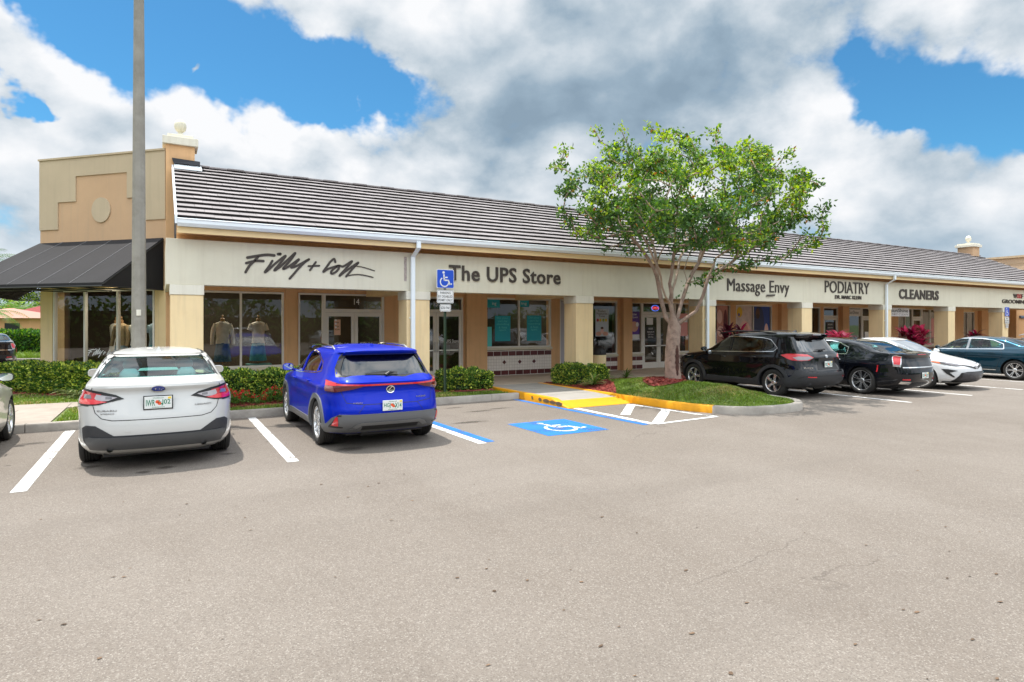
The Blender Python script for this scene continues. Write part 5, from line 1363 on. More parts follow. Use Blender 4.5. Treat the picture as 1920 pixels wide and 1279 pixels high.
# roof spoiler lip and third brake light
c.patch('spoiler', [(-.60, 1.385), (.60, 1.385), (.56, 1.44), (.3, 1.452), (-.3, 1.452), (-.56, 1.44)], c.rear(), BLUEP, .03, .12, .05)
c.patch('brake_light', [(-.14, 1.392), (.14, 1.392), (.14, 1.408), (-.14, 1.408)], c.rear(), REDB, .034, .02, .04)
bar = [(-1.06, 1.035), (-.92, 1.02), (-.72, .985), (-.4, .975), (.4, .975), (.72, .985), (.92, 1.02), (1.06, 1.035), (1.03, .865), (.78, .865), (.55, .905), (.4, .945), (-.4, .945), (-.55, .905), (-.78, .865), (-1.03, .865)]
tl = c.patch('tail_light', bar, c.wr(), REDD, .022, .05, .04)
c.patch('lens', [(-.80, .985), (-.4, .972), (.4, .972), (.80, .985), (.80, .962), (.4, .95), (-.4, .95), (-.80, .962)], c.wr(), REDB, .028, .02, .04, tl)
for sg in (1, -1):
    P = lambda pts: pts if sg > 0 else mir(pts)
    c.patch('lens', P([(.80, .998), (.93, 1.018), (1.055, 1.03), (1.05, .96), (.80, .955)]), c.wr(), REDB, .029, .02, .03, tl)
    c.patch('lens', P([(.86, .952), (1.045, .957), (1.03, .87), (.82, .87)]), c.wr(), pmat('amber_grey_lens', (.25, .10, .09), .1, coat=1), .028, .02, .03, tl)
# cladding
CLU = pmat('crossover_cladding', (.125, .13, .138), .42, spec=.5)
bc = c.patch('bumper_cladding', [(-1.27, .37), (-1.05, .39), (-.92, .49), (-.78, .545), (.78, .545), (.92, .49), (1.05, .39), (1.27, .37), (1.27, .25), (.70, .25), (-.70, .25), (-1.27, .25)], c.wr(), CLU, .016, .04, .05)
c.patch('skid_plate', [(-.60, .315), (-.52, .39), (-.44, .42), (.44, .42), (.52, .39), (.60, .315), (.52, .315), (.44, .372), (-.44, .372), (-.52, .315)], c.wr(), SILT, .026, .03, .04, bc)
c.patch('lower_insert', [(-.43, .295), (-.43, .362), (.43, .362), (.43, .295)], c.wr(), CARBLK, .022, .03, .05, bc)
for sg in (1, -1):
    P = lambda pts: pts if sg > 0 else mir(pts)
    ref = c.patch('reflector', P([(.80, .515), (.835, .50), (.90, .375), (.775, .37)]), c.wr(), REDB, .024, .02, .03)
    c.patch('reflector_trim', P([(.74, .54), (.80, .535), (.955, .37), (.955, .345), (.70, .34), (.70, .36), (.92, .368), (.81, .52), (.74, .52)]), c.wr(), CARBLK, .021, .02, .03, ref)
def arch_clad(c, wy, r0, r1, mat, off=.02, z=None, a0=-20, a1=200):
    zc = c.sh.wr - .01; n = 22
    out = [(wy + r1 * math.cos(R_(a0 + (a1 - a0) * k / n)), zc + r1 * math.sin(R_(a0 + (a1 - a0) * k / n))) for k in range(n + 1)]
    inn = [(wy + r0 * math.cos(R_(a1 - (a1 - a0) * k / n)), zc + r0 * math.sin(R_(a1 - (a1 - a0) * k / n))) for k in range(n + 1)]
    lo = c.sh.z0 + .005
    poly = [(y, max(z_, lo)) for y, z_ in out + inn]
    for sg in (1, -1): c.patch('arch_cladding', poly, c.side(sg), mat, off, .045, .05)
for wy in shu.wheels: arch_clad(c, wy, .392, .465, CLU, .018)
for sg in (1, -1): c.patch('sill_cladding', [(1.40, .25), (3.10, .25), (3.06, .37), (1.44, .37)], c.side(sg), CLU, .014, .04, .06)
c.seams('panel_gap', [[(0.0, .68), (.40, .682), (.66, .71), (.70, .80), (.745, .90), (.755, 1.06)]], c.wr(), .008)
c.seams('bumper_gap', [[(.40, .685), (.50, .56)], [(.78, .86), (1.02, .84), (1.25, .80)]], c.wr(), .007)
c.seams('panel_gap', [[(3.40, .98), (3.38, .5), (3.2, .38)], [(2.38, 1.03), (2.37, .38)], [(1.30, 1.09), (1.22, .95), (1.36, .72), (1.46, .38)]], c.side(1), .008)
c.seams('chrome_window_line', [[(1.03, 1.13), (1.35, 1.083), (2.4, 1.03), (3.28, 1.01)]], c.side(1), .014, .004, mat=CHROME)
c.seams('window_trim', [[(1.03, 1.14), (1.15, 1.26), (1.33, 1.30), (1.60, 1.375), (1.95, 1.413), (2.42, 1.415), (2.62, 1.39), (2.84, 1.305)]], c.side(1), .018, .003, mat=CHROME)
c.plate('HGJ X14', .0, .655, .014, frame=False)
e_ = c.patch('emblem', oval(0, .885, .066, .056), c.rear(), CHROME, .014, .02, .03)
c.patch('emblem_field', oval(0, .885, .053, .043), c.rear(), CARBLK, .0155, .004, .02, e_)
c.patch('emblem_letter', [(.012, .925), (.028, .925), (-.018, .873), (.052, .873), (.052, .861), (-.042, .861), (-.040, .868)], c.rear(), CHROME, .018, .004, .02, e_)
badge(c, 'UX200', .40, .56, .745, .768, .004); badge(c, 'F SPORT', -.56, -.43, .70, .715, .006, CHROME)
for sg in (-1, 1):
    rl = MB(); ys = [1.0, 1.15, 1.6, 2.1, 2.55, 2.68]; rl.tube([(sg * .60, y, {1.0: 1.455, 1.15: 1.505, 1.6: 1.515, 2.1: 1.52, 2.55: 1.49, 2.68: 1.45}[y]) for y in ys], [.012, .018, .018, .018, .018, .012], 8); rl.build('roof_rail', CHROME, c.root, True)
fin(c, 1.05, 1.485, BLUEP, .06)
wp = MB(); y0 = shu.Y(0, 1.12, 'r')
wp.tube([(-.04, shu.Y(0, 1.085, 'r') - .01, 1.09), (.02, shu.Y(0, 1.12, 'r') - .035, 1.125), (.12, shu.Y(0, 1.135, 'r') - .03, 1.13), (-.30, shu.Y(.3, 1.12, 'r') - .025, 1.115)], [.025, .022, .012, .006], 8)
wp.prism([(.14, shu.Y(.0, 1.10, 'r') - .035, 1.095), (.16, shu.Y(0, 1.13, 'r') - .035, 1.135), (-.02, shu.Y(0, 1.14, 'r') - .035, 1.15), (-.34, shu.Y(.3, 1.12, 'r') - .02, 1.125), (-.34, shu.Y(.3, 1.11, 'r') - .02, 1.105)], (0, .02, 0)); wp.build('rear_wiper', CARBLK, c.root)
c.mirror_(3.12, 1.0); c.seats(2.45, 1.45, .64, CARINT, 1.12); c.handle(2.55, .92, .2); c.handle(1.55, .95, .2)
MB().box(-.60, .60, .35, 4.0, .2, .30).build('underbody', CARBLK, c.root)
MB().tube([(-.4, .28, .24), (.1, .3, .24)], .05, 10).build('exhaust', CARBLK, c.root, True)
c.put(3.0, 8.82, 0)
blue_suv = c
# ================================================================ black crossover under the tree
L = 4.6
rear = [(.27, .24), (.36, .10), (.48, .02), (.60, 0), (.70, .02), (.80, .07), (.92, .10), (1.02, .10), (1.10, .13), (1.16, .20), (1.3, .32), (1.45, .43), (1.54, .49), (1.58, .40), (1.615, .42), (1.64, .60), (1.67, 1.0), (1.69, 1.6)]
front = [(.27, L - .2), (.38, L - .05), (.55, L), (.75, L - .02), (.92, L - .12), (1.01, L - .42), (1.06, L - .8), (1.11, L - 1.05), (1.17, L - 1.22), (1.3, L - 1.44), (1.45, L - 1.72), (1.54, L - 1.95), (1.60, L - 2.15), (1.64, L - 2.4), (1.67, L - 2.6), (1.69, L - 2.72)]
wid = [(.27, .88), (.38, .915), (.55, .915), (.72, .905), (.88, .915), (.98, .905), (1.06, .885), (1.13, .86), (1.2, .83), (1.3, .795), (1.45, .745), (1.54, .71), (1.60, .66), (1.64, .58), (1.67, .43), (1.69, .2)]
shr = Shape(L, rear, front, wid, EXU, [.97, 3.66], .36, .026, [(.80, -.012, .08), (1.0, .012, .035)])
BLACKP = carpaint('black_car_paint', (.006, .006, .008), .2, .15, 1)
c = Car('parked_car', shr, BLACKP, 'black crossover with silver five spoke wheels parked behind the grassy island', 'car')
SPr = [[(2.44, 1.135), (3.35, 1.115), (3.22, 1.20), (2.92, 1.38), (2.70, 1.475), (2.44, 1.505)], [(1.38, 1.165), (2.36, 1.14), (2.36, 1.51), (1.95, 1.51), (1.40, 1.485)], [(.93, 1.255), (1.02, 1.19), (1.31, 1.17), (1.33, 1.48), (1.18, 1.45)]]
RPr = [(-.70, 1.175), (.70, 1.175), (.66, 1.33), (.60, 1.50), (-.60, 1.50), (-.66, 1.33)]
FPr = [(-.74, 1.16), (.74, 1.16), (.68, 1.33), (.61, 1.52), (-.61, 1.52), (-.68, 1.33)]
c.body(SPr, RPr, FPr, (.45, 3.4), archr=.41); c.glass(SPr, RPr, FPr, CARGD, CARGP); c.wheel(('wide', 5), .235, .228)
c.patch('spoiler', [(-.62, 1.51), (.62, 1.51), (.60, 1.575), (.3, 1.60), (-.3, 1.60), (-.60, 1.575)], c.rear(), BLACKP, .05, .16, .06)
c.patch('brake_light', [(-.16, 1.585), (.16, 1.585), (.16, 1.6), (-.16, 1.6)], c.rear(), CLEARL, .055, .02, .04)
for sg in (1, -1):
    P = lambda pts: pts if sg > 0 else mir(pts)
    tl = c.patch('tail_light', P([(.48, 1.03), (.62, 1.11), (.82, 1.125), (1.10, 1.12), (1.28, 1.08), (1.12, 1.0), (1.0, .955), (.80, .95), (.62, .965)]), c.wr(), REDB, .018, .04, .04)
    c.patch('lens', P([(.50, 1.025), (.60, 1.06), (.84, 1.06), (.98, 1.03), (.88, .965), (.66, .97)]), c.wr(), CLEARL, .022, .02, .04, tl)
    c.patch('headlight', P([(.45, .86), (.62, .93), (.92, .985), (1.05, .98), (.98, .91), (.62, .84)]), c.wf(), CLEARL, .012, .03, .04)
    c.patch('reflector', P([(.52, .535), (.74, .545), (.74, .565), (.52, .565)]), c.wr(), REDB, .034, .02, .04)
c.patch('tailgate_recess', [(-.30, .985), (.30, .985), (.42, .73), (-.42, .73)], c.wr(), CARBLK, .004, .01, .05)
bc = c.patch('bumper_cladding', [(-1.42, .50), (-1.15, .54), (-.98, .72), (-.85, .73), (-.70, .66), (.70, .66), (.85, .73), (.98, .72), (1.15, .54), (1.42, .50), (1.42, .30), (1.0, .285), (-1.0, .285), (-1.42, .30)], c.wr(), CLADD, .028, .05, .05)
c.seams('bumper_line', [[(0, .66 - .08), (.75, .58), (.95, .52)]], c.wr(), .012, .031, parent=bc)
for wy in shr.wheels: arch_clad(c, wy, .405, .485, CLADD, .022)
for sg in (1, -1): c.patch('sill_cladding', [(1.44, .28), (3.18, .28), (3.14, .43), (1.60, .43), (1.46, .50)], c.side(sg), CLADD, .018, .04, .06)
c.seams('panel_gap', [[(3.50, 1.08), (3.48, .6), (3.25, .42)], [(2.40, 1.12), (2.39, .43)], [(1.34, 1.15), (1.25, 1.0), (1.42, .75), (1.52, .45)]], c.side(1), .009)
c.seams('panel_gap', [[(0, .70), (.66, .70), (.74, .80), (.80, .94)]], c.wr(), .009)
c.seams('window_trim', [[(.90, 1.25), (1.0, 1.165), (1.4, 1.145), (2.4, 1.115), (3.40, 1.095), (3.24, 1.22), (2.93, 1.40), (2.70, 1.495), (2.44, 1.525), (1.9, 1.53), (1.38, 1.505), (1.15, 1.465), (.90, 1.25)]], c.side(1), .016, .004, mat=CHROME)
c.plate('PX2 K15', .0, .86, .016, frame=False)
e_ = c.patch('emblem', oval(0, 1.055, .055, .038), c.rear(), CHROME, .014, .02, .03); c.patch('emblem_ring', oval(0, 1.055, .042, .026), c.rear(), CARBLK, .0155, .004, .02, e_)
c.patch('emblem_bar', oval(0, 1.06, .014, .028, 12), c.rear(), CHROME, .018, .004, .02, e_)
badge(c, 'RAV4', -.74, -.55, .76, .795, .004, CHROME)
for sg in (-1, 1):
    rl = MB(); zz = {.95: 1.56, 1.1: 1.625, 1.7: 1.675, 2.3: 1.675, 2.8: 1.63, 2.95: 1.58}
    rl.tube([(sg * .62, y, zz[y]) for y in zz], [.012, .02, .02, .02, .018, .012], 8); rl.build('roof_rail', CARBLK, c.root, True)
fin(c, 1.0, 1.655, BLACKP, .06)
MB().tube([(-.12, shr.Y(0, 1.20, 'r') - .02, 1.20), (.12, shr.Y(0, 1.22, 'r') - .03, 1.225), (-.28, shr.Y(.3, 1.21, 'r') - .02, 1.215)], [.022, .018, .008], 8).build('rear_wiper', CARBLK, c.root)
c.mirror_(3.25, 1.09); c.seats(2.45, 1.45, .72, CARINT, 1.25); c.handle(2.58, .97, .2); c.handle(1.58, 1.0, .2)
MB().box(-.60, .60, .35, 4.1, .22, .34).build('underbody', CARBLK, c.root)
for sg in (-1, 1): MB().tube([(sg * .58, .05, .27), (sg * .55, .25, .29)], .035, 12, cap=False).build('exhaust', CHROME, c.root, True)
c.put(14.57, 9.40, 0)
black_suv = c

# ================================================================ long black saloon
L = 5.04; shc = sedan_shape(L, 1.485, .95, 3.05, 1.12, .365, 1.10, .02)
BLACKQ = carpaint('black_saloon_paint', (.005, .006, .010), .15, .12, 1)
c = Car('parked_car', shc, BLACKQ, 'long black sedan with upright red tail lights beside the white sedan that faces outwards', 'car')
SPc, RPc, FPc = sedan_glass(shc)
c.body(SPc, RPc, FPc, (.72, 3.9), archr=.40); c.glass(SPc, RPc, FPc, CARGL, CARGL); c.wheel(('twin', 7), .24, .262)
for sg in (1, -1):
    P = lambda pts: pts if sg > 0 else mir(pts)
    tl = c.patch('tail_light', P([(.70, 1.03), (.84, 1.06), (.91, 1.05), (.95, .78), (.78, .76), (.745, .86)]), c.wr(), CHROME, .008, .03, .04)
    c.patch('lens', P([(.72, 1.02), (.84, 1.045), (.895, 1.035), (.925, .83), (.79, .82), (.755, .90)]), c.wr(), REDB, .016, .02, .03, tl)
    c.patch('lens', P([(.79, .815), (.925, .822), (.93, .79), (.79, .778)]), c.wr(), CLEARL, .016, .02, .03, tl)
    c.patch('headlight', P([(.52, .74), (.90, .80), (1.04, .80), (1.0, .70), (.60, .64)]), c.wf(), CLEARL, .012, .03, .04)
    c.patch('reflector', P([(.55, .42), (.75, .43), (.75, .455), (.55, .455)]), c.wr(), REDB, .012, .02, .04)
    c.patch('side_marker', P([(1.28, .80), (1.31, .80), (1.36, .62), (1.33, .62)]), c.wr(), REDB, .012, .02, .04)
    c.patch('exhaust', P([(.50, .37), (.78, .39), (.80, .33), (.53, .30)]), c.wr(), CHROME, .02, .06, .04)
c.patch('chrome_strip', [(-.74, .765), (.74, .765), (.74, .74), (-.74, .74)], c.wr(), CHROME, .016, .02, .05)
c.patch('brake_light', [(-.18, 1.07), (.18, 1.07), (.18, 1.085), (-.18, 1.085)], c.rear(), REDB, .012, .02, .04)
c.seams('panel_gap', [[(.71, 1.09), (.72, 1.03), (.745, .80), (.70, .72), (0, .70)]], c.wr(), .009)
c.seams('panel_gap', [[(3.82, .95), (3.80, .45), (3.6, .27)], [(2.60, 1.02), (2.59, .30)], [(1.62, 1.04), (1.54, .85), (1.60, .62), (1.72, .30)], [(1.72, .30), (3.6, .27)]], c.side(1), .008)
yq = .1
c.seams('window_trim', [[(1.57, 1.055), (2.5, 1.02), (3.58, .995), (3.45, 1.10), (3.10, 1.29), (2.85, 1.38), (2.6, 1.405), (2.1, 1.405), (1.85, 1.36), (1.56, 1.23), (1.57, 1.055)]], c.side(1), .022, .005, mat=CHROME)
c.plate('QL8 D27', .0, .54, .012, frame=False)
fin(c, 1.85, shc.z1 - .04, BLACKQ)
c.mirror_(3.5, .98); c.seats(2.6, 1.6, .62, CARINT, 1.10); c.handle(2.75, .88, .2, CHROME); c.handle(1.80, .90, .2, CHROME)
MB().box(-.60, .60, .35, 4.4, .17, .26).build('underbody', CARBLK, c.root)
c.put(17.2, 8.50, 0)
black_sedan = c

# ================================================================ white sedan nose out
L = 4.88; shw = sedan_shape(L, 1.455, .92, 2.82, 1.08, .335, 1.09, .014)
WHITEQ = carpaint('white_car_paint_cool', (.68, .69, .70), .0, .25, 1)
c = Car('parked_car', shw, WHITEQ, 'white sedan parked nose out with black lower grille between the black and dark blue sedans', 'car')
SPw, RPw, FPw = sedan_glass(shw, .97)
c.body(SPw, RPw, FPw, (.72, 3.78)); c.glass(SPw, RPw, FPw, CARGL, CARGL); c.wheel(('twin', 6), .225, .235)
c.patch('lower_grille', [(-.62, .50), (-.42, .53), (.42, .53), (.62, .50), (.78, .26), (.70, .24), (-.70, .24), (-.78, .26)], c.wf(), CARBLK, .012, .03, .05)
gs = MB()
for k in range(9):
    z = .27 + k * .028; h = .60 - abs(z - .3) * .2
    n = 20; gs.tube([(h * (2 * i / n - 1), shw.Y(h * (2 * i / n - 1), z, 'f') + .016, z) for i in range(n + 1)], .005, 4)
gs.build('grille_slats', GREYL, c.root)
c.patch('upper_grille', [(-.50, .70), (-.30, .66), (-.08, .605), (.08, .605), (.30, .66), (.50, .70), (.50, .725), (.28, .70), (.07, .655), (-.07, .655), (-.28, .70), (-.50, .725)], c.wf(), CARBLK, .010, .03, .04)
c.patch('splitter', [(-.95, .245), (.95, .245), (.92, .215), (-.92, .215)], c.wf(), CARBLK, .03, .05, .06)
e_ = c.patch('emblem', oval(0, .66, .065, .045), c.front(), CHROME, .022, .03, .03); c.patch('emblem_ring', oval(0, .66, .05, .032), c.front(), GREYL, .0235, .004, .02, e_)
for sg in (1, -1):
    P = lambda pts: pts if sg > 0 else mir(pts)
    hl = c.patch('headlight', P([(.48, .70), (.60, .745), (.82, .80), (1.06, .82), (1.16, .80), (.95, .73), (.70, .69)]), c.wf(), CARBLK, .010, .03, .03)
    c.patch('lens', P([(.52, .708), (.62, .74), (.80, .782), (.90, .795), (.86, .735), (.70, .702)]), c.wf(), GREYL, .014, .02, .03, hl)
    c.patch('lens', P([(.94, .80), (1.06, .815), (1.14, .80), (.99, .745)]), c.wf(), pmat('amber_lens', (.65, .12, .02), .12, coat=1), .014, .02, .03, hl)
    c.patch('air_scoop', P([(.70, .56), (.93, .60), (1.08, .60), (.98, .47), (.80, .37), (.76, .38), (.90, .50)]), c.wf(), CARBLK, .008, .02, .04)
    c.patch('tail_light', P([(.45, .92), (.70, .98), (.98, 1.0), (1.0, .85), (.70, .83), (.55, .86)]), c.wr(), REDL, .010, .03, .04)
c.seams('panel_gap', [[(.60, .99), (.66, .86), (.55, .77), (.30, .74), (0, .735)]], c.wf(), .008)
c.seams('panel_gap', [[(3.66, .95), (3.64, .45), (3.5, .27)], [(2.47, 1.02), (2.46, .30)], [(1.50, 1.04), (1.42, .85), (1.50, .62), (1.62, .30)], [(1.62, .30), (3.5, .27)]], c.side(1), .008)
c.mirror_(3.4, .97); c.seats(2.55, 1.55, .62, CARINT, 1.08); c.handle(2.62, .88, .2); c.handle(1.72, .90, .2)
MB().box(-.60, .60, .35, 4.3, .17, .26).build('underbody', CARBLK, c.root)
c.put(20.05, 8.55 + 4.88, 180)
white_out = c

# ---- copies of these cars in other colours
def recolour(root, swap, label, x, y, rz, name='parked_car', group=None):
    r = copy_tree(root); r.name = name; tag(r, label, 'car')
    if group: r['group'] = group
    r.location = (x, y, 0); r.rotation_euler = (0, 0, R_(rz)); r.parent = None; done = {}
    def walk(o):
        for ch in [q for q in bpy.data.objects if q.parent == o]:
            if ch.type == 'MESH' and any(m and m.name in swap for m in ch.data.materials):
                if ch.data.name not in done:
                    k = ch.data.copy()
                    for i, m in enumerate(k.materials):
                        if m and m.name in swap: k.materials[i] = swap[m.name]
                    done[ch.data.name] = k
                ch.data = done[ch.data.name]
            walk(ch)
    walk(r); return r
def prune(root, names):
    for ch in [q for q in bpy.data.objects if q.parent == root]:
        if ch.name.split('.')[0] in names:
            for g in [q for q in bpy.data.objects if q.parent == ch]: bpy.data.objects.remove(g)
            bpy.data.objects.remove(ch)
NAVY = carpaint('navy_car_paint', (.004, .035, .06), .45, .22, 1)
blue_sedan = recolour(white_out.root, {'white_car_paint_cool': NAVY}, 'dark blue sedan with chrome window trim near the right edge, beyond an empty stall', 25.55, 8.35, 0)
tmpc = Car.__new__(Car); tmpc.sh = shw; tmpc.root = blue_sedan; tmpc.b = blue_sedan
tmpc.seams('window_trim', [[(1.40, 1.035), (2.5, 1.0), (3.62, .985), (3.42, 1.10), (3.05, 1.27), (2.78, 1.36), (2.5, 1.38), (2.1, 1.375), (1.74, 1.325), (1.44, 1.20), (1.40, 1.035)]], tmpc.side(1), .020, .005, mat=CHROME)
tmpc.seams('sill_trim', [[(1.60, .32), (3.50, .32)]], tmpc.side(1), .02, .006, mat=CHROME)
tmpc.seams('pillar_cover', [[(2.48, 1.02), (2.46, 1.37)]], tmpc.side(1), .07, .004, mat=pmat('grey_pillar', (.2, .22, .24), .2, coat=1))
SILV = carpaint('silver_car_paint', (.50, .53, .56), .6, .25, 1)
recolour(blue_suv.root, {'blue_car_paint': SILV}, 'pale silver crossover half hidden behind the dark blue sedan at the right edge', 28.5, 7.85, 0)
CREAMP = carpaint('cream_car_paint', (.62, .59, .52), .1, .3, 1)
lc = recolour(white_out.root, {'white_car_paint_cool': CREAMP}, 'cream car cut off by the left edge, with a black door mirror', -2.99, 8.72, 0)
for ch in [q for q in bpy.data.objects if q.parent == lc and q.name.startswith('mirror')]:
    if not ch.name.startswith('mirror_g'): ch.data = ch.data.copy(); ch.data.materials[0] = CARBLK
recolour(black_sedan.root, {}, 'black sedan parked far off in front of the tall clipped hedge', -6.3, 33.9, 14)
# cars across the aisle, seen mirrored in the shop windows
for i, (src, sw, lb, x, y, rz) in enumerate([
    (white_out, {}, 'white sedan across the aisle, reflected in the left shop window', -1.0, -7.5, 180),
    (black_suv, {'black_car_paint': SILV}, 'silver crossover across the aisle, reflected in the shop door', 4.8, -7.3, 180),
    (white_out, {'white_car_paint_cool': SILV}, 'silver sedan across the aisle, reflected in the middle windows', 10.6, -7.6, 180),
    (blue_suv, {'blue_car_paint': WHITEQ}, 'white crossover across the aisle, reflected in the right windows', 16.4, -7.4, 0)]):
    recolour(src.root, sw, lb, x, y, rz)
# ---------------------------------------------------------------- leaves as small folded blades, many per mesh
def leaf_mesh(name, P, D, Nn, Ln, Wd, mi, mats, parent=None, seed=0):
    "P base points, D direction, Nn side vector, lengths and widths (numpy arrays)"
    n = len(P); up = np.cross(D, Nn); V = np.zeros((n, 4, 3))
    V[:, 0] = P; V[:, 2] = P + D * Ln[:, None]
    mid = P + D * (Ln * .45)[:, None] + up * (Ln * .10)[:, None]
    V[:, 1] = mid + Nn * (Wd / 2)[:, None]; V[:, 3] = mid - Nn * (Wd / 2)[:, None]
    me = bpy.data.meshes.new(name); b = (np.arange(n) * 4)[:, None]
    F = (b + np.array([0, 1, 2])).tolist() + (b + np.array([0, 2, 3])).tolist()
    me.from_pydata(V.reshape(-1, 3).tolist(), [], F); me.polygons.foreach_set('material_index', np.r_[mi, mi].astype(np.int32)); me.update()
    return link_mesh(name, me, parent, mats)
def rand_dirs(r, n, bias=(0, 0, 0), k=1.0):
    d = r.normal(0, 1, (n, 3)) * k + np.array(bias); return d / np.linalg.norm(d, axis=1)[:, None]
def side_of(r, D):
    a = r.normal(0, 1, D.shape); s = np.cross(D, a); return s / np.maximum(np.linalg.norm(s, axis=1), 1e-6)[:, None]
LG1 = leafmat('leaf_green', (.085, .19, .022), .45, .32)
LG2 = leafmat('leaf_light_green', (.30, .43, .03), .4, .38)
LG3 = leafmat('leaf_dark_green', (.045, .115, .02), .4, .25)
LGO = leafmat('leaf_orange', (.42, .17, .02), .4, .3)
HG1 = leafmat('hedge_green', (.075, .17, .02), .45, .25)
HG2 = leafmat('hedge_variegated', (.50, .58, .09), .4, .28)
BARK = pmat('pale_bark', (.31, .225, .18), .85, var=.22, vscale=7, bump=.8, bscale=22, dirt=(.13, .075, .06), dscale=5.5, damt=.95)
BARKD = pmat('trunk_scar', (.07, .03, .022), .95, var=.4, vscale=14, bump=1, bscale=30)
TWIG = pmat('twig_bark', (.34, .25, .19), .85, var=.25, vscale=6)
def grow_tree(name, base, limbs, targets, r_tip, r_trunk, seed, label, cat='tree', group=None, leaves=60, lsize=.10, mats=None, trunkh=None, probs=(.42, .34, .2, .015), spread=.34, droop=.0, seg=8):
    rnd = random.Random(seed); r = np.random.default_rng(seed)
    root = empty(name, base, 0, label, cat, group); B = Vector(base)
    nodes = []; par = []; 
    def add(p, q): nodes.append(Vector(p)); par.append(q); return len(nodes) - 1
    i0 = add((0, 0, -.05), -1); last = i0
    for p in limbs[0][1:]: last = add(p, last)
    fork = last
    for l in limbs[1:]:
        # attach at the nearest trunk node
        p0 = Vector(l[0]); k = min(range(len(nodes)), key=lambda i: (nodes[i] - p0).length); cur = k
        for a, b in zip(l, l[1:]):
            a = Vector(a); b = Vector(b); n = max(1, int((b - a).length / .25))
            for s in range(1, n + 1):
                t = s / n; cur = add(a.lerp(b, t) + Vector([rnd.uniform(-.02, .02) for _ in range(3)]), cur)
    start = len(nodes); c0 = nodes[fork]
    T = sorted([Vector(t) for t in targets], key=lambda v: (v - c0).length); tips = []
    arr = [n.copy() for n in nodes]
    for t in T:
        A = np.array([n[:] for n in nodes]); d = np.linalg.norm(A - np.array(t[:]), axis=1)
        dc = np.linalg.norm(np.array(t[:]) - np.array(c0[:])); dn = np.linalg.norm(A - np.array(c0[:]), axis=1)
        cost = d * 1.0 + np.maximum(0, dn - dc + .1) * 1.5 + (A[:, 2] > t.z + .1) * .5; cost[:fork] += 9
        k = int(np.argmin(cost)); a = nodes[k]; n = max(2, int((t - a).length / .22)); cur = k
        g = nodes[k] - nodes[par[k]] if par[k] >= 0 else Vector((0, 0, 1)); g = g.normalized() * (t - a).length * .45
        for s in range(1, n + 1):
            u = s / n; p = a.lerp(t, u) + g * (u * (1 - u)) + Vector([rnd.uniform(-.03, .03) for _ in range(3)]); cur = add(p, cur)
        tips.append(cur)
    N_ = len(nodes); cnt = [0.0] * N_; child = [[] for _ in range(N_)]
    for i, p in enumerate(par):
        if p >= 0: child[p].append(i)
    for i in range(N_ - 1, -1, -1):
        if not child[i]: cnt[i] += 1
        if par[i] >= 0: cnt[par[i]] += cnt[i]
    mx = cnt[0]; rad = [r_tip + (r_trunk * .50 - r_tip) * (c / mx) ** .53 for c in cnt]
    # trunk profile with root flare
    for i in range(fork + 1): z = nodes[i].z; rad[i] = r_trunk * (1 + .10 * math.exp(-max(z, 0) / .12)) * (1 - .12 * min(z / max(nodes[fork].z, .1), 1))
    mbT = MB(); mbB = MB(); seen = set()
    def chain(i, prev):
        ch = [] if prev is None else [prev]
        while True:
            ch.append(i); kids = child[i]
            if not kids: return ch, []
            kids = sorted(kids, key=lambda k: -cnt[k]); nxt = kids[0]
            for k in kids[1:]: stack_.append((k, i))
            i = nxt
    stack_ = [(0, None)]
    while stack_:
        i, prev = stack_.pop(); ch, _ = chain(i, prev); pts = [nodes[k] for k in ch]; rr = [rad[k] for k in ch]
        if prev is not None: rr[0] = min(rad[prev], rad[ch[1]] * 1.25)
        thick = max(rr) > .05; sg = 14 if rr[0] > .12 else (8 if thick else 5)
        (mbT if thick else mbB).tube(pts, rr, sg, cap=False)
    mbT.build('trunk', BARK, root, True, 80); mbB.build('branches', TWIG, root, True, 80)
    # leaves: whorls at the tips and along the last twigs
    P = []; 
    for t in tips:
        cl = nodes[t]; q = t; steps = [t]
        for _ in range(3):
            if par[q] > fork: q = par[q]; steps.append(q)
        m = int(leaves * rnd.uniform(.55, 1.4))
        for _ in range(m):
            s = steps[min(int(rnd.expovariate(1.1)), len(steps) - 1)]; w = rnd.random() ** .5 * spread
            d = Vector([rnd.gauss(0, 1) for _ in range(3)]).normalized(); p = nodes[s] + d * w * .8; p.z = nodes[s].z + d.z * w * .55 + w * .1 - droop * w; P.append(p[:])
    P = np.array(P); n = len(P)
    D = rand_dirs(r, n, (0, 0, -.35), .8); S = side_of(r, D); Ln = lsize * r.uniform(.6, 1.25, n); Wd = Ln * r.uniform(.42, .62, n)
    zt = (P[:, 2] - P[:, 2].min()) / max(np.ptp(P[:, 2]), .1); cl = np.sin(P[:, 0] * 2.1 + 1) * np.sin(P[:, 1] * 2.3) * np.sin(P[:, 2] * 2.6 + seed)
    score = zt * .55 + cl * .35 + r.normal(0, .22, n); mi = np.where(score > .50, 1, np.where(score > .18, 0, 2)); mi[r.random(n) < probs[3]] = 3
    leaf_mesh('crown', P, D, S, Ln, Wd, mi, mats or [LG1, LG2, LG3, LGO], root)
    return root
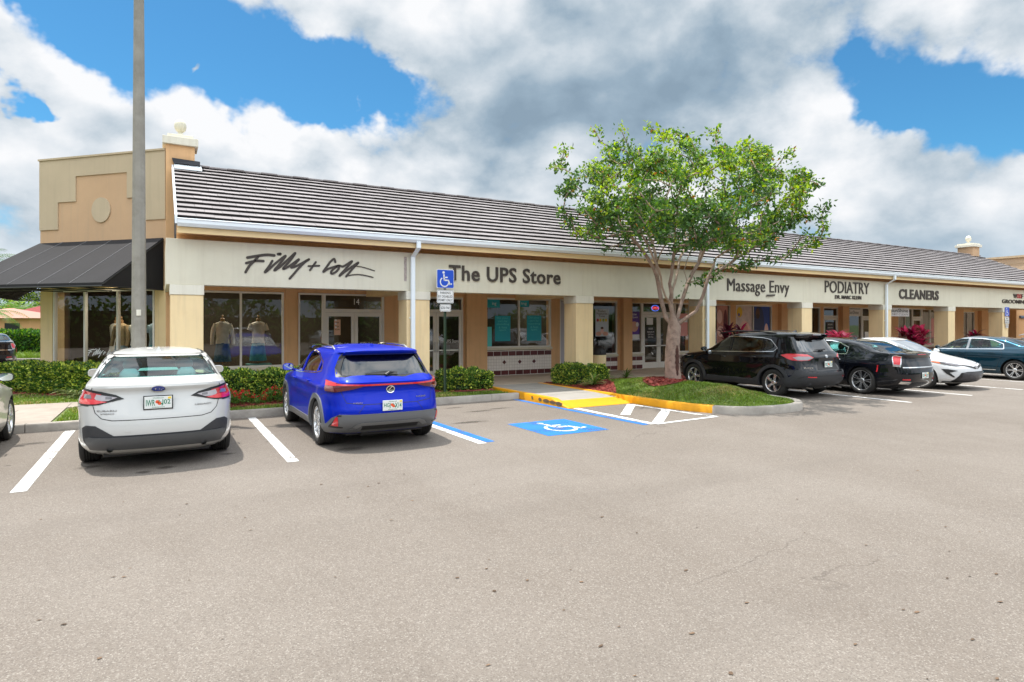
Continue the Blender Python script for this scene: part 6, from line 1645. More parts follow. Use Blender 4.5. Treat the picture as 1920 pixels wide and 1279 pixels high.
# main tree: limbs traced in the photo's plane through the trunk, spread in depth
TB = (TREEP[0], TREEP[1], .42); TZ = FW[0] * TB[0] + FW[1] * TB[1]; TX = RT[0] * TB[0] + RT[1] * TB[1]
def tp(cx, cy, dep=0.0):
    "crop pixel of the tree close-up -> local point, dep metres further from the camera"
    px = 1000 + cx / 2.5586; py = 220 + cy / 2.5586; z = TZ + dep; x = z * (px - 960) / FPX - TX; e = CAMH - (py - HOR) * z / FPX
    return (RT[0] * x + FW[0] * dep, RT[1] * x + FW[1] * dep, e - TB[2])
limbs = [[(0, 0, 0), tp(665, 1180), tp(668, 1110), tp(672, 1050), tp(676, 1005)],
    [tp(672, 1010), tp(635, 960, .05), tp(612, 880, .1), tp(602, 800, .1), tp(590, 700, .2), tp(575, 610, .3), tp(520, 470, .6), tp(450, 330, .9)],
    [tp(605, 800, .1), tp(575, 720, -.2), tp(530, 640, -.5), tp(440, 540, -.9)],
    [tp(600, 720, .2), tp(610, 650, -.1), tp(650, 575, -.4), tp(640, 430, -.8)],
    [tp(676, 1000), tp(662, 900, -.15), tp(655, 800, -.3), tp(668, 700, -.4), tp(680, 600, -.5), tp(690, 440, -.7), tp(640, 260, -1.0)],
    [tp(662, 900, -.15), tp(630, 860, -.4), tp(615, 770, -.8), tp(560, 640, -1.4), tp(500, 520, -1.9)],
    [tp(690, 990), tp(708, 900, .2), tp(742, 800, .35), tp(790, 700, .5), tp(812, 620, .6), tp(880, 500, .8), tp(930, 380, 1.0)],
    [tp(745, 790, .35), tp(720, 740, .8), tp(760, 620, 1.3), tp(760, 480, 1.8)],
    [tp(800, 660, .55), tp(850, 590, .1), tp(940, 500, -.3), tp(1000, 400, -.5)],
    [tp(700, 985), tp(780, 930, -.1), tp(815, 850, -.2), tp(840, 770, -.3), tp(880, 670, -.4), tp(950, 630, -.6), tp(1060, 560, -1.0), tp(1180, 500, -1.2)],
    [tp(835, 780, -.3), tp(900, 730, .1), tp(990, 670, .4), tp(1100, 600, .8)],
    [tp(660, 860, -.25), tp(690, 760, .3), tp(700, 680, .8), tp(740, 600, 1.2), tp(700, 440, 1.9)]]
rt = random.Random(21); targets = []
tries = 0
while len(targets) < 470 and tries < 20000:
    tries += 1
    a = rt.uniform(0, 2 * math.pi); u = rt.uniform(-1, 1); rr = rt.random() ** .34
    v = math.sqrt(1 - u * u); ex = v * math.cos(a) * rr; ey = v * math.sin(a) * rr; ez = u * rr
    # crop-pixel crown: centre (735,390), half width 640, half height 330; flatter and cut off below
    cx = 740 + 610 * math.copysign(abs(ex) ** .9, ex); cy = 395 - 330 * math.copysign(abs(ez) ** .9, ez); dep = 3.1 * ey
    lo = 610 + 50 * math.sin(cx / 95.) + (80 if cx > 850 else 0) + (30 if 380 < cx < 520 else 0)
    if cx < 330: lo = 590
    if cy > lo - abs(ey) * 60: continue
    if cy < 130 + 75 * math.sin(cx / 130. + 1.2) ** 2 + max(0, (cx - 900)) * .28 - 60: continue
    # open gaps of sky
    if rt.random() < .92 and math.sin(cx / 62. + 1) * math.sin(cy / 48. + .5) * math.cos(dep * 1.7) > .25: continue
    targets.append(tp(cx, cy, dep))
for cx, cy, dp in ((100, 245, -.3), (150, 150, 0), (130, 225, .2), (185, 500, -.3), (160, 520, .1), (210, 560, -.4), (1400, 430, 0), (1390, 530, -.2), (1350, 610, .2), (1300, 300, .3), (1360, 320, 0), (1200, 200, .3), (1230, 170, -.1), (1110, 170, .2), (300, 70, 0), (420, 60, .4), (560, 55, -.2), (870, 70, .1), (460, 650, -.6), (440, 600, -.2), (800, 785, .3), (880, 770, -.2), (850, 750, 0), (1050, 700, .2), (1160, 680, -.3), (1250, 640, .1), (345, 630, 0), (1380, 480, .3), (1300, 560, -.5), (1000, 720, .3)):
    targets.append(tp(cx, cy, dp))
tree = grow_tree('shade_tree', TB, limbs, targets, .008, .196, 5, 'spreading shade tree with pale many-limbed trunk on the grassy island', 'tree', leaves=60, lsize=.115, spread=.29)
# dark scar down the trunk, facing the lot
sc_ = MB(); V = []; F = []
for i in range(15):
    t = i / 14; z = .12 + t * .78; w = .055 * math.sin(math.pi * (t * .94 + .03)) ** .5 * (1 + .25 * math.sin(i * 2.3)); rr = .196 * (1 + .10 * math.exp(-z / .12)) * (1 - .12 * z / 1.45) + .003
    ca = math.atan2(-FW[1], -FW[0]) + .30
    for s in (-1, -.5, 0, .5, 1): an = ca + s * w / rr; V.append((rr * math.cos(an), rr * math.sin(an), z))
F = [(i * 5 + k, i * 5 + k + 1, (i + 1) * 5 + k + 1, (i + 1) * 5 + k) for i in range(14) for k in range(4)]
from_data('trunk_scar', V, F, BARKD, tree, True)

# ---------------------------------------------------------------- clipped hedges
def hedge(name, a, b, w, h, seed, label, z0=.14, dens=2600, ls=.066, mats=None, var=.4, group=None, r=.10, cat='hedge'):
    rg = np.random.default_rng(seed); a = Vector(a); b = Vector(b); L_ = (b - a).length; u = (b - a).normalized(); v = Vector((-u.y, u.x)); root = empty(name, ((a.x + b.x) / 2, (a.y + b.y) / 2, z0), 0, label, cat, group)
    area = 2 * L_ * h + L_ * w + 2 * w * h; n = int(area * dens); P = []; N_ = []
    c = (a + b) / 2
    core = MB(); m = Matrix(((u.x, v.x, 0, 0), (u.y, v.y, 0, 0), (0, 0, 1, 0), (0, 0, 0, 1)))
    core.obox(m @ Matrix.Translation((0, 0, h / 2 - .03)), L_ - .16, w - .16, h - .1); core.build('branches', pmat('hedge_core', (.018, .028, .008), .95) if 'hedge_core' not in MATS else MATS['hedge_core'], root)
    faces = [((1, 0), L_ * h), ((-1, 0), L_ * h), (('t', 0), L_ * w), ((0, 1), w * h), ((0, -1), w * h)]
    for (f, _), ar in faces:
        k = int(ar * dens); s = rg.uniform(-.5, .5, k) * L_; q = rg.uniform(-.5, .5, k) * w; z = rg.uniform(.02, 1, k) * h; nx = np.zeros(k); ny = np.zeros(k); nz = np.zeros(k)
        dp = rg.exponential(.035, k)
        if f == 't': z = h - dp; nz[:] = 1
        elif f == 0: s = np.full(k, _ * L_ / 2) - _ * dp; nx[:] = _
        else: q = np.full(k, f * w / 2) - f * dp; ny[:] = f
        bump = .035 * np.sin(s * 5 + seed) * np.sin(z * 7 + q * 5) + .03 * np.sin(s * 11 + 1 + z * 6) ; z = z + bump * (nz + .4) + (z > h * .8) * .03 * np.sin(s * 4.1 + seed) 
        q = q + bump * ny; 
        # rounded shoulders and thinner foot
        ov = np.maximum(0, (z - (h - r)) / r) ; q = q * (1 - .16 * ov ** 2); s = s * (1 - .16 * ov ** 2 * r / max(L_ / 2, .3) * 3 * (abs(s) > L_ / 2 - .2))
        q = q * np.where(z < .12, .84, 1)
        X_ = u.x * s + v.x * q; Y_ = u.y * s + v.y * q; P.append(np.c_[X_, Y_, z]); N_.append(np.c_[u.x * nx + v.x * ny, u.y * nx + v.y * ny, nz])
    P = np.vstack(P); N_ = np.vstack(N_); n = len(P); D = N_ * .8 + rg.normal(0, .75, (n, 3)) + np.array([0, 0, .25]); D /= np.linalg.norm(D, axis=1)[:, None]; S = side_of(rg, D)
    Ln = ls * rg.uniform(.6, 1.3, n); q_ = rg.random(n); mi = np.where(q_ < var * .8, 1, np.where(q_ > .78, 2 if not mats else 0, 0))
    leaf_mesh('foliage', P, D, S, Ln, Ln * rg.uniform(.45, .65, n), mi, mats or [HG1, HG2, LG3], root)
    return root
hedge('hedge', (-3.55, 20.35), (-.05, 16.95), .75, .70, 1, 'long clipped yellow-green hedge below the corner shop windows', ls=.075, var=.45)
hedge('hedge', (1.0, 14.85), (5.15, 14.85), .62, .66, 2, 'clipped hedge with red flowers before it, between the white and blue cars')
hedge('hedge', (6.25, 14.62), (7.60, 14.62), .68, .50, 3, 'short clipped hedge at the foot of the disabled parking sign')
hedge('hedge', (9.86, 14.42), (11.2, 14.42), .95, .54, 4, 'rounded clipped hedge in red mulch right of the yellow ramp', r=.2)
# red flowering border
def border(x0, x1, y0, y1, seed, label):
    rg = np.random.default_rng(seed); root = empty('flower_border', ((x0 + x1) / 2, (y0 + y1) / 2, .14), 0, label, 'flowers'); n = int((x1 - x0) * 1900)
    X_ = rg.uniform(x0, x1, n) - (x0 + x1) / 2; Y_ = rg.uniform(-.5, .5, n) * (y1 - y0); zt = (.27 + .07 * np.sin(X_ * 6) + .05 * np.sin(X_ * 13 + 2)) * np.sqrt(np.maximum(0, 1 - (Y_ / (y1 - y0) * 1.8) ** 2)); Z = zt * rg.random(n) ** .45
    P = np.c_[X_, Y_, Z]; D = rand_dirs(rg, n, (0, -.3, .6), .8); S = side_of(rg, D); Ln = .05 * rg.uniform(.6, 1.3, n)
    leaf_mesh('foliage', P, D, S, Ln, Ln * .5, np.zeros(n, int), [HG1], root)
    k = int((x1 - x0) * 95); X_ = rg.uniform(x0, x1, k) - (x0 + x1) / 2; Y_ = rg.uniform(-.45, .3, k) * (y1 - y0); Z = (.27 + .07 * np.sin(X_ * 6) + .05 * np.sin(X_ * 13 + 2)) * np.sqrt(np.maximum(0, 1 - (Y_ / (y1 - y0) * 1.8) ** 2)) * rg.uniform(.7, 1.12, k)
    PP = np.repeat(np.c_[X_, Y_, Z], 9, 0) + rg.normal(0, .014, (k * 9, 3)); D = rand_dirs(rg, k * 9, (0, -.3, .8), .9); S = side_of(rg, D); Ln = np.full(k * 9, .028)
    leaf_mesh('blossoms', PP, D, S, Ln, Ln * .9, np.zeros(k * 9, int), [leafmat('red_petal', (.62, .035, .03), .3, .3)], root)
border(1.1, 5.1, 13.95, 14.5, 7, 'low border of small red flowers in front of the hedge beside the white sedan')
# strap-leaved clumps
def blade_clump(name, x, y, z, n, ln, wd, seed, mats, label, cat='plant', up=.9, group=None, stems=0, stemh=0.0, arch=.55):
    rnd = random.Random(seed); root = empty(name, (x, y, z), 0, label, cat, group); V = []; F = []; mi = []
    heads = [(0, 0, 0)]
    if stems:
        heads = []; st = MB()
        for s in range(stems):
            a = 2 * math.pi * s / stems + rnd.uniform(-.4, .4); rr = rnd.uniform(.05, .22); h = stemh * rnd.uniform(.42, 1.1); heads.append((rr * math.cos(a) * 1.6, rr * math.sin(a) * 1.6, h)); st.tube([(rr * .4 * math.cos(a), rr * .4 * math.sin(a), 0), (rr * math.cos(a), rr * math.sin(a), h * .5), (rr * 1.6 * math.cos(a), rr * 1.6 * math.sin(a), h)], .012, 5)
        st.build('stem', TWIG, root, True)
    for i in range(n):
        hx, hy, hz = heads[i % len(heads)]; a = rnd.uniform(0, 2 * math.pi); l = ln * rnd.uniform(.6, 1.15); w = wd * rnd.uniform(.7, 1.2); e = rnd.uniform(.25, 1.35) * up; b = len(V); k = 6
        px, py, pz = hx, hy, hz + rnd.uniform(-.12, .03) * (1 if stems else 0)
        for j in range(k + 1):
            t = j / k; ww = w * (math.sin(math.pi * min(t * .9 + .12, 1)) ** .7) * .5 if j < k else .001
            V += [(px - math.sin(a) * ww, py + math.cos(a) * ww, pz), (px, py, pz - ww * .35), (px + math.sin(a) * ww, py - math.cos(a) * ww, pz)]
            ee = e - arch * t * 2.0; px += math.cos(a) * math.cos(ee) * l / k; py += math.sin(a) * math.cos(ee) * l / k; pz += math.sin(ee) * l / k
            pz = max(pz, .01)
        m = rnd.choices(range(len(mats)), weights=[3, 1.6, 1][:len(mats)])[0]
        for j in range(k):
            F += [(b + 3 * j, b + 3 * j + 1, b + 3 * j + 4, b + 3 * j + 3), (b + 3 * j + 1, b + 3 * j + 2, b + 3 * j + 5, b + 3 * j + 4)]; mi += [m, m]
    me = bpy.data.meshes.new('leaves'); me.from_pydata(V, [], F); me.polygons.foreach_set('material_index', mi); me.update(); shade(me); link_mesh('leaves', me, root, mats); return root
LIL = leafmat('lily_green', (.10, .20, .03), .35, .3); LILP = leafmat('lily_pale', (.42, .46, .20), .3, .3)
blade_clump('lily_clump', 10.2, 13.35, .22, 60, .50, .04, 3, [LIL, LILP], 'pale green strap-leaved clump in front of the rounded hedge', 'plant', 1.0)
blade_clump('lily_clump', 12.1, 15.35, .16, 40, .55, .032, 4, [HG1, LIL], 'dark green strap-leaved clump beside the cream litter bin', 'plant', 1.0)
blade_clump('lily_clump', 12.9, 15.2, .16, 34, .45, .030, 14, [HG1, LIL], 'smaller dark strap-leaved clump on the right side of the litter bin', 'plant', 1.0)
blade_clump('lily_clump', -1.7, 17.85, .15, 52, .72, .045, 5, [LILP, LIL], 'sprawling pale lily clump before the long hedge', 'plant', .6)
blade_clump('lily_clump', -1.05, 17.35, .15, 30, .55, .04, 6, [LILP, LIL], 'pale lily clump in the hedge close to the white sedan', 'plant', .7)
blade_clump('lily_clump', -2.55, 18.85, .15, 36, .50, .035, 8, [LIL, HG1], 'dark lily clump at the left end of the long hedge', 'plant', 1.1)
TI1 = leafmat('ti_crimson', (.34, .018, .055), .4, .3, rough=.35); TI2 = leafmat('ti_pink', (.62, .10, .16), .3, .3, rough=.35); TI3 = leafmat('ti_maroon', (.075, .012, .022), .4, .2, rough=.35)
def ti(x, y, h, n, mats, seed, label): return blade_clump('ti_plant', x, y, .15, int(n * 1.35), .50, .105, seed, mats, label, 'plant', 1.0, None, 9, h, .5)
ti(16.75, 14.15, 1.38, 120, [TI3, TI3, TI1], 11, 'dark maroon ti plant at the foot of the column left of the black crossover roof')
ti(17.9, 14.5, 1.15, 60, [TI3, TI1], 12, 'low maroon ti plant showing just above the black crossover roof')
ti(22.4, 14.2, 1.3, 80, [TI2, TI1], 13, 'bright pink ti plant seen between the black crossover and the black sedan')
ti(27.3, 14.1, 1.3, 170, [TI1, TI2, TI3], 15, 'large crimson ti plant below the hanging shop sign')
ti(28.3, 14.2, 1.3, 110, [TI1, TI2, TI3], 25, 'crimson ti plant on the right, beside the cleaners door')
ti(32.9, 14.1, 1.2, 120, [TI3, TI1], 16, 'dark maroon ti plant behind the roof of the dark blue sedan')

# ---------------------------------------------------------------- beyond the left corner
hedge('hedge', (-22, 50.0), (-1, 42.5), 1.6, 1.42, 31, 'tall bright green clipped hedge far off behind the black sedan', z0=.02, dens=330, ls=.17, mats=[leafmat('far_hedge_green', (.045, .14, .015), .35, .25), leafmat('far_hedge_lime', (.18, .33, .02), .3, .3)], var=.25)
lw = MB().poly([(-30, 48.0, .10), (-1.5, 37.6, .10), (6, 60, .10), (-30, 70, .10)]).build('verge', SOIL); struct(lw)
blades('grass', [([(-12, 41.6), (-2, 38.0), (-1, 41.9), (-13, 46.3)], lambda x, y: .10, 170, .11)], 9, [GRA, GRA], 3.2)
kerb('kerb', [(-30, 47.9), (-1.5, 37.5)], CONK)
def palm(x, y, h, seed, label, n=16, fl=2.6, group='palms beyond the left corner'):
    rnd = random.Random(seed); root = empty('palm_tree', (x, y, 0), 0, label, 'palm', group)
    MB().tube([(0, 0, 0), (.1, .05, h * .5), (.05, 0, h)], [.2, .15, .14], 10).build('trunk', pmat('palm_trunk', (.25, .2, .15), .9, var=.3, vscale=6) if 'palm_trunk' not in MATS else MATS['palm_trunk'], root, True)
    V = []; F = []
    for i in range(n):
        a = 2 * math.pi * i / n + rnd.uniform(-.2, .2); e = rnd.uniform(-.2, 1.1); l = fl * rnd.uniform(.8, 1.1); p = Vector((0, 0, h)); k = 22; prev = None
        for j in range(k):
            t = j / k; ee = e - 1.35 * t; d = Vector((math.cos(a) * math.cos(ee), math.sin(a) * math.cos(ee), math.sin(ee))); p = p + d * l / k
            s = Vector((-math.sin(a), math.cos(a), 0)); ll = .62 * math.sin(math.pi * min(t + .12, 1)) ** .6
            for sg in (-1, 1):
                tip = p + (s * sg * .8 + d * .55 + Vector((0, 0, -.35 - .3 * rnd.random()))) * ll; b = len(V); V += [p + d * -.02, p + d * .035, tip]; F.append((b, b + 1, b + 2))
    from_data('fronds', V, F, LG3 if rnd.random() < .3 else LG1, root); return root
def farpos(px, z): x = z * (px - 960) / FPX; return (FW[0] * z + RT[0] * x, FW[1] * z + RT[1] * x)
for px, z, h, sd, lb, fl in ((-42, 44, 6.1, 1, 'tall palm whose fronds reach in above the black awning at the left edge', 3.0), (-12, 52, 2.9, 2, 'low palm over the far hedge at the left edge', 3.2), (22, 62, 2.9, 3, 'palm in front of the orange wall beyond the far hedge', 2.8), (58, 70, 3.3, 4, 'pale palm between the far hedge and the red roof', 2.8), (88, 75, 3.6, 5, 'palm half hidden by the corner pier', 3)):
    x, y = farpos(px, z); palm(x, y, h, sd, lb, fl=fl)
def far_tree(px, z, h, w, seed, label, mats=None, group='trees beyond the left corner', lv=30):
    x, y = farpos(px, z); rnd = random.Random(seed); tg = []
    while len(tg) < 60:
        a = [rnd.gauss(0, 1) for _ in range(3)]; n = math.sqrt(sum(q * q for q in a)); q = rnd.random() ** .33; tg.append((w * a[0] / n * q, w * a[1] / n * q, h * .62 + h * .38 * a[2] / n * q))
    return grow_tree('broadleaf_tree', (x, y, 0), [[(0, 0, 0), (0, 0, h * .15), (.1, 0, h * .3)]], tg, .02, .22, seed, label, 'tree', group, leaves=lv, lsize=.34, mats=mats, spread=.9, probs=(0, 0, 0, .01))
far_tree(-20, 72, 6.0, 4.0, 41, 'bushy dark tree far behind the palms at the left edge')
far_tree(35, 88, 6.2, 4.4, 42, 'round green tree behind the red roofed house')
far_tree(70, 84, 6.0, 4.0, 43, 'green tree beside the corner pier, behind the red roof')
far_tree(105, 90, 6.4, 4.5, 44, 'green tree hidden mostly by the corner pier')
# houses behind the far hedge
def house(x, y, rz, w, d, h, rh, wall, roofm, label):
    root = empty('house', (x, y, 0), R_(rz), label, 'house')
    MB().box(-w / 2, w / 2, -d / 2, d / 2, 0, h).build('wall', wall, root)
    e = .5; a = w / 2 + e; b = d / 2 + e; rd = max(w - d, .5) / 2
    mb = MB(); mb.add([(-a, -b, h - .05), (a, -b, h - .05), (a, b, h - .05), (-a, b, h - .05), (-rd, 0, h + rh), (rd, 0, h + rh)], [(0, 1, 5, 4), (1, 2, 5), (2, 3, 4, 5), (3, 0, 4), (3, 2, 1, 0)]); mb.build('roof', roofm, root)
    for k in (-1, 0, 1): wn = MB().box(k * w * .3 - .6, k * w * .3 + .6, -d / 2 - .03, -d / 2 - .005, h * .4, h * .8).build('window', CARBLK, root)
x, y = farpos(20, 58); house(x, y, -20, 7, 7, 2.5, .9, pmat('orange_house', (.62, .33, .17), .9), pmat('pink_roof', (.42, .22, .17), .9, var=.1), 'low orange walled house behind the far hedge at the left edge')
x, y = farpos(84, 66); house(x, y, -15, 9, 8, 2.1, 1.75, pmat('cream_house', (.6, .5, .4), .9), pmat('red_tile_roof', (.22, .035, .03), .85, var=.25, vscale=6), 'house with a dark red roof beside the corner pier')
# trees across the lot, mirrored in the glass
for i, (x, y, h, w, lb) in enumerate([(-9, -24, 9, 4.5, 'tree across the lot, mirrored in the corner windows'), (3, -26, 8, 4.2, 'tree across the lot, mirrored in the boutique windows'), (16, -25, 8.5, 4.4, 'tree across the lot, mirrored in the middle windows'), (30, -27, 9, 4.6, 'tree across the lot, mirrored in the right hand windows')]):
    rnd = random.Random(60 + i); tg = []
    while len(tg) < 60:
        a = [rnd.gauss(0, 1) for _ in range(3)]; n = math.sqrt(sum(q * q for q in a)); q = rnd.random() ** .33; tg.append((w * a[0] / n * q, w * a[1] / n * q, h * .62 + h * .36 * a[2] / n * q))
    grow_tree('broadleaf_tree', (x, y, 0), [[(0, 0, 0), (0, 0, h * .15), (.1, 0, h * .3)]], tg, .02, .22, 70 + i, lb, 'tree', 'trees across the lot', leaves=28, lsize=.36, spread=.95, probs=(0, 0, 0, .01))
rg = np.random.default_rng(8); n = 16000; X_ = rg.uniform(-80, 80, n); P = np.c_[X_, -31 + rg.uniform(-1.5, .6, n), rg.uniform(0, 1, n) * (3.6 + 1.1 * np.sin(X_ * .31) + .7 * np.sin(X_ * .83 + 1) + .5 * np.sin(X_ * 2.1))]
D = rand_dirs(rg, n, (0, .4, .3), 1); tb = leaf_mesh('tree_belt', P, D, side_of(rg, D), np.full(n, .62), np.full(n, .34), rg.integers(0, 3, n), [LG1, LG3, HG1], None); tag(tb, kind='stuff')
MB().box(-80, 80, -33, -31.2, 0, 2.6).build('belt_core', MATS['hedge_core'], tb)
rg = np.random.default_rng(9); n = 9000; Y_ = rg.uniform(-30, 75, n); P = np.c_[-42 + rg.uniform(-1.5, .6, n), Y_, rg.uniform(0, 1, n) * (4.2 + 1.1 * np.sin(Y_ * .31) + .7 * np.sin(Y_ * .83 + 1))]
D = rand_dirs(rg, n, (.4, 0, .3), 1); tb = leaf_mesh('tree_belt', P, D, side_of(rg, D), np.full(n, .62), np.full(n, .34), rg.integers(0, 3, n), [LG1, LG3, HG1], None); tag(tb, kind='stuff')
MB().box(-44, -42.2, -30, 75, 0, 3).build('belt_core', MATS['hedge_core'], tb)
# ---------------------------------------------------------------- signs on the band
def script_sign(name, strokes, cx0, cx1, X0_, X1_, z_top, z_bot, cy0, cy1, y, mat, label):
    "brush-script lettering traced as strokes in a close-up (cx, cy) and mapped to the wall"
    mb = MB()
    for st in strokes:
        w = st[0]; pts = []
        P = st[1:]
        for i in range(len(P) - 1):
            p0 = P[max(i - 1, 0)]; p1 = P[i]; p2 = P[i + 1]; p3 = P[min(i + 2, len(P) - 1)]
            for k in range(6):
                t = k / 6; pts.append(tuple(.5 * ((2 * p1[j]) + (-p0[j] + p2[j]) * t + (2 * p0[j] - 5 * p1[j] + 4 * p2[j] - p3[j]) * t * t + (-p0[j] + 3 * p1[j] - 3 * p2[j] + p3[j]) * t ** 3) for j in (0, 1)))
        pts.append(P[-1]); q = []
        for a, b in pts: q.append((X0_ + (a - cx0) / (cx1 - cx0) * (X1_ - X0_), z_top + (b - cy0 - (a - cx0) * SLOPE) / (cy1 - cy0) * (z_bot - z_top)))
        n = len(q); ww = [w * (.55 + .45 * math.sin(math.pi * (.12 + .76 * i / max(n - 1, 1)))) * .5 if w < 0 else w * .5 for i in range(n)]
        A = offset_path(q, 1.0); V = []
        for (x, z), (ax, az), h in zip(q, A, ww):
            d = Vector((ax - x, az - z)); d = d.normalized() * abs(h)
            V += [(x + d.x, y, z + d.y), (x - d.x, y, z - d.y), (x + d.x, y - .035, z + d.y), (x - d.x, y - .035, z - d.y)]
        F = []
        for i in range(n - 1):
            a = 4 * i; b = a + 4; F += [(a + 2, a + 3, b + 3, b + 2), (a, b, b + 1, a + 1), (a, a + 2, b + 2, b), (a + 1, b + 1, b + 3, a + 3)]
        F += [(0, 1, 3, 2), (4 * n - 4, 4 * n - 2, 4 * n - 1, 4 * n - 3)]; mb.add(V, F)
        for (x, z), h in ((q[0], ww[0]), (q[-1], ww[-1])):
            mb.prism([(x + abs(h) * math.cos(t * .628), y - .034, z + abs(h) * math.sin(t * .628)) for t in range(10)], (0, .033, 0))
    return tag(mb.build(name, mat), label, 'sign')
SLOPE = 0.0
FC = [[.06, (165, 158), (300, 135), (420, 122), (510, 130)], [.055, (150, 228), (270, 200), (370, 203)], [.055, (315, 130), (260, 195), (190, 265), (142, 345)], [.062, (560, 113), (588, 111)],
      [.05, (485, 200), (450, 260), (390, 345), (440, 310), (540, 220), (655, 135), (600, 215), (512, 320), (580, 280), (700, 170), (780, 100), (720, 190), (625, 300), (700, 270), (825, 180), (780, 235), (730, 285), (800, 265), (955, 180), (900, 220), (830, 290), (760, 370), (708, 428)],
      [.04, (950, 268), (1090, 262)], [.045, (1045, 215), (1010, 265), (970, 320)],
      [.05, (1295, 215), (1280, 175), (1230, 215), (1190, 270), (1142, 340), (1190, 310), (1270, 280), (1340, 262), (1290, 290), (1245, 335), (1250, 365), (1300, 345), (1340, 300), (1345, 262), (1400, 270), (1510, 205), (1440, 290), (1350, 390), (1420, 340), (1590, 222), (1520, 300), (1435, 400)],
      [.022, (1500, 268), (1600, 272), (1700, 295), (1800, 328)], [.026, (1440, 395), (1530, 378), (1640, 380), (1780, 412)]]
# crop (0..1920, 0..549) covers photo x 440..720, y 460..540; straighten through the wall plane
def crop2wall(cx, cy): return PX(440 + cx * 280 / 1920., 460 + cy * 80 / 549., YF)
FCw = [[s[0]] + [crop2wall(*p) for p in s[1:]] for s in FC]
def raw_sign(strokes, mat, name, label, y, depth=.014, parent=None, k=1.0, tf=None):
    mb = MB()
    for st in strokes:
        P = st[1:]; q = []
        for i in range(len(P) - 1):
            p0 = P[max(i - 1, 0)]; p1 = P[i]; p2 = P[i + 1]; p3 = P[min(i + 2, len(P) - 1)]
            for t in (0, .2, .4, .6, .8): q.append(tuple(.5 * ((2 * p1[j]) + (-p0[j] + p2[j]) * t + (2 * p0[j] - 5 * p1[j] + 4 * p2[j] - p3[j]) * t * t + (-p0[j] + 3 * p1[j] - 3 * p2[j] + p3[j]) * t ** 3) for j in (0, 1)))
        q.append(P[-1]); w = st[0] * k * .5
        if tf: q = [tf(*p) for p in q]
        if mb.V is not None:
            for i in range(len(q) - 1):
                a = Vector(q[i]); b = Vector(q[i + 1]); d = (b - a)
                if d.length < 1e-6: continue
                n = Vector((-d.y, d.x)).normalized() * w; e = .0004 * (i % 3)
                mb.prism([(a.x + n.x, y - depth - e, a.y + n.y), (a.x - n.x, y - depth - e, a.y - n.y), (b.x - n.x, y - depth - e, b.y - n.y), (b.x + n.x, y - depth - e, b.y + n.y)], (0, depth - .001, 0))
            for i, (x, z) in enumerate(q): e = .0004 * (i % 3) + .0002; mb.prism([(x + w * math.cos(t * .628), y - depth - e, z - w * math.sin(t * .628)) for t in range(10)], (0, depth - .001, 0))
    if parent is not None: return mb.build(name, mat, parent)
    return tag(mb.build(name, mat), label, 'sign')
YS = YF + .02
raw_sign(FCw, LETT, 'shop_sign', 'dark brown brush-script shop name on the band above the leftmost windows', YS)
def band_sign(txt, pa, pb, label, off=.02, sp=1.0, name='shop_sign', mat=None, depth=.05):
    (xa, za), (xb, zb) = PX(*pa, YF), PX(*pb, YF)
    o = text_obj(name, txt, mat or LETT, xa, xb, YS, zb, za, depth, off, spacing=sp)
    return tag(o, label, 'sign')
xa = PX(842, 495, YF)[0]; xb = PX(1051, 500, YF)[0]
o = text_obj('shop_sign', 'The UPS Store', LETT, xa, xb, YS, 2.985, 3.385, .035, .016, spacing=1.06); tag(o, 'bold brown channel letters above the door marked 15', 'sign')
xa = PX(1364, 500, YF)[0]; xb = PX(1480, 500, YF)[0]
o = text_obj('shop_sign', 'Massage Envy', LETT, xa, xb, YS, 2.86, 3.42, .03, .0, spacing=1.04); tag(o, 'dark rounded letters with an underlined capital on the band over the massage shop', 'sign')
MB().prism([(18.62, YS - .05, 2.86), (19.05, YS - .05, 2.88), (19.08, YS - .05, 2.935), (18.66, YS - .05, 2.915)], (0, .045, 0)).build('underline', LETT, o)
xa = PX(1547, 500, YF)[0]; xb = PX(1630, 500, YF)[0]
o = text_obj('shop_sign', 'PODIATRY', LETT, xa, xb, YS, 3.08, 3.54, .03, .0); tag(o, 'tall thin dark capitals on the band over the foot clinic', 'sign')
text_obj('lettering', 'DR. MARC KLEIN', LETT, PX(1566, 500, YF)[0], PX(1615, 500, YF)[0], YS, 2.86, 3.0, .03, .012, parent=o)
xa = PX(1686, 500, YF)[0]; xb = PX(1760, 500, YF)[0]
tag(text_obj('shop_sign', 'CLEANERS', LETT, xa, xb, YS, 2.95, 3.37, .035, .028, spacing=1.12), 'bold dark capitals on the band over the dry cleaner', 'sign')
o = text_obj('shop_sign', 'W', LETT, 37.55, 37.95, YS, 3.20, 3.42, .03, .01); tag(o, 'small dark and red lettering of the dog groomer at the right edge', 'sign')
text_obj('lettering', 'OO', pmat('sign_red', (.45, .02, .03), .5), 37.97, 38.42, YS, 3.20, 3.42, .03, .01, parent=o); text_obj('lettering', 'F', LETT, 38.45, 38.65, YS, 3.20, 3.42, .03, .01, parent=o)
text_obj('lettering', 'GROOMING', LETT, 36.35, 39.1, YS, 2.93, 3.12, .03, .012, parent=o)
# old fixing scar left on the band
tag(MB().box(5.20, 5.27, YS - .004, YS - .001, 2.92, 3.52).build('band_stain', pmat('band_stain', (.36, .30, .27), .9, var=.3, vscale=20)), kind='structure')

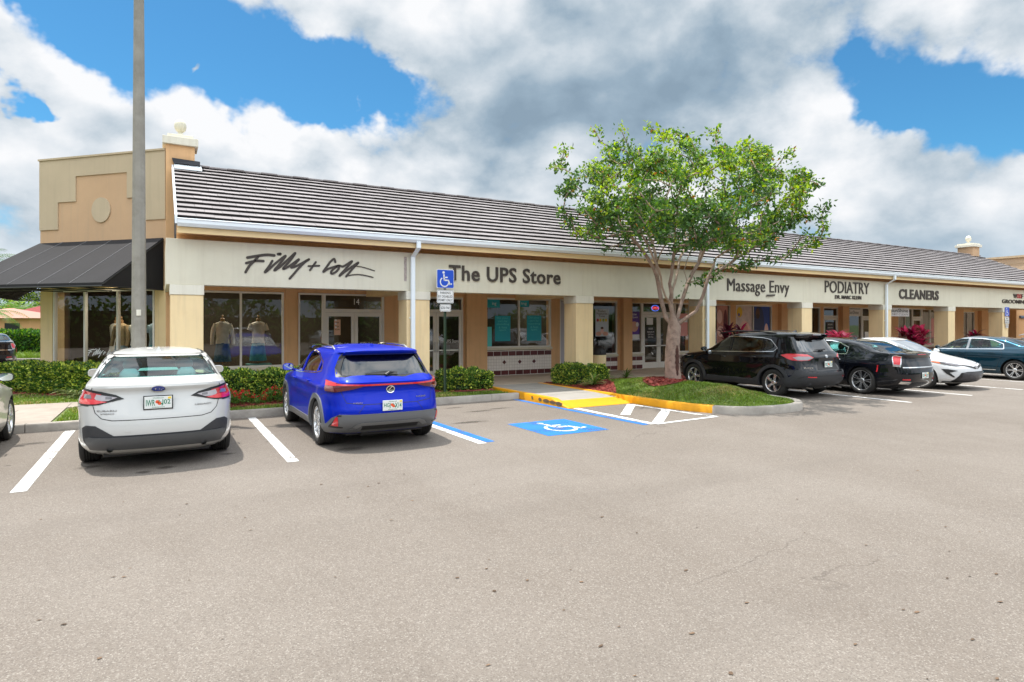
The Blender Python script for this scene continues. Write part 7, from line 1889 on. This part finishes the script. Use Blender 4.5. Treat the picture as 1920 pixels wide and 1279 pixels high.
# ---------------------------------------------------------------- access parking signs
SBL = pmat('sign_blue', (.006, .07, .52), .4); SWH = pmat('sign_white', (.78, .78, .76), .45); SBK = pmat('sign_black', (.02, .02, .02), .5); POSTG = pmat('green_post', (.05, .085, .05), .6, metal=.2, var=.2, vscale=20)
def rrect(x0, x1, z0, z1, r=.03, n=5):
    out = []
    for cx, cz, a0 in ((x1 - r, z1 - r, 0), (x0 + r, z1 - r, 90), (x0 + r, z0 + r, 180), (x1 - r, z0 + r, 270)):
        out += [(cx + r * math.cos(R_(a0 + 90 * k / n)), cz + r * math.sin(R_(a0 + 90 * k / n))) for k in range(n + 1)]
    return out
def plate_(mb, P, y, t=.004): mb.prism([(x, y, z) for x, z in P], (0, -t, 0))
def access_sign(x, y, z0, label, s=1.0, wall=False):
    root = empty('disabled_parking_sign', (x, y, z0), 0, label, 'sign')
    if not wall:
        MB().box(-.03, .03, .0, .006, 0, 3.0).box(-.03, -.024, -.03, .0, 0, 3.0).box(.024, .03, -.03, .0, 0, 3.0).build('post', POSTG, root)
    yy = -.04
    def P(name, x0, x1, za, zb, m, y_=yy, r=.03):
        mb = MB(); plate_(mb, rrect(x0, x1, za, zb, r), y_); o = mb.build(name, m, root)
        bm = bmesh.new(); bm.from_mesh(o.data); bmesh.ops.recalc_face_normals(bm, faces=bm.faces); bm.to_mesh(o.data); bm.free(); return o
    P('sign_plate', -.235 * s, .235 * s, 2.62, 2.62 + .47 * s, SWH); 
    bl = P('blue_field', -.222 * s, .222 * s, 2.633, 2.607 + .47 * s, SBL, yy - .0045)
    q = MB()
    for poly in wheelchair(): plate_(q, [((u - .52) * .42 * s, 2.64 + v * .42 * s) for u, v in poly], yy - .0088, .0012)
    q.build('wheelchair_symbol', SWH, bl)
    a = P('notice_plate', -.225 * s, .225 * s, 2.25, 2.58, SWH); b_ = P('fine_plate', -.15 * s, .15 * s, 2.04, 2.22, SWH)
    mb = MB()
    for (x0, x1, za, zb), o in (((-.225, .225, 2.25, 2.58), a), ((-.15, .15, 2.04, 2.22), b_)):
        m = MB(); A = rrect(x0 * s + .012, x1 * s - .012, za + .012, zb - .012, .025); Bq = rrect(x0 * s + .02, x1 * s - .02, za + .02, zb - .02, .02); n = len(A)
        m.add([(p[0], yy - .0046, p[1]) for p in A + Bq], [(i, (i + 1) % n, (i + 1) % n + n, i + n) for i in range(n)]); m.build('border', SBK, o)
    if not wall or True:
        for t, za, zb, w in (('PARKING', 2.475, 2.535, .14), ('BY DISABLED', 2.385, 2.445, .19), ('PERMIT ONLY', 2.295, 2.355, .19)): text_obj('lettering', t, SBK, -w * s, w * s, yy - .005, za, zb, .001, .006, parent=a)
        text_obj('lettering', '$250 FINE', SBK, -.115 * s, .115 * s, yy - .005, 2.09, 2.165, .001, .006, parent=b_)
    return root
access_sign(6.18, 14.18, .14, 'blue and white disabled parking sign on a green post by the short hedge')
rs = access_sign(36.75, YF - .0, -.35, 'small blue disabled parking sign fixed to the last column on the right', 1.0, True)

# ---------------------------------------------------------------- concrete lamp pole behind the white sedan
root = empty('lamp_pole', (-.37, 14.45, .13), 0, 'tall tapering grey concrete lamp pole behind the white sedan', 'lamp pole')
CP = pmat('pole_concrete', (.28, .262, .225), .9, var=.16, vscale=2.5, bump=.5, bscale=40, dirt=(.15, .13, .10), dscale=2.0, damt=.6)
H = 10.2; n = 8
V = []; 
MB().lathe([(.155, 0), (.138, 1.2), (.082, H)], 8, Matrix.Rotation(R_(10), 4, 'Z')).build('pole', CP, root, bevel=.012)
MB().box(-.04, .04, -.150, -.118, 1.90, 2.02).build('junction_plate', CAPM, root, bevel=.005)
MB().tube([(-.9, 0, H - .12), (.9, 0, H - .12)], .03, 8).build('arm', CP, root, True)
for sx in (-1, 1): MB().box(sx * .75 - .3, sx * .75 + .3, -.2, .2, H - .1, H + .04).build('lamp_head', CP, root, bevel=.03)

# ---------------------------------------------------------------- litter bin by the column
root = empty('litter_bin', (12.42, 16.0, .15), 0, 'round cream litter bin with black domed lid beside the second bay column', 'litter bin')
MB().lathe([(.0, 0), (.235, 0), (.245, .02), (.245, .70), (.235, .72), (0, .72)], 32).build('body', COLM, root, True, 40)
MB().lathe([(.235, .72), (.25, .73), (.25, .79), (.24, .84), (.19, .95), (.10, 1.01), (0, 1.03)], 32, cap=False).build('lid', CARBLK, root, True, 50)
MB().box(-.11, .11, -.262, -.235, .77, .86).build('opening', SBK, root)

# ---------------------------------------------------------------- glass lettering and notices
WHL = pmat('white_vinyl', (.78, .78, .76), .5)
def fc_small(x0, x1, z0, z1, y, label, T=None):
    xs = [p[0] for s in FCw for p in s[1:]]; zs = [p[1] for s in FCw for p in s[1:]]; a, b, c_, d = min(xs), max(xs), min(zs), max(zs)
    k = (x1 - x0) / (b - a)
    o = raw_sign(FCw, WHL, 'window_lettering', label, y, .0015, None, k * 1.05, lambda x, z: (x0 + (x - a) * k, z0 + (z - c_) / (d - c_) * (z1 - z0)))
    if T is not None: o.matrix_world = T
    return o
fc_small(4.38, 4.85, 1.22, 1.34, YW - .005, 'white script shop name on the left leaf of the boutique door')
fc_small(5.12, 5.55, 1.22, 1.34, YW - .005, 'white script shop name on the right leaf of the boutique door')
o = fc_small(1.65, 2.75, .98, 1.22, 0.01, 'white script shop name low on the corner window', T @ Matrix.Identity(4))
tag(text_obj('house_number', '14', WHL, 4.96, 5.12, YW + .028, 2.44, 2.62, .002), 'white number 14 on the glass above the boutique door', 'number')
tag(text_obj('house_number', '15', WHL, 7.48, 7.62, YW + .028, 2.43, 2.59, .002), 'white number 15 on the glass behind the parking sign', 'number')
TEAL = pmat('teal_poster', (.01, .36, .44), .5); TEALL = pmat('teal_print', (.12, .66, .64), .5); PK = pmat('poster_pink', (.78, .36, .34), .6)
def poster(x0, x1, z0, z1, mat, label, y=None, lines=(), lm=None, cat='poster'):
    y = y if y is not None else YW + .027
    o = MB().box(x0, x1, y, y + .004, z0, z1).build('poster', mat); tag(o, label, cat)
    for t, a, b, c_, d in lines: text_obj('lettering', t, lm or WHL, x0 + a * (x1 - x0), x0 + b * (x1 - x0), y - .001, z0 + c_ * (z1 - z0), z0 + d * (z1 - z0), .001, parent=o)
    return o
dy = (('Do your', .12, .88, .86, .95), ('part by', .2, .8, .74, .83), ('standing', .10, .92, .62, .71), ('6 feet', .25, .78, .50, .59), ('apart.', .28, .74, .38, .47))
poster(10.02, 10.32 + .28, 1.30, 2.13, TEAL, 'teal notice with pale print in the left window beside the door marked 15', lines=dy, lm=TEALL) if 0 else None
def X_(px): return XP(px, YW + .027)
poster(X_(928), X_(957), 1.30, 2.15, TEAL, 'teal distancing notice in the left pane of the window beside door 15', lines=dy, lm=TEALL)
poster(X_(988), X_(1015), 1.30, 2.17, TEAL, 'teal distancing notice in the right pane of the window beside door 15', lines=dy, lm=TEALL)
poster(X_(911), X_(937), 2.42, 2.69, TEAL, 'teal strip reading ing at the top of the left pane', lines=(('ing', .45, .75, .2, .7),))
poster(X_(974), X_(992), 2.46, 2.69, TEAL, 'small teal strip reading ing at the top of the right pane', lines=(('ing', .2, .75, .2, .7),))
poster(X_(912), X_(922), 1.08, 1.78, TEALL, 'narrow pale teal service notice low in the left corner of the window beside door 15')
p = poster(X_(1116.5), X_(1141), .0 + 1.42, 2.42, pmat('poster_pale_blue', (.55, .62, .68), .5), 'pale blue skin care poster behind the glass right of the first column', lines=(('Product.', .2, .8, .89, .97), ('Moisturize.', .08, .92, .80, .88), ('Tone.', .25, .75, .71, .79)), lm=SBK)
def blob_on(p, cx, cz, rx, rz, mat, k=1, name='picture', y=YW + .027):
    q = MB(); q.poly([(cx + rx * math.cos(t * .3927), y - .001 * k, cz + rz * math.sin(t * .3927)) for t in [-j for j in range(16)]]); return q.build(name, mat, p)
SK = pmat('print_skin', (.70, .38, .27), .6); SK2 = pmat('print_skin_light', (.85, .56, .48), .6); HAIR = pmat('print_hair', (.06, .03, .02), .6); PNK = pmat('print_red', (.45, .06, .08), .6); YLW = pmat('print_yellow', (.75, .5, .04), .6); PUR = pmat('print_purple', (.12, .05, .30), .6); DBL = pmat('print_navy', (.035, .08, .32), .6); GRN = pmat('print_green', (.3, .45, .08), .6)
xm = (X_(1116.5) + X_(1141)) / 2
for k, (dx, m) in enumerate(((-.2, PNK), (-.08, YLW), (.06, GRN), (.18, YLW))): blob_on(p, xm + dx, 2.02, .055, .06, m, 1 + k * .3)
blob_on(p, xm, 1.62, .08, .11, SK2, 2); blob_on(p, xm - .16, 1.52, .13, .08, SK, 1.2); blob_on(p, xm + .16, 1.52, .13, .08, SK, 1.4); blob_on(p, xm, 1.73, .07, .045, HAIR, 2.5)
p = poster(15.50, X_(1199), 1.30, 2.35, PUR, 'purple now open poster left of the glazed double doors', lines=(('Now', .1, .7, .86, .96), ('Open', .1, .8, .74, .84)))
blob_on(p, 15.70, 1.78, .20, .20, SK, 1); blob_on(p, 15.85, 1.86, .07, .09, WHL, 1.5); MB().box(15.5, X_(1199), YW + .0245, YW + .0265, 1.30, 1.48).build('caption', WHL, p)
p = poster(17.95, 18.5, 1.4, 2.3, PK, 'pink poster behind the tree trunk beside the double doors'); MB().box(17.95, 18.5, YW + .0245, YW + .0265, 1.95, 2.1).build('caption', WHL, p)
# neon ring in the transom
NR = pmat('neon_red', (.8, .05, .05), .5, emit=(1, .06, .08), estr=.8); NB = pmat('neon_blue', (.05, .1, .8), .5, emit=(.08, .2, 1), estr=.8)
root = empty('neon_open_sign', (16.85, YW + .12, 2.5), 0, 'red and blue neon open sign above the glazed double doors', 'neon sign')
MB().tube([(  .19 * math.cos(t * .2618), 0, .11 * math.sin(t * .2618)) for t in range(25)], .012, 6, cap=False).build('neon_ring', NB, root, True)
text_obj('neon_lettering', 'OPEN', NR, -.17, .17, 0, -.05, .06, .012, parent=root)
poster(16.3, 16.62, 1.85, 2.12, WHL, 'white paper notice on the left leaf of the glazed double doors', YW - .006); 
q = poster(16.28, 16.72, 1.30, 1.78, SBK, 'black opening hours board on the left leaf of the glazed double doors', YW - .006, lines=(('HOURS', .25, .75, .75, .9), ('MON-FRI 9-9', .12, .88, .5, .62), ('SAT 9-6', .2, .8, .3, .42), ('SUN 10-6', .2, .8, .1, .22)))
poster(X_(626) - .0, X_(638), 1.55, 2.0, pmat('paper_peach', (.68, .42, .28), .6), 'peach paper notice on the left leaf of the boutique door', YW - .004, lines=(('OPEN', .25, .75, .75, .85), ('MASKS', .2, .8, .5, .6), ('REQUIRED', .15, .85, .3, .4)), lm=SBK)
for k in range(3): tag(MB().prism([(4.42 + .03 * math.cos(t * .5236), YW - .004, 1.98 - k * .10 + .03 * math.sin(t * .5236)) for t in range(12)], (0, -.002, 0)).build('door_sticker', WHL), 'round white sticker on the boutique door, ' + ('top', 'middle', 'lowest')[k] + ' of three', 'sticker', 'stickers on the boutique door')
tag(text_obj('window_lettering', 'The UPS Store', WHL, 7.66, 8.34, YW - .002, 1.28, 1.38, .001), 'white shop name lettering on the glass of the door marked 15', 'lettering')
poster(7.75, 8.05, .95, 1.2, WHL, 'white notice below the name on the door marked 15', YW + .05)
p = poster(12.3, 13.14, .40, 2.68, pmat('banner_grey', (.50, .48, .52), .6), 'pale grey banner panel filling the narrow window beside the first column', YW + .027)
blob_on(p, 12.62, .62, .07, .06, DBL, 1, 'bird_mark', YW + .027)
# massage shop window pictures
def winpic(px0, px1, z0, z1, mat, label, items):
    x0, x1 = X_(px0), X_(px1); p = poster(x0, x1, z0, z1, mat, label, YW + .027)
    for k, (u, v, ru, rv, m) in enumerate(items): blob_on(p, x0 + u * (x1 - x0), z0 + v * (z1 - z0), ru * (x1 - x0), rv * (z1 - z0), m, 1 + k * .6, 'picture', YW + .027)
    return p
FLESH = pmat('print_flesh', (.55, .25, .19), .6, var=.2, vscale=3); BED = pmat('print_linen', (.68, .56, .51), .6, var=.2, vscale=3)
winpic(1344, 1364.5, .8, 2.65, FLESH, 'window picture of a massaged shoulder, left of the massage shop pilaster', [(.25, .75, .24, .16, SK2), (.35, .42, .30, .13, SK2), (.78, .5, .2, .42, pmat('print_dark_red', (.16, .03, .03), .6))])
winpic(1380, 1409.5, .8, 2.65, BED, 'window picture of a face in a pink towel with a yellow corner tab', [(.55, .38, .38, .28, SK2), (.55, .40, .24, .19, SK), (.48, .43, .035, .02, HAIR), (.66, .43, .035, .02, HAIR), (.57, .30, .08, .02, PNK), (.22, .86, .18, .12, YLW), (.18, .80, .05, .04, DBL)])
winpic(1414.5, 1443, .8, 2.65, DBL, 'window picture of a bearded man in navy holding a raised foot', [(.30, .60, .34, .42, pmat('print_navy2', (.035, .05, .12), .6)), (.22, .84, .13, .12, pmat('print_brown_skin', (.12, .055, .03), .6)), (.22, .77, .11, .06, HAIR), (.45, .30, .40, .07, SK), (.78, .38, .14, .22, SK2)])
# striped dark gap between shops
MB().box(24.64, 25.28, YW + .2, YW + .24, .15, 2.74).build('x', CARBLK) if 0 else None
root = empty('striped_panel', (24.96, YW + .1, .15), 0, 'black and white striped panel in the gap beside the massage shop', 'panel')
MB().box(-.31, .31, 0, .03, 0, 2.58).build('panel', SBK, root)
mb = MB()
for k in range(16): mb.box(-.31, .31, -.006, -.001, .05 + k * .16, .12 + k * .16)
mb.build('stripes', WHL, root)
poster(27.62, 28.2, 1.2, 1.98, SBK, 'black notice with white print on the foot clinic door', YW - .006, lines=(('HOURS', .2, .8, .8, .9), ('MON-THU', .15, .85, .6, .7), ('FRI', .3, .7, .4, .5), ('CLOSED SUN', .1, .9, .2, .3)))
poster(29.22, 30.45, 2.28, 2.62, WHL, 'white strip with the dry cleaner name inside the window left of the cleaners door', YW + .02, lines=(('SunShine', .2, .85, .3, .8),), lm=SBK)
poster(30.75, 31.1, 1.1, 1.5, SWH, 'white paper notice on the dry cleaner door', YW - .006)
# hanging sign under the portico
root = empty('hanging_sign', (27.0, 15.1, 2.2), 0, 'white hanging shop sign with dark lettering below the portico beside the downpipe', 'sign')
bx = PX(1672, 580, 15.1)[0]; bx2 = PX(1704, 580, 15.1)[0]
MB().box(bx - 27.0 - .2, bx2 - 27.0, -.02, .02, .02, .40).build('board', SWH, root, bevel=.005)
text_obj('lettering', 'SunShine', SBK, bx - 27.0 - .1, bx2 - 27.1, -.021, .2, .36, .002, .01, parent=root); text_obj('lettering', 'DRY CLEAN', pmat('print_grey', (.25, .2, .2), .6), bx - 27.0 - .02, bx2 - 27.12, -.021, .06, .15, .002, parent=root)
MB().tube([(bx - 27, 0, .4), (bx - 27, 0, .75)], .008, 6).tube([(bx2 - 27.2, 0, .4), (bx2 - 27.2, 0, .75)], .008, 6).build('hanger', STEEL, root)
poster(37.15, 37.6, 1.2, 2.2, PK, 'peach poster in the tall window right of the cleaners door')
poster(34.6, 34.95, 1.4, 2.3, pmat('poster_sage', (.3, .38, .33), .6), 'sage green poster in the window left of the cleaners door')
# dog groomer's window: dark with neon
root = empty('neon_window_sign', (47.6, YW - .1, 1.3), 0, 'coloured neon window sign at the right edge under the portico', 'neon sign')
for k, (m, zz) in enumerate(((pmat('neon_green', (.05, .5, .1), .5, emit=(.1, .8, .3), estr=.8), .75), (NB, .5), (pmat('neon_pink', (.8, .05, .5), .5, emit=(1, .1, .7), estr=1.2), .2), (pmat('neon_yellow', (.8, .6, .05), .5, emit=(1, .7, .1), estr=1), -.1))):
    MB().tube([(-.9 + t * .15, 0, zz + .06 * math.sin(t * 1.9 + k)) for t in range(13)], .03, 6).build('neon_tube', m, root, True)
root2 = MB().box(46.4, 49.5, YW - .02, YW + .02, .15, 2.7).build('dark_shop_window', pmat('dark_window', (.01, .012, .015), .1)); tag(root2, 'dark shop window behind the neon sign at the right edge', 'window')
MB().prism([(46.4, YW - .03, 2.75), (46.4, YW - .03, 2.35), (46.4, YW - .6, 2.25), (46.4, YW - .6, 2.35)], (3.1, 0, 0)).build('shop_awning', pmat('slate_blue', (.10, .13, .18), .8), root2)

# ---------------------------------------------------------------- dressed mannequins behind the boutique glass
LINEN = pmat('white_linen', (.80, .78, .72), .9, var=.15, vscale=9, bump=.5, bscale=25); DENIM = pmat('denim_blue', (.05, .13, .22), .9, var=.3, vscale=8, bump=.4, bscale=30); KHAKI = pmat('khaki_cloth', (.42, .31, .18), .9, var=.15, vscale=9, bump=.4); TURQ = pmat('turquoise_cloth', (.06, .30, .38), .9, var=.25, vscale=7, bump=.4); WOODM = pmat('wooden_stand', (.35, .20, .09), .5); LBL = pmat('light_blue_cloth', (.30, .42, .50), .9, var=.2, vscale=8)
def mannequin(x, y, rz, top, skirt, label, sleeves='long', z0=.16, base=.35):
    root = empty('mannequin', (x, y, z0), R_(rz), label, 'mannequin')
    def ring(cx, z, a, b, m=18, wob=0, ph=0): return [(cx + (a + wob * math.sin(5 * 2 * math.pi * k / m + ph)) * math.cos(2 * math.pi * k / m), (b + wob * math.sin(5 * 2 * math.pi * k / m + ph)) * math.sin(2 * math.pi * k / m), z) for k in range(m)]
    def loft(name, rings, mat, cap=True):
        V = [p for r_ in rings for p in r_]; m = 18; n = len(rings); F = [(i * m + k, i * m + (k + 1) % m, (i + 1) * m + (k + 1) % m, (i + 1) * m + k) for i in range(n - 1) for k in range(m)]
        if cap: F += [tuple(range(m))[::-1], tuple(range((n - 1) * m, n * m))]
        return from_data(name, V, F, mat, root, True, 60)
    h = base
    loft('skirt', [ring(0, h + .12, .22, .19, wob=.022, ph=.5), ring(0, h + .35, .20, .17, wob=.016), ring(0, h + .6, .165, .135, wob=.006), ring(0, h + .75, .13, .10)], skirt)
    loft('top', [ring(0, h + .62, .175, .13, wob=.008), ring(0, h + .78, .15, .11), ring(0, h + .98, .175, .125), ring(0, h + 1.12, .195, .12), ring(0, h + 1.19, .17, .09), ring(0, h + 1.23, .07, .06)], top)
    if sleeves != 'none':
        for sg in (-1, 1):
            P = [(sg * .17, 0, h + 1.16), (sg * .235, -.01, h + .98), (sg * .26, -.03, h + .78), (sg * .265, -.07, h + .60)]
            if sleeves == 'short': P = P[:2]
            MB().tube(P, [.065, .06, .052, .045][:len(P)], 10).build('sleeve', top, root, True)
    MB().lathe([(.055, h + 1.20), (.048, h + 1.30), (.055, h + 1.31), (.02, h + 1.33), (.018, h + 1.36), (.032, h + 1.39), (.0, h + 1.42)], 14).build('neck_cap', WOODM, root, True)
    MB().tube([(0, 0, .02), (0, 0, h + .6)], .018, 8).tube([(-.2, -.1, 0), (0, 0, .12), (.2, -.1, 0)], .012, 6).tube([(0, .22, 0), (0, 0, .12)], .012, 6).build('stand', WOODM, root, True)
    return root
mannequin(1.50, 18.75, 0, LINEN, DENIM, 'mannequin in a white long-sleeved shirt and blue skirt, left pane of the boutique window', base=.55)
mannequin(2.42, 18.75, 0, LINEN, TURQ, 'mannequin in a white short-sleeved shirt and turquoise skirt, right pane of the boutique window', 'short', base=.55)
def chp(u, v): p = T @ Vector((u, v, 0)); return p.x, p.y
for u, v, tp_, sk, lb, sl in ((1.95, .75, KHAKI, LBL, 'mannequin in a khaki jacket over pale blue, middle pane of the corner window', 'long'), (2.42, .8, LINEN, DENIM, 'mannequin in a white shirt and blue jeans, middle pane of the corner window', 'long'), (3.05, .8, LBL, TURQ, 'mannequin in pale blue beside the lamp pole, corner window', 'short'), (3.6, .8, LINEN, TURQ, 'mannequin with white scarf right of the lamp pole, corner window', 'long'), (1.15, 1.3, LINEN, LINEN, 'white dressed mannequin deeper in the left pane of the corner window', 'none')):
    x, y = chp(u, v); mannequin(x, y, -45, tp_, sk, lb, sl, base=.5)
tag(MB().box(2.1, 2.75, 18.5, 18.85, .16, .75).build('display_plinth', pmat('plinth_teal', (.15, .42, .42), .6)), 'pale teal display plinth low in the boutique window', 'plinth')
# downlights glowing in the shop ceiling
LAMP = pmat('downlight_glow', (1, .9, .7), .5, emit=(1, .82, .55), estr=9)
for k, (x, y) in enumerate(((1.2, 19.6), (2.2, 19.2), (2.9, 20.5), (3.8, 19.4), (4.6, 20.8), (7.2, 19.6), (8.0, 20.2))):
    tag(MB().lathe([(.0, 2.965), (.05, 2.965), (.06, 2.975)], 14, cap=False).build('ceiling_downlight', LAMP, loc=(x, y, 0)), 'small round warm downlight in the shop ceiling', 'ceiling light', 'downlights in the shop ceilings')

for k, (x, y, e) in enumerate(((1.9, 19.6, 26), (-.6, 19.7, 26), (4.6, 19.9, 16), (10.6, 19.6, 14), (16.8, 19.6, 14), (35.5, 19.6, 14))):
    ld = bpy.data.lights.new('ceiling_lamp', 'AREA'); ld.energy = e; ld.size = 1.2; ld.color = (1, .86, .66); lo = bpy.data.objects.new('ceiling_lamp', ld); COL.objects.link(lo); lo.location = (x, y, 2.93)

# ---------------------------------------------------------------- separate words, tile rows and paired trims into parts of their own
def split_pieces(o, part, gap):
    me = o.data; n = len(me.vertices); par = list(range(n))
    def f(i):
        while par[i] != i: par[i] = par[par[i]]; i = par[i]
        return i
    for p in me.polygons:
        a = f(p.vertices[0])
        for v in p.vertices[1:]: par[f(v)] = a
    co = [v.co.copy() for v in me.vertices]; grp = {}
    for i in range(n): grp.setdefault(f(i), []).append(i)
    boxes = [[[min(co[i][k] for i in g) for k in range(3)], [max(co[i][k] for i in g) for k in range(3)], g] for g in grp.values()]
    merged = True
    while merged:
        merged = False; out = []
        for b in boxes:
            for c in out:
                if all(b[0][k] - gap < c[1][k] and c[0][k] - gap < b[1][k] for k in range(3)):
                    c[0] = [min(b[0][k], c[0][k]) for k in range(3)]; c[1] = [max(b[1][k], c[1][k]) for k in range(3)]; c[2] = c[2] + b[2]; merged = True; break
            else: out.append(b)
        boxes = out
    if len(boxes) < 2: return
    top = o.parent is None
    if top:
        lo = [min(b[0][k] for b in boxes) for k in range(3)]; hi = [max(b[1][k] for b in boxes) for k in range(3)]
        root = empty('tmp', ((lo[0] + hi[0]) / 2, (lo[1] + hi[1]) / 2, lo[2])); inv = Matrix.Translation(-Vector(root.location))
        for k in ('label', 'category', 'group'):
            if k in o: root[k] = o[k]
        for ch in [q for q in bpy.data.objects if q.parent == o]: ch.parent = root; ch.matrix_parent_inverse = inv
    else: root = o.parent; inv = o.matrix_parent_inverse.copy()
    polys = [tuple(p.vertices) for p in me.polygons]
    for b in boxes:
        s = set(b[2]); idx = {v: i for i, v in enumerate(b[2])}
        q = from_data(part, [co[i] for i in b[2]], [tuple(idx[v] for v in p) for p in polys if p[0] in s], me.materials[0], root); q.matrix_parent_inverse = inv
    nm = o.name.split('.')[0]; bpy.data.objects.remove(o)
    if top: root.name = nm
for o in list(bpy.data.objects):
    b = o.name.split('.')[0]
    if o.type != 'MESH': continue
    if b == 'shop_sign' and o.parent is None: split_pieces(o, 'lettering', .07)
    elif b == 'maroon_tiles': split_pieces(o, 'maroon_tile_row', .05)
    elif b in ('pillar_cover', 'sill_trim', 'bumper_gap', 'chrome_window_line'): split_pieces(o, b, .05)
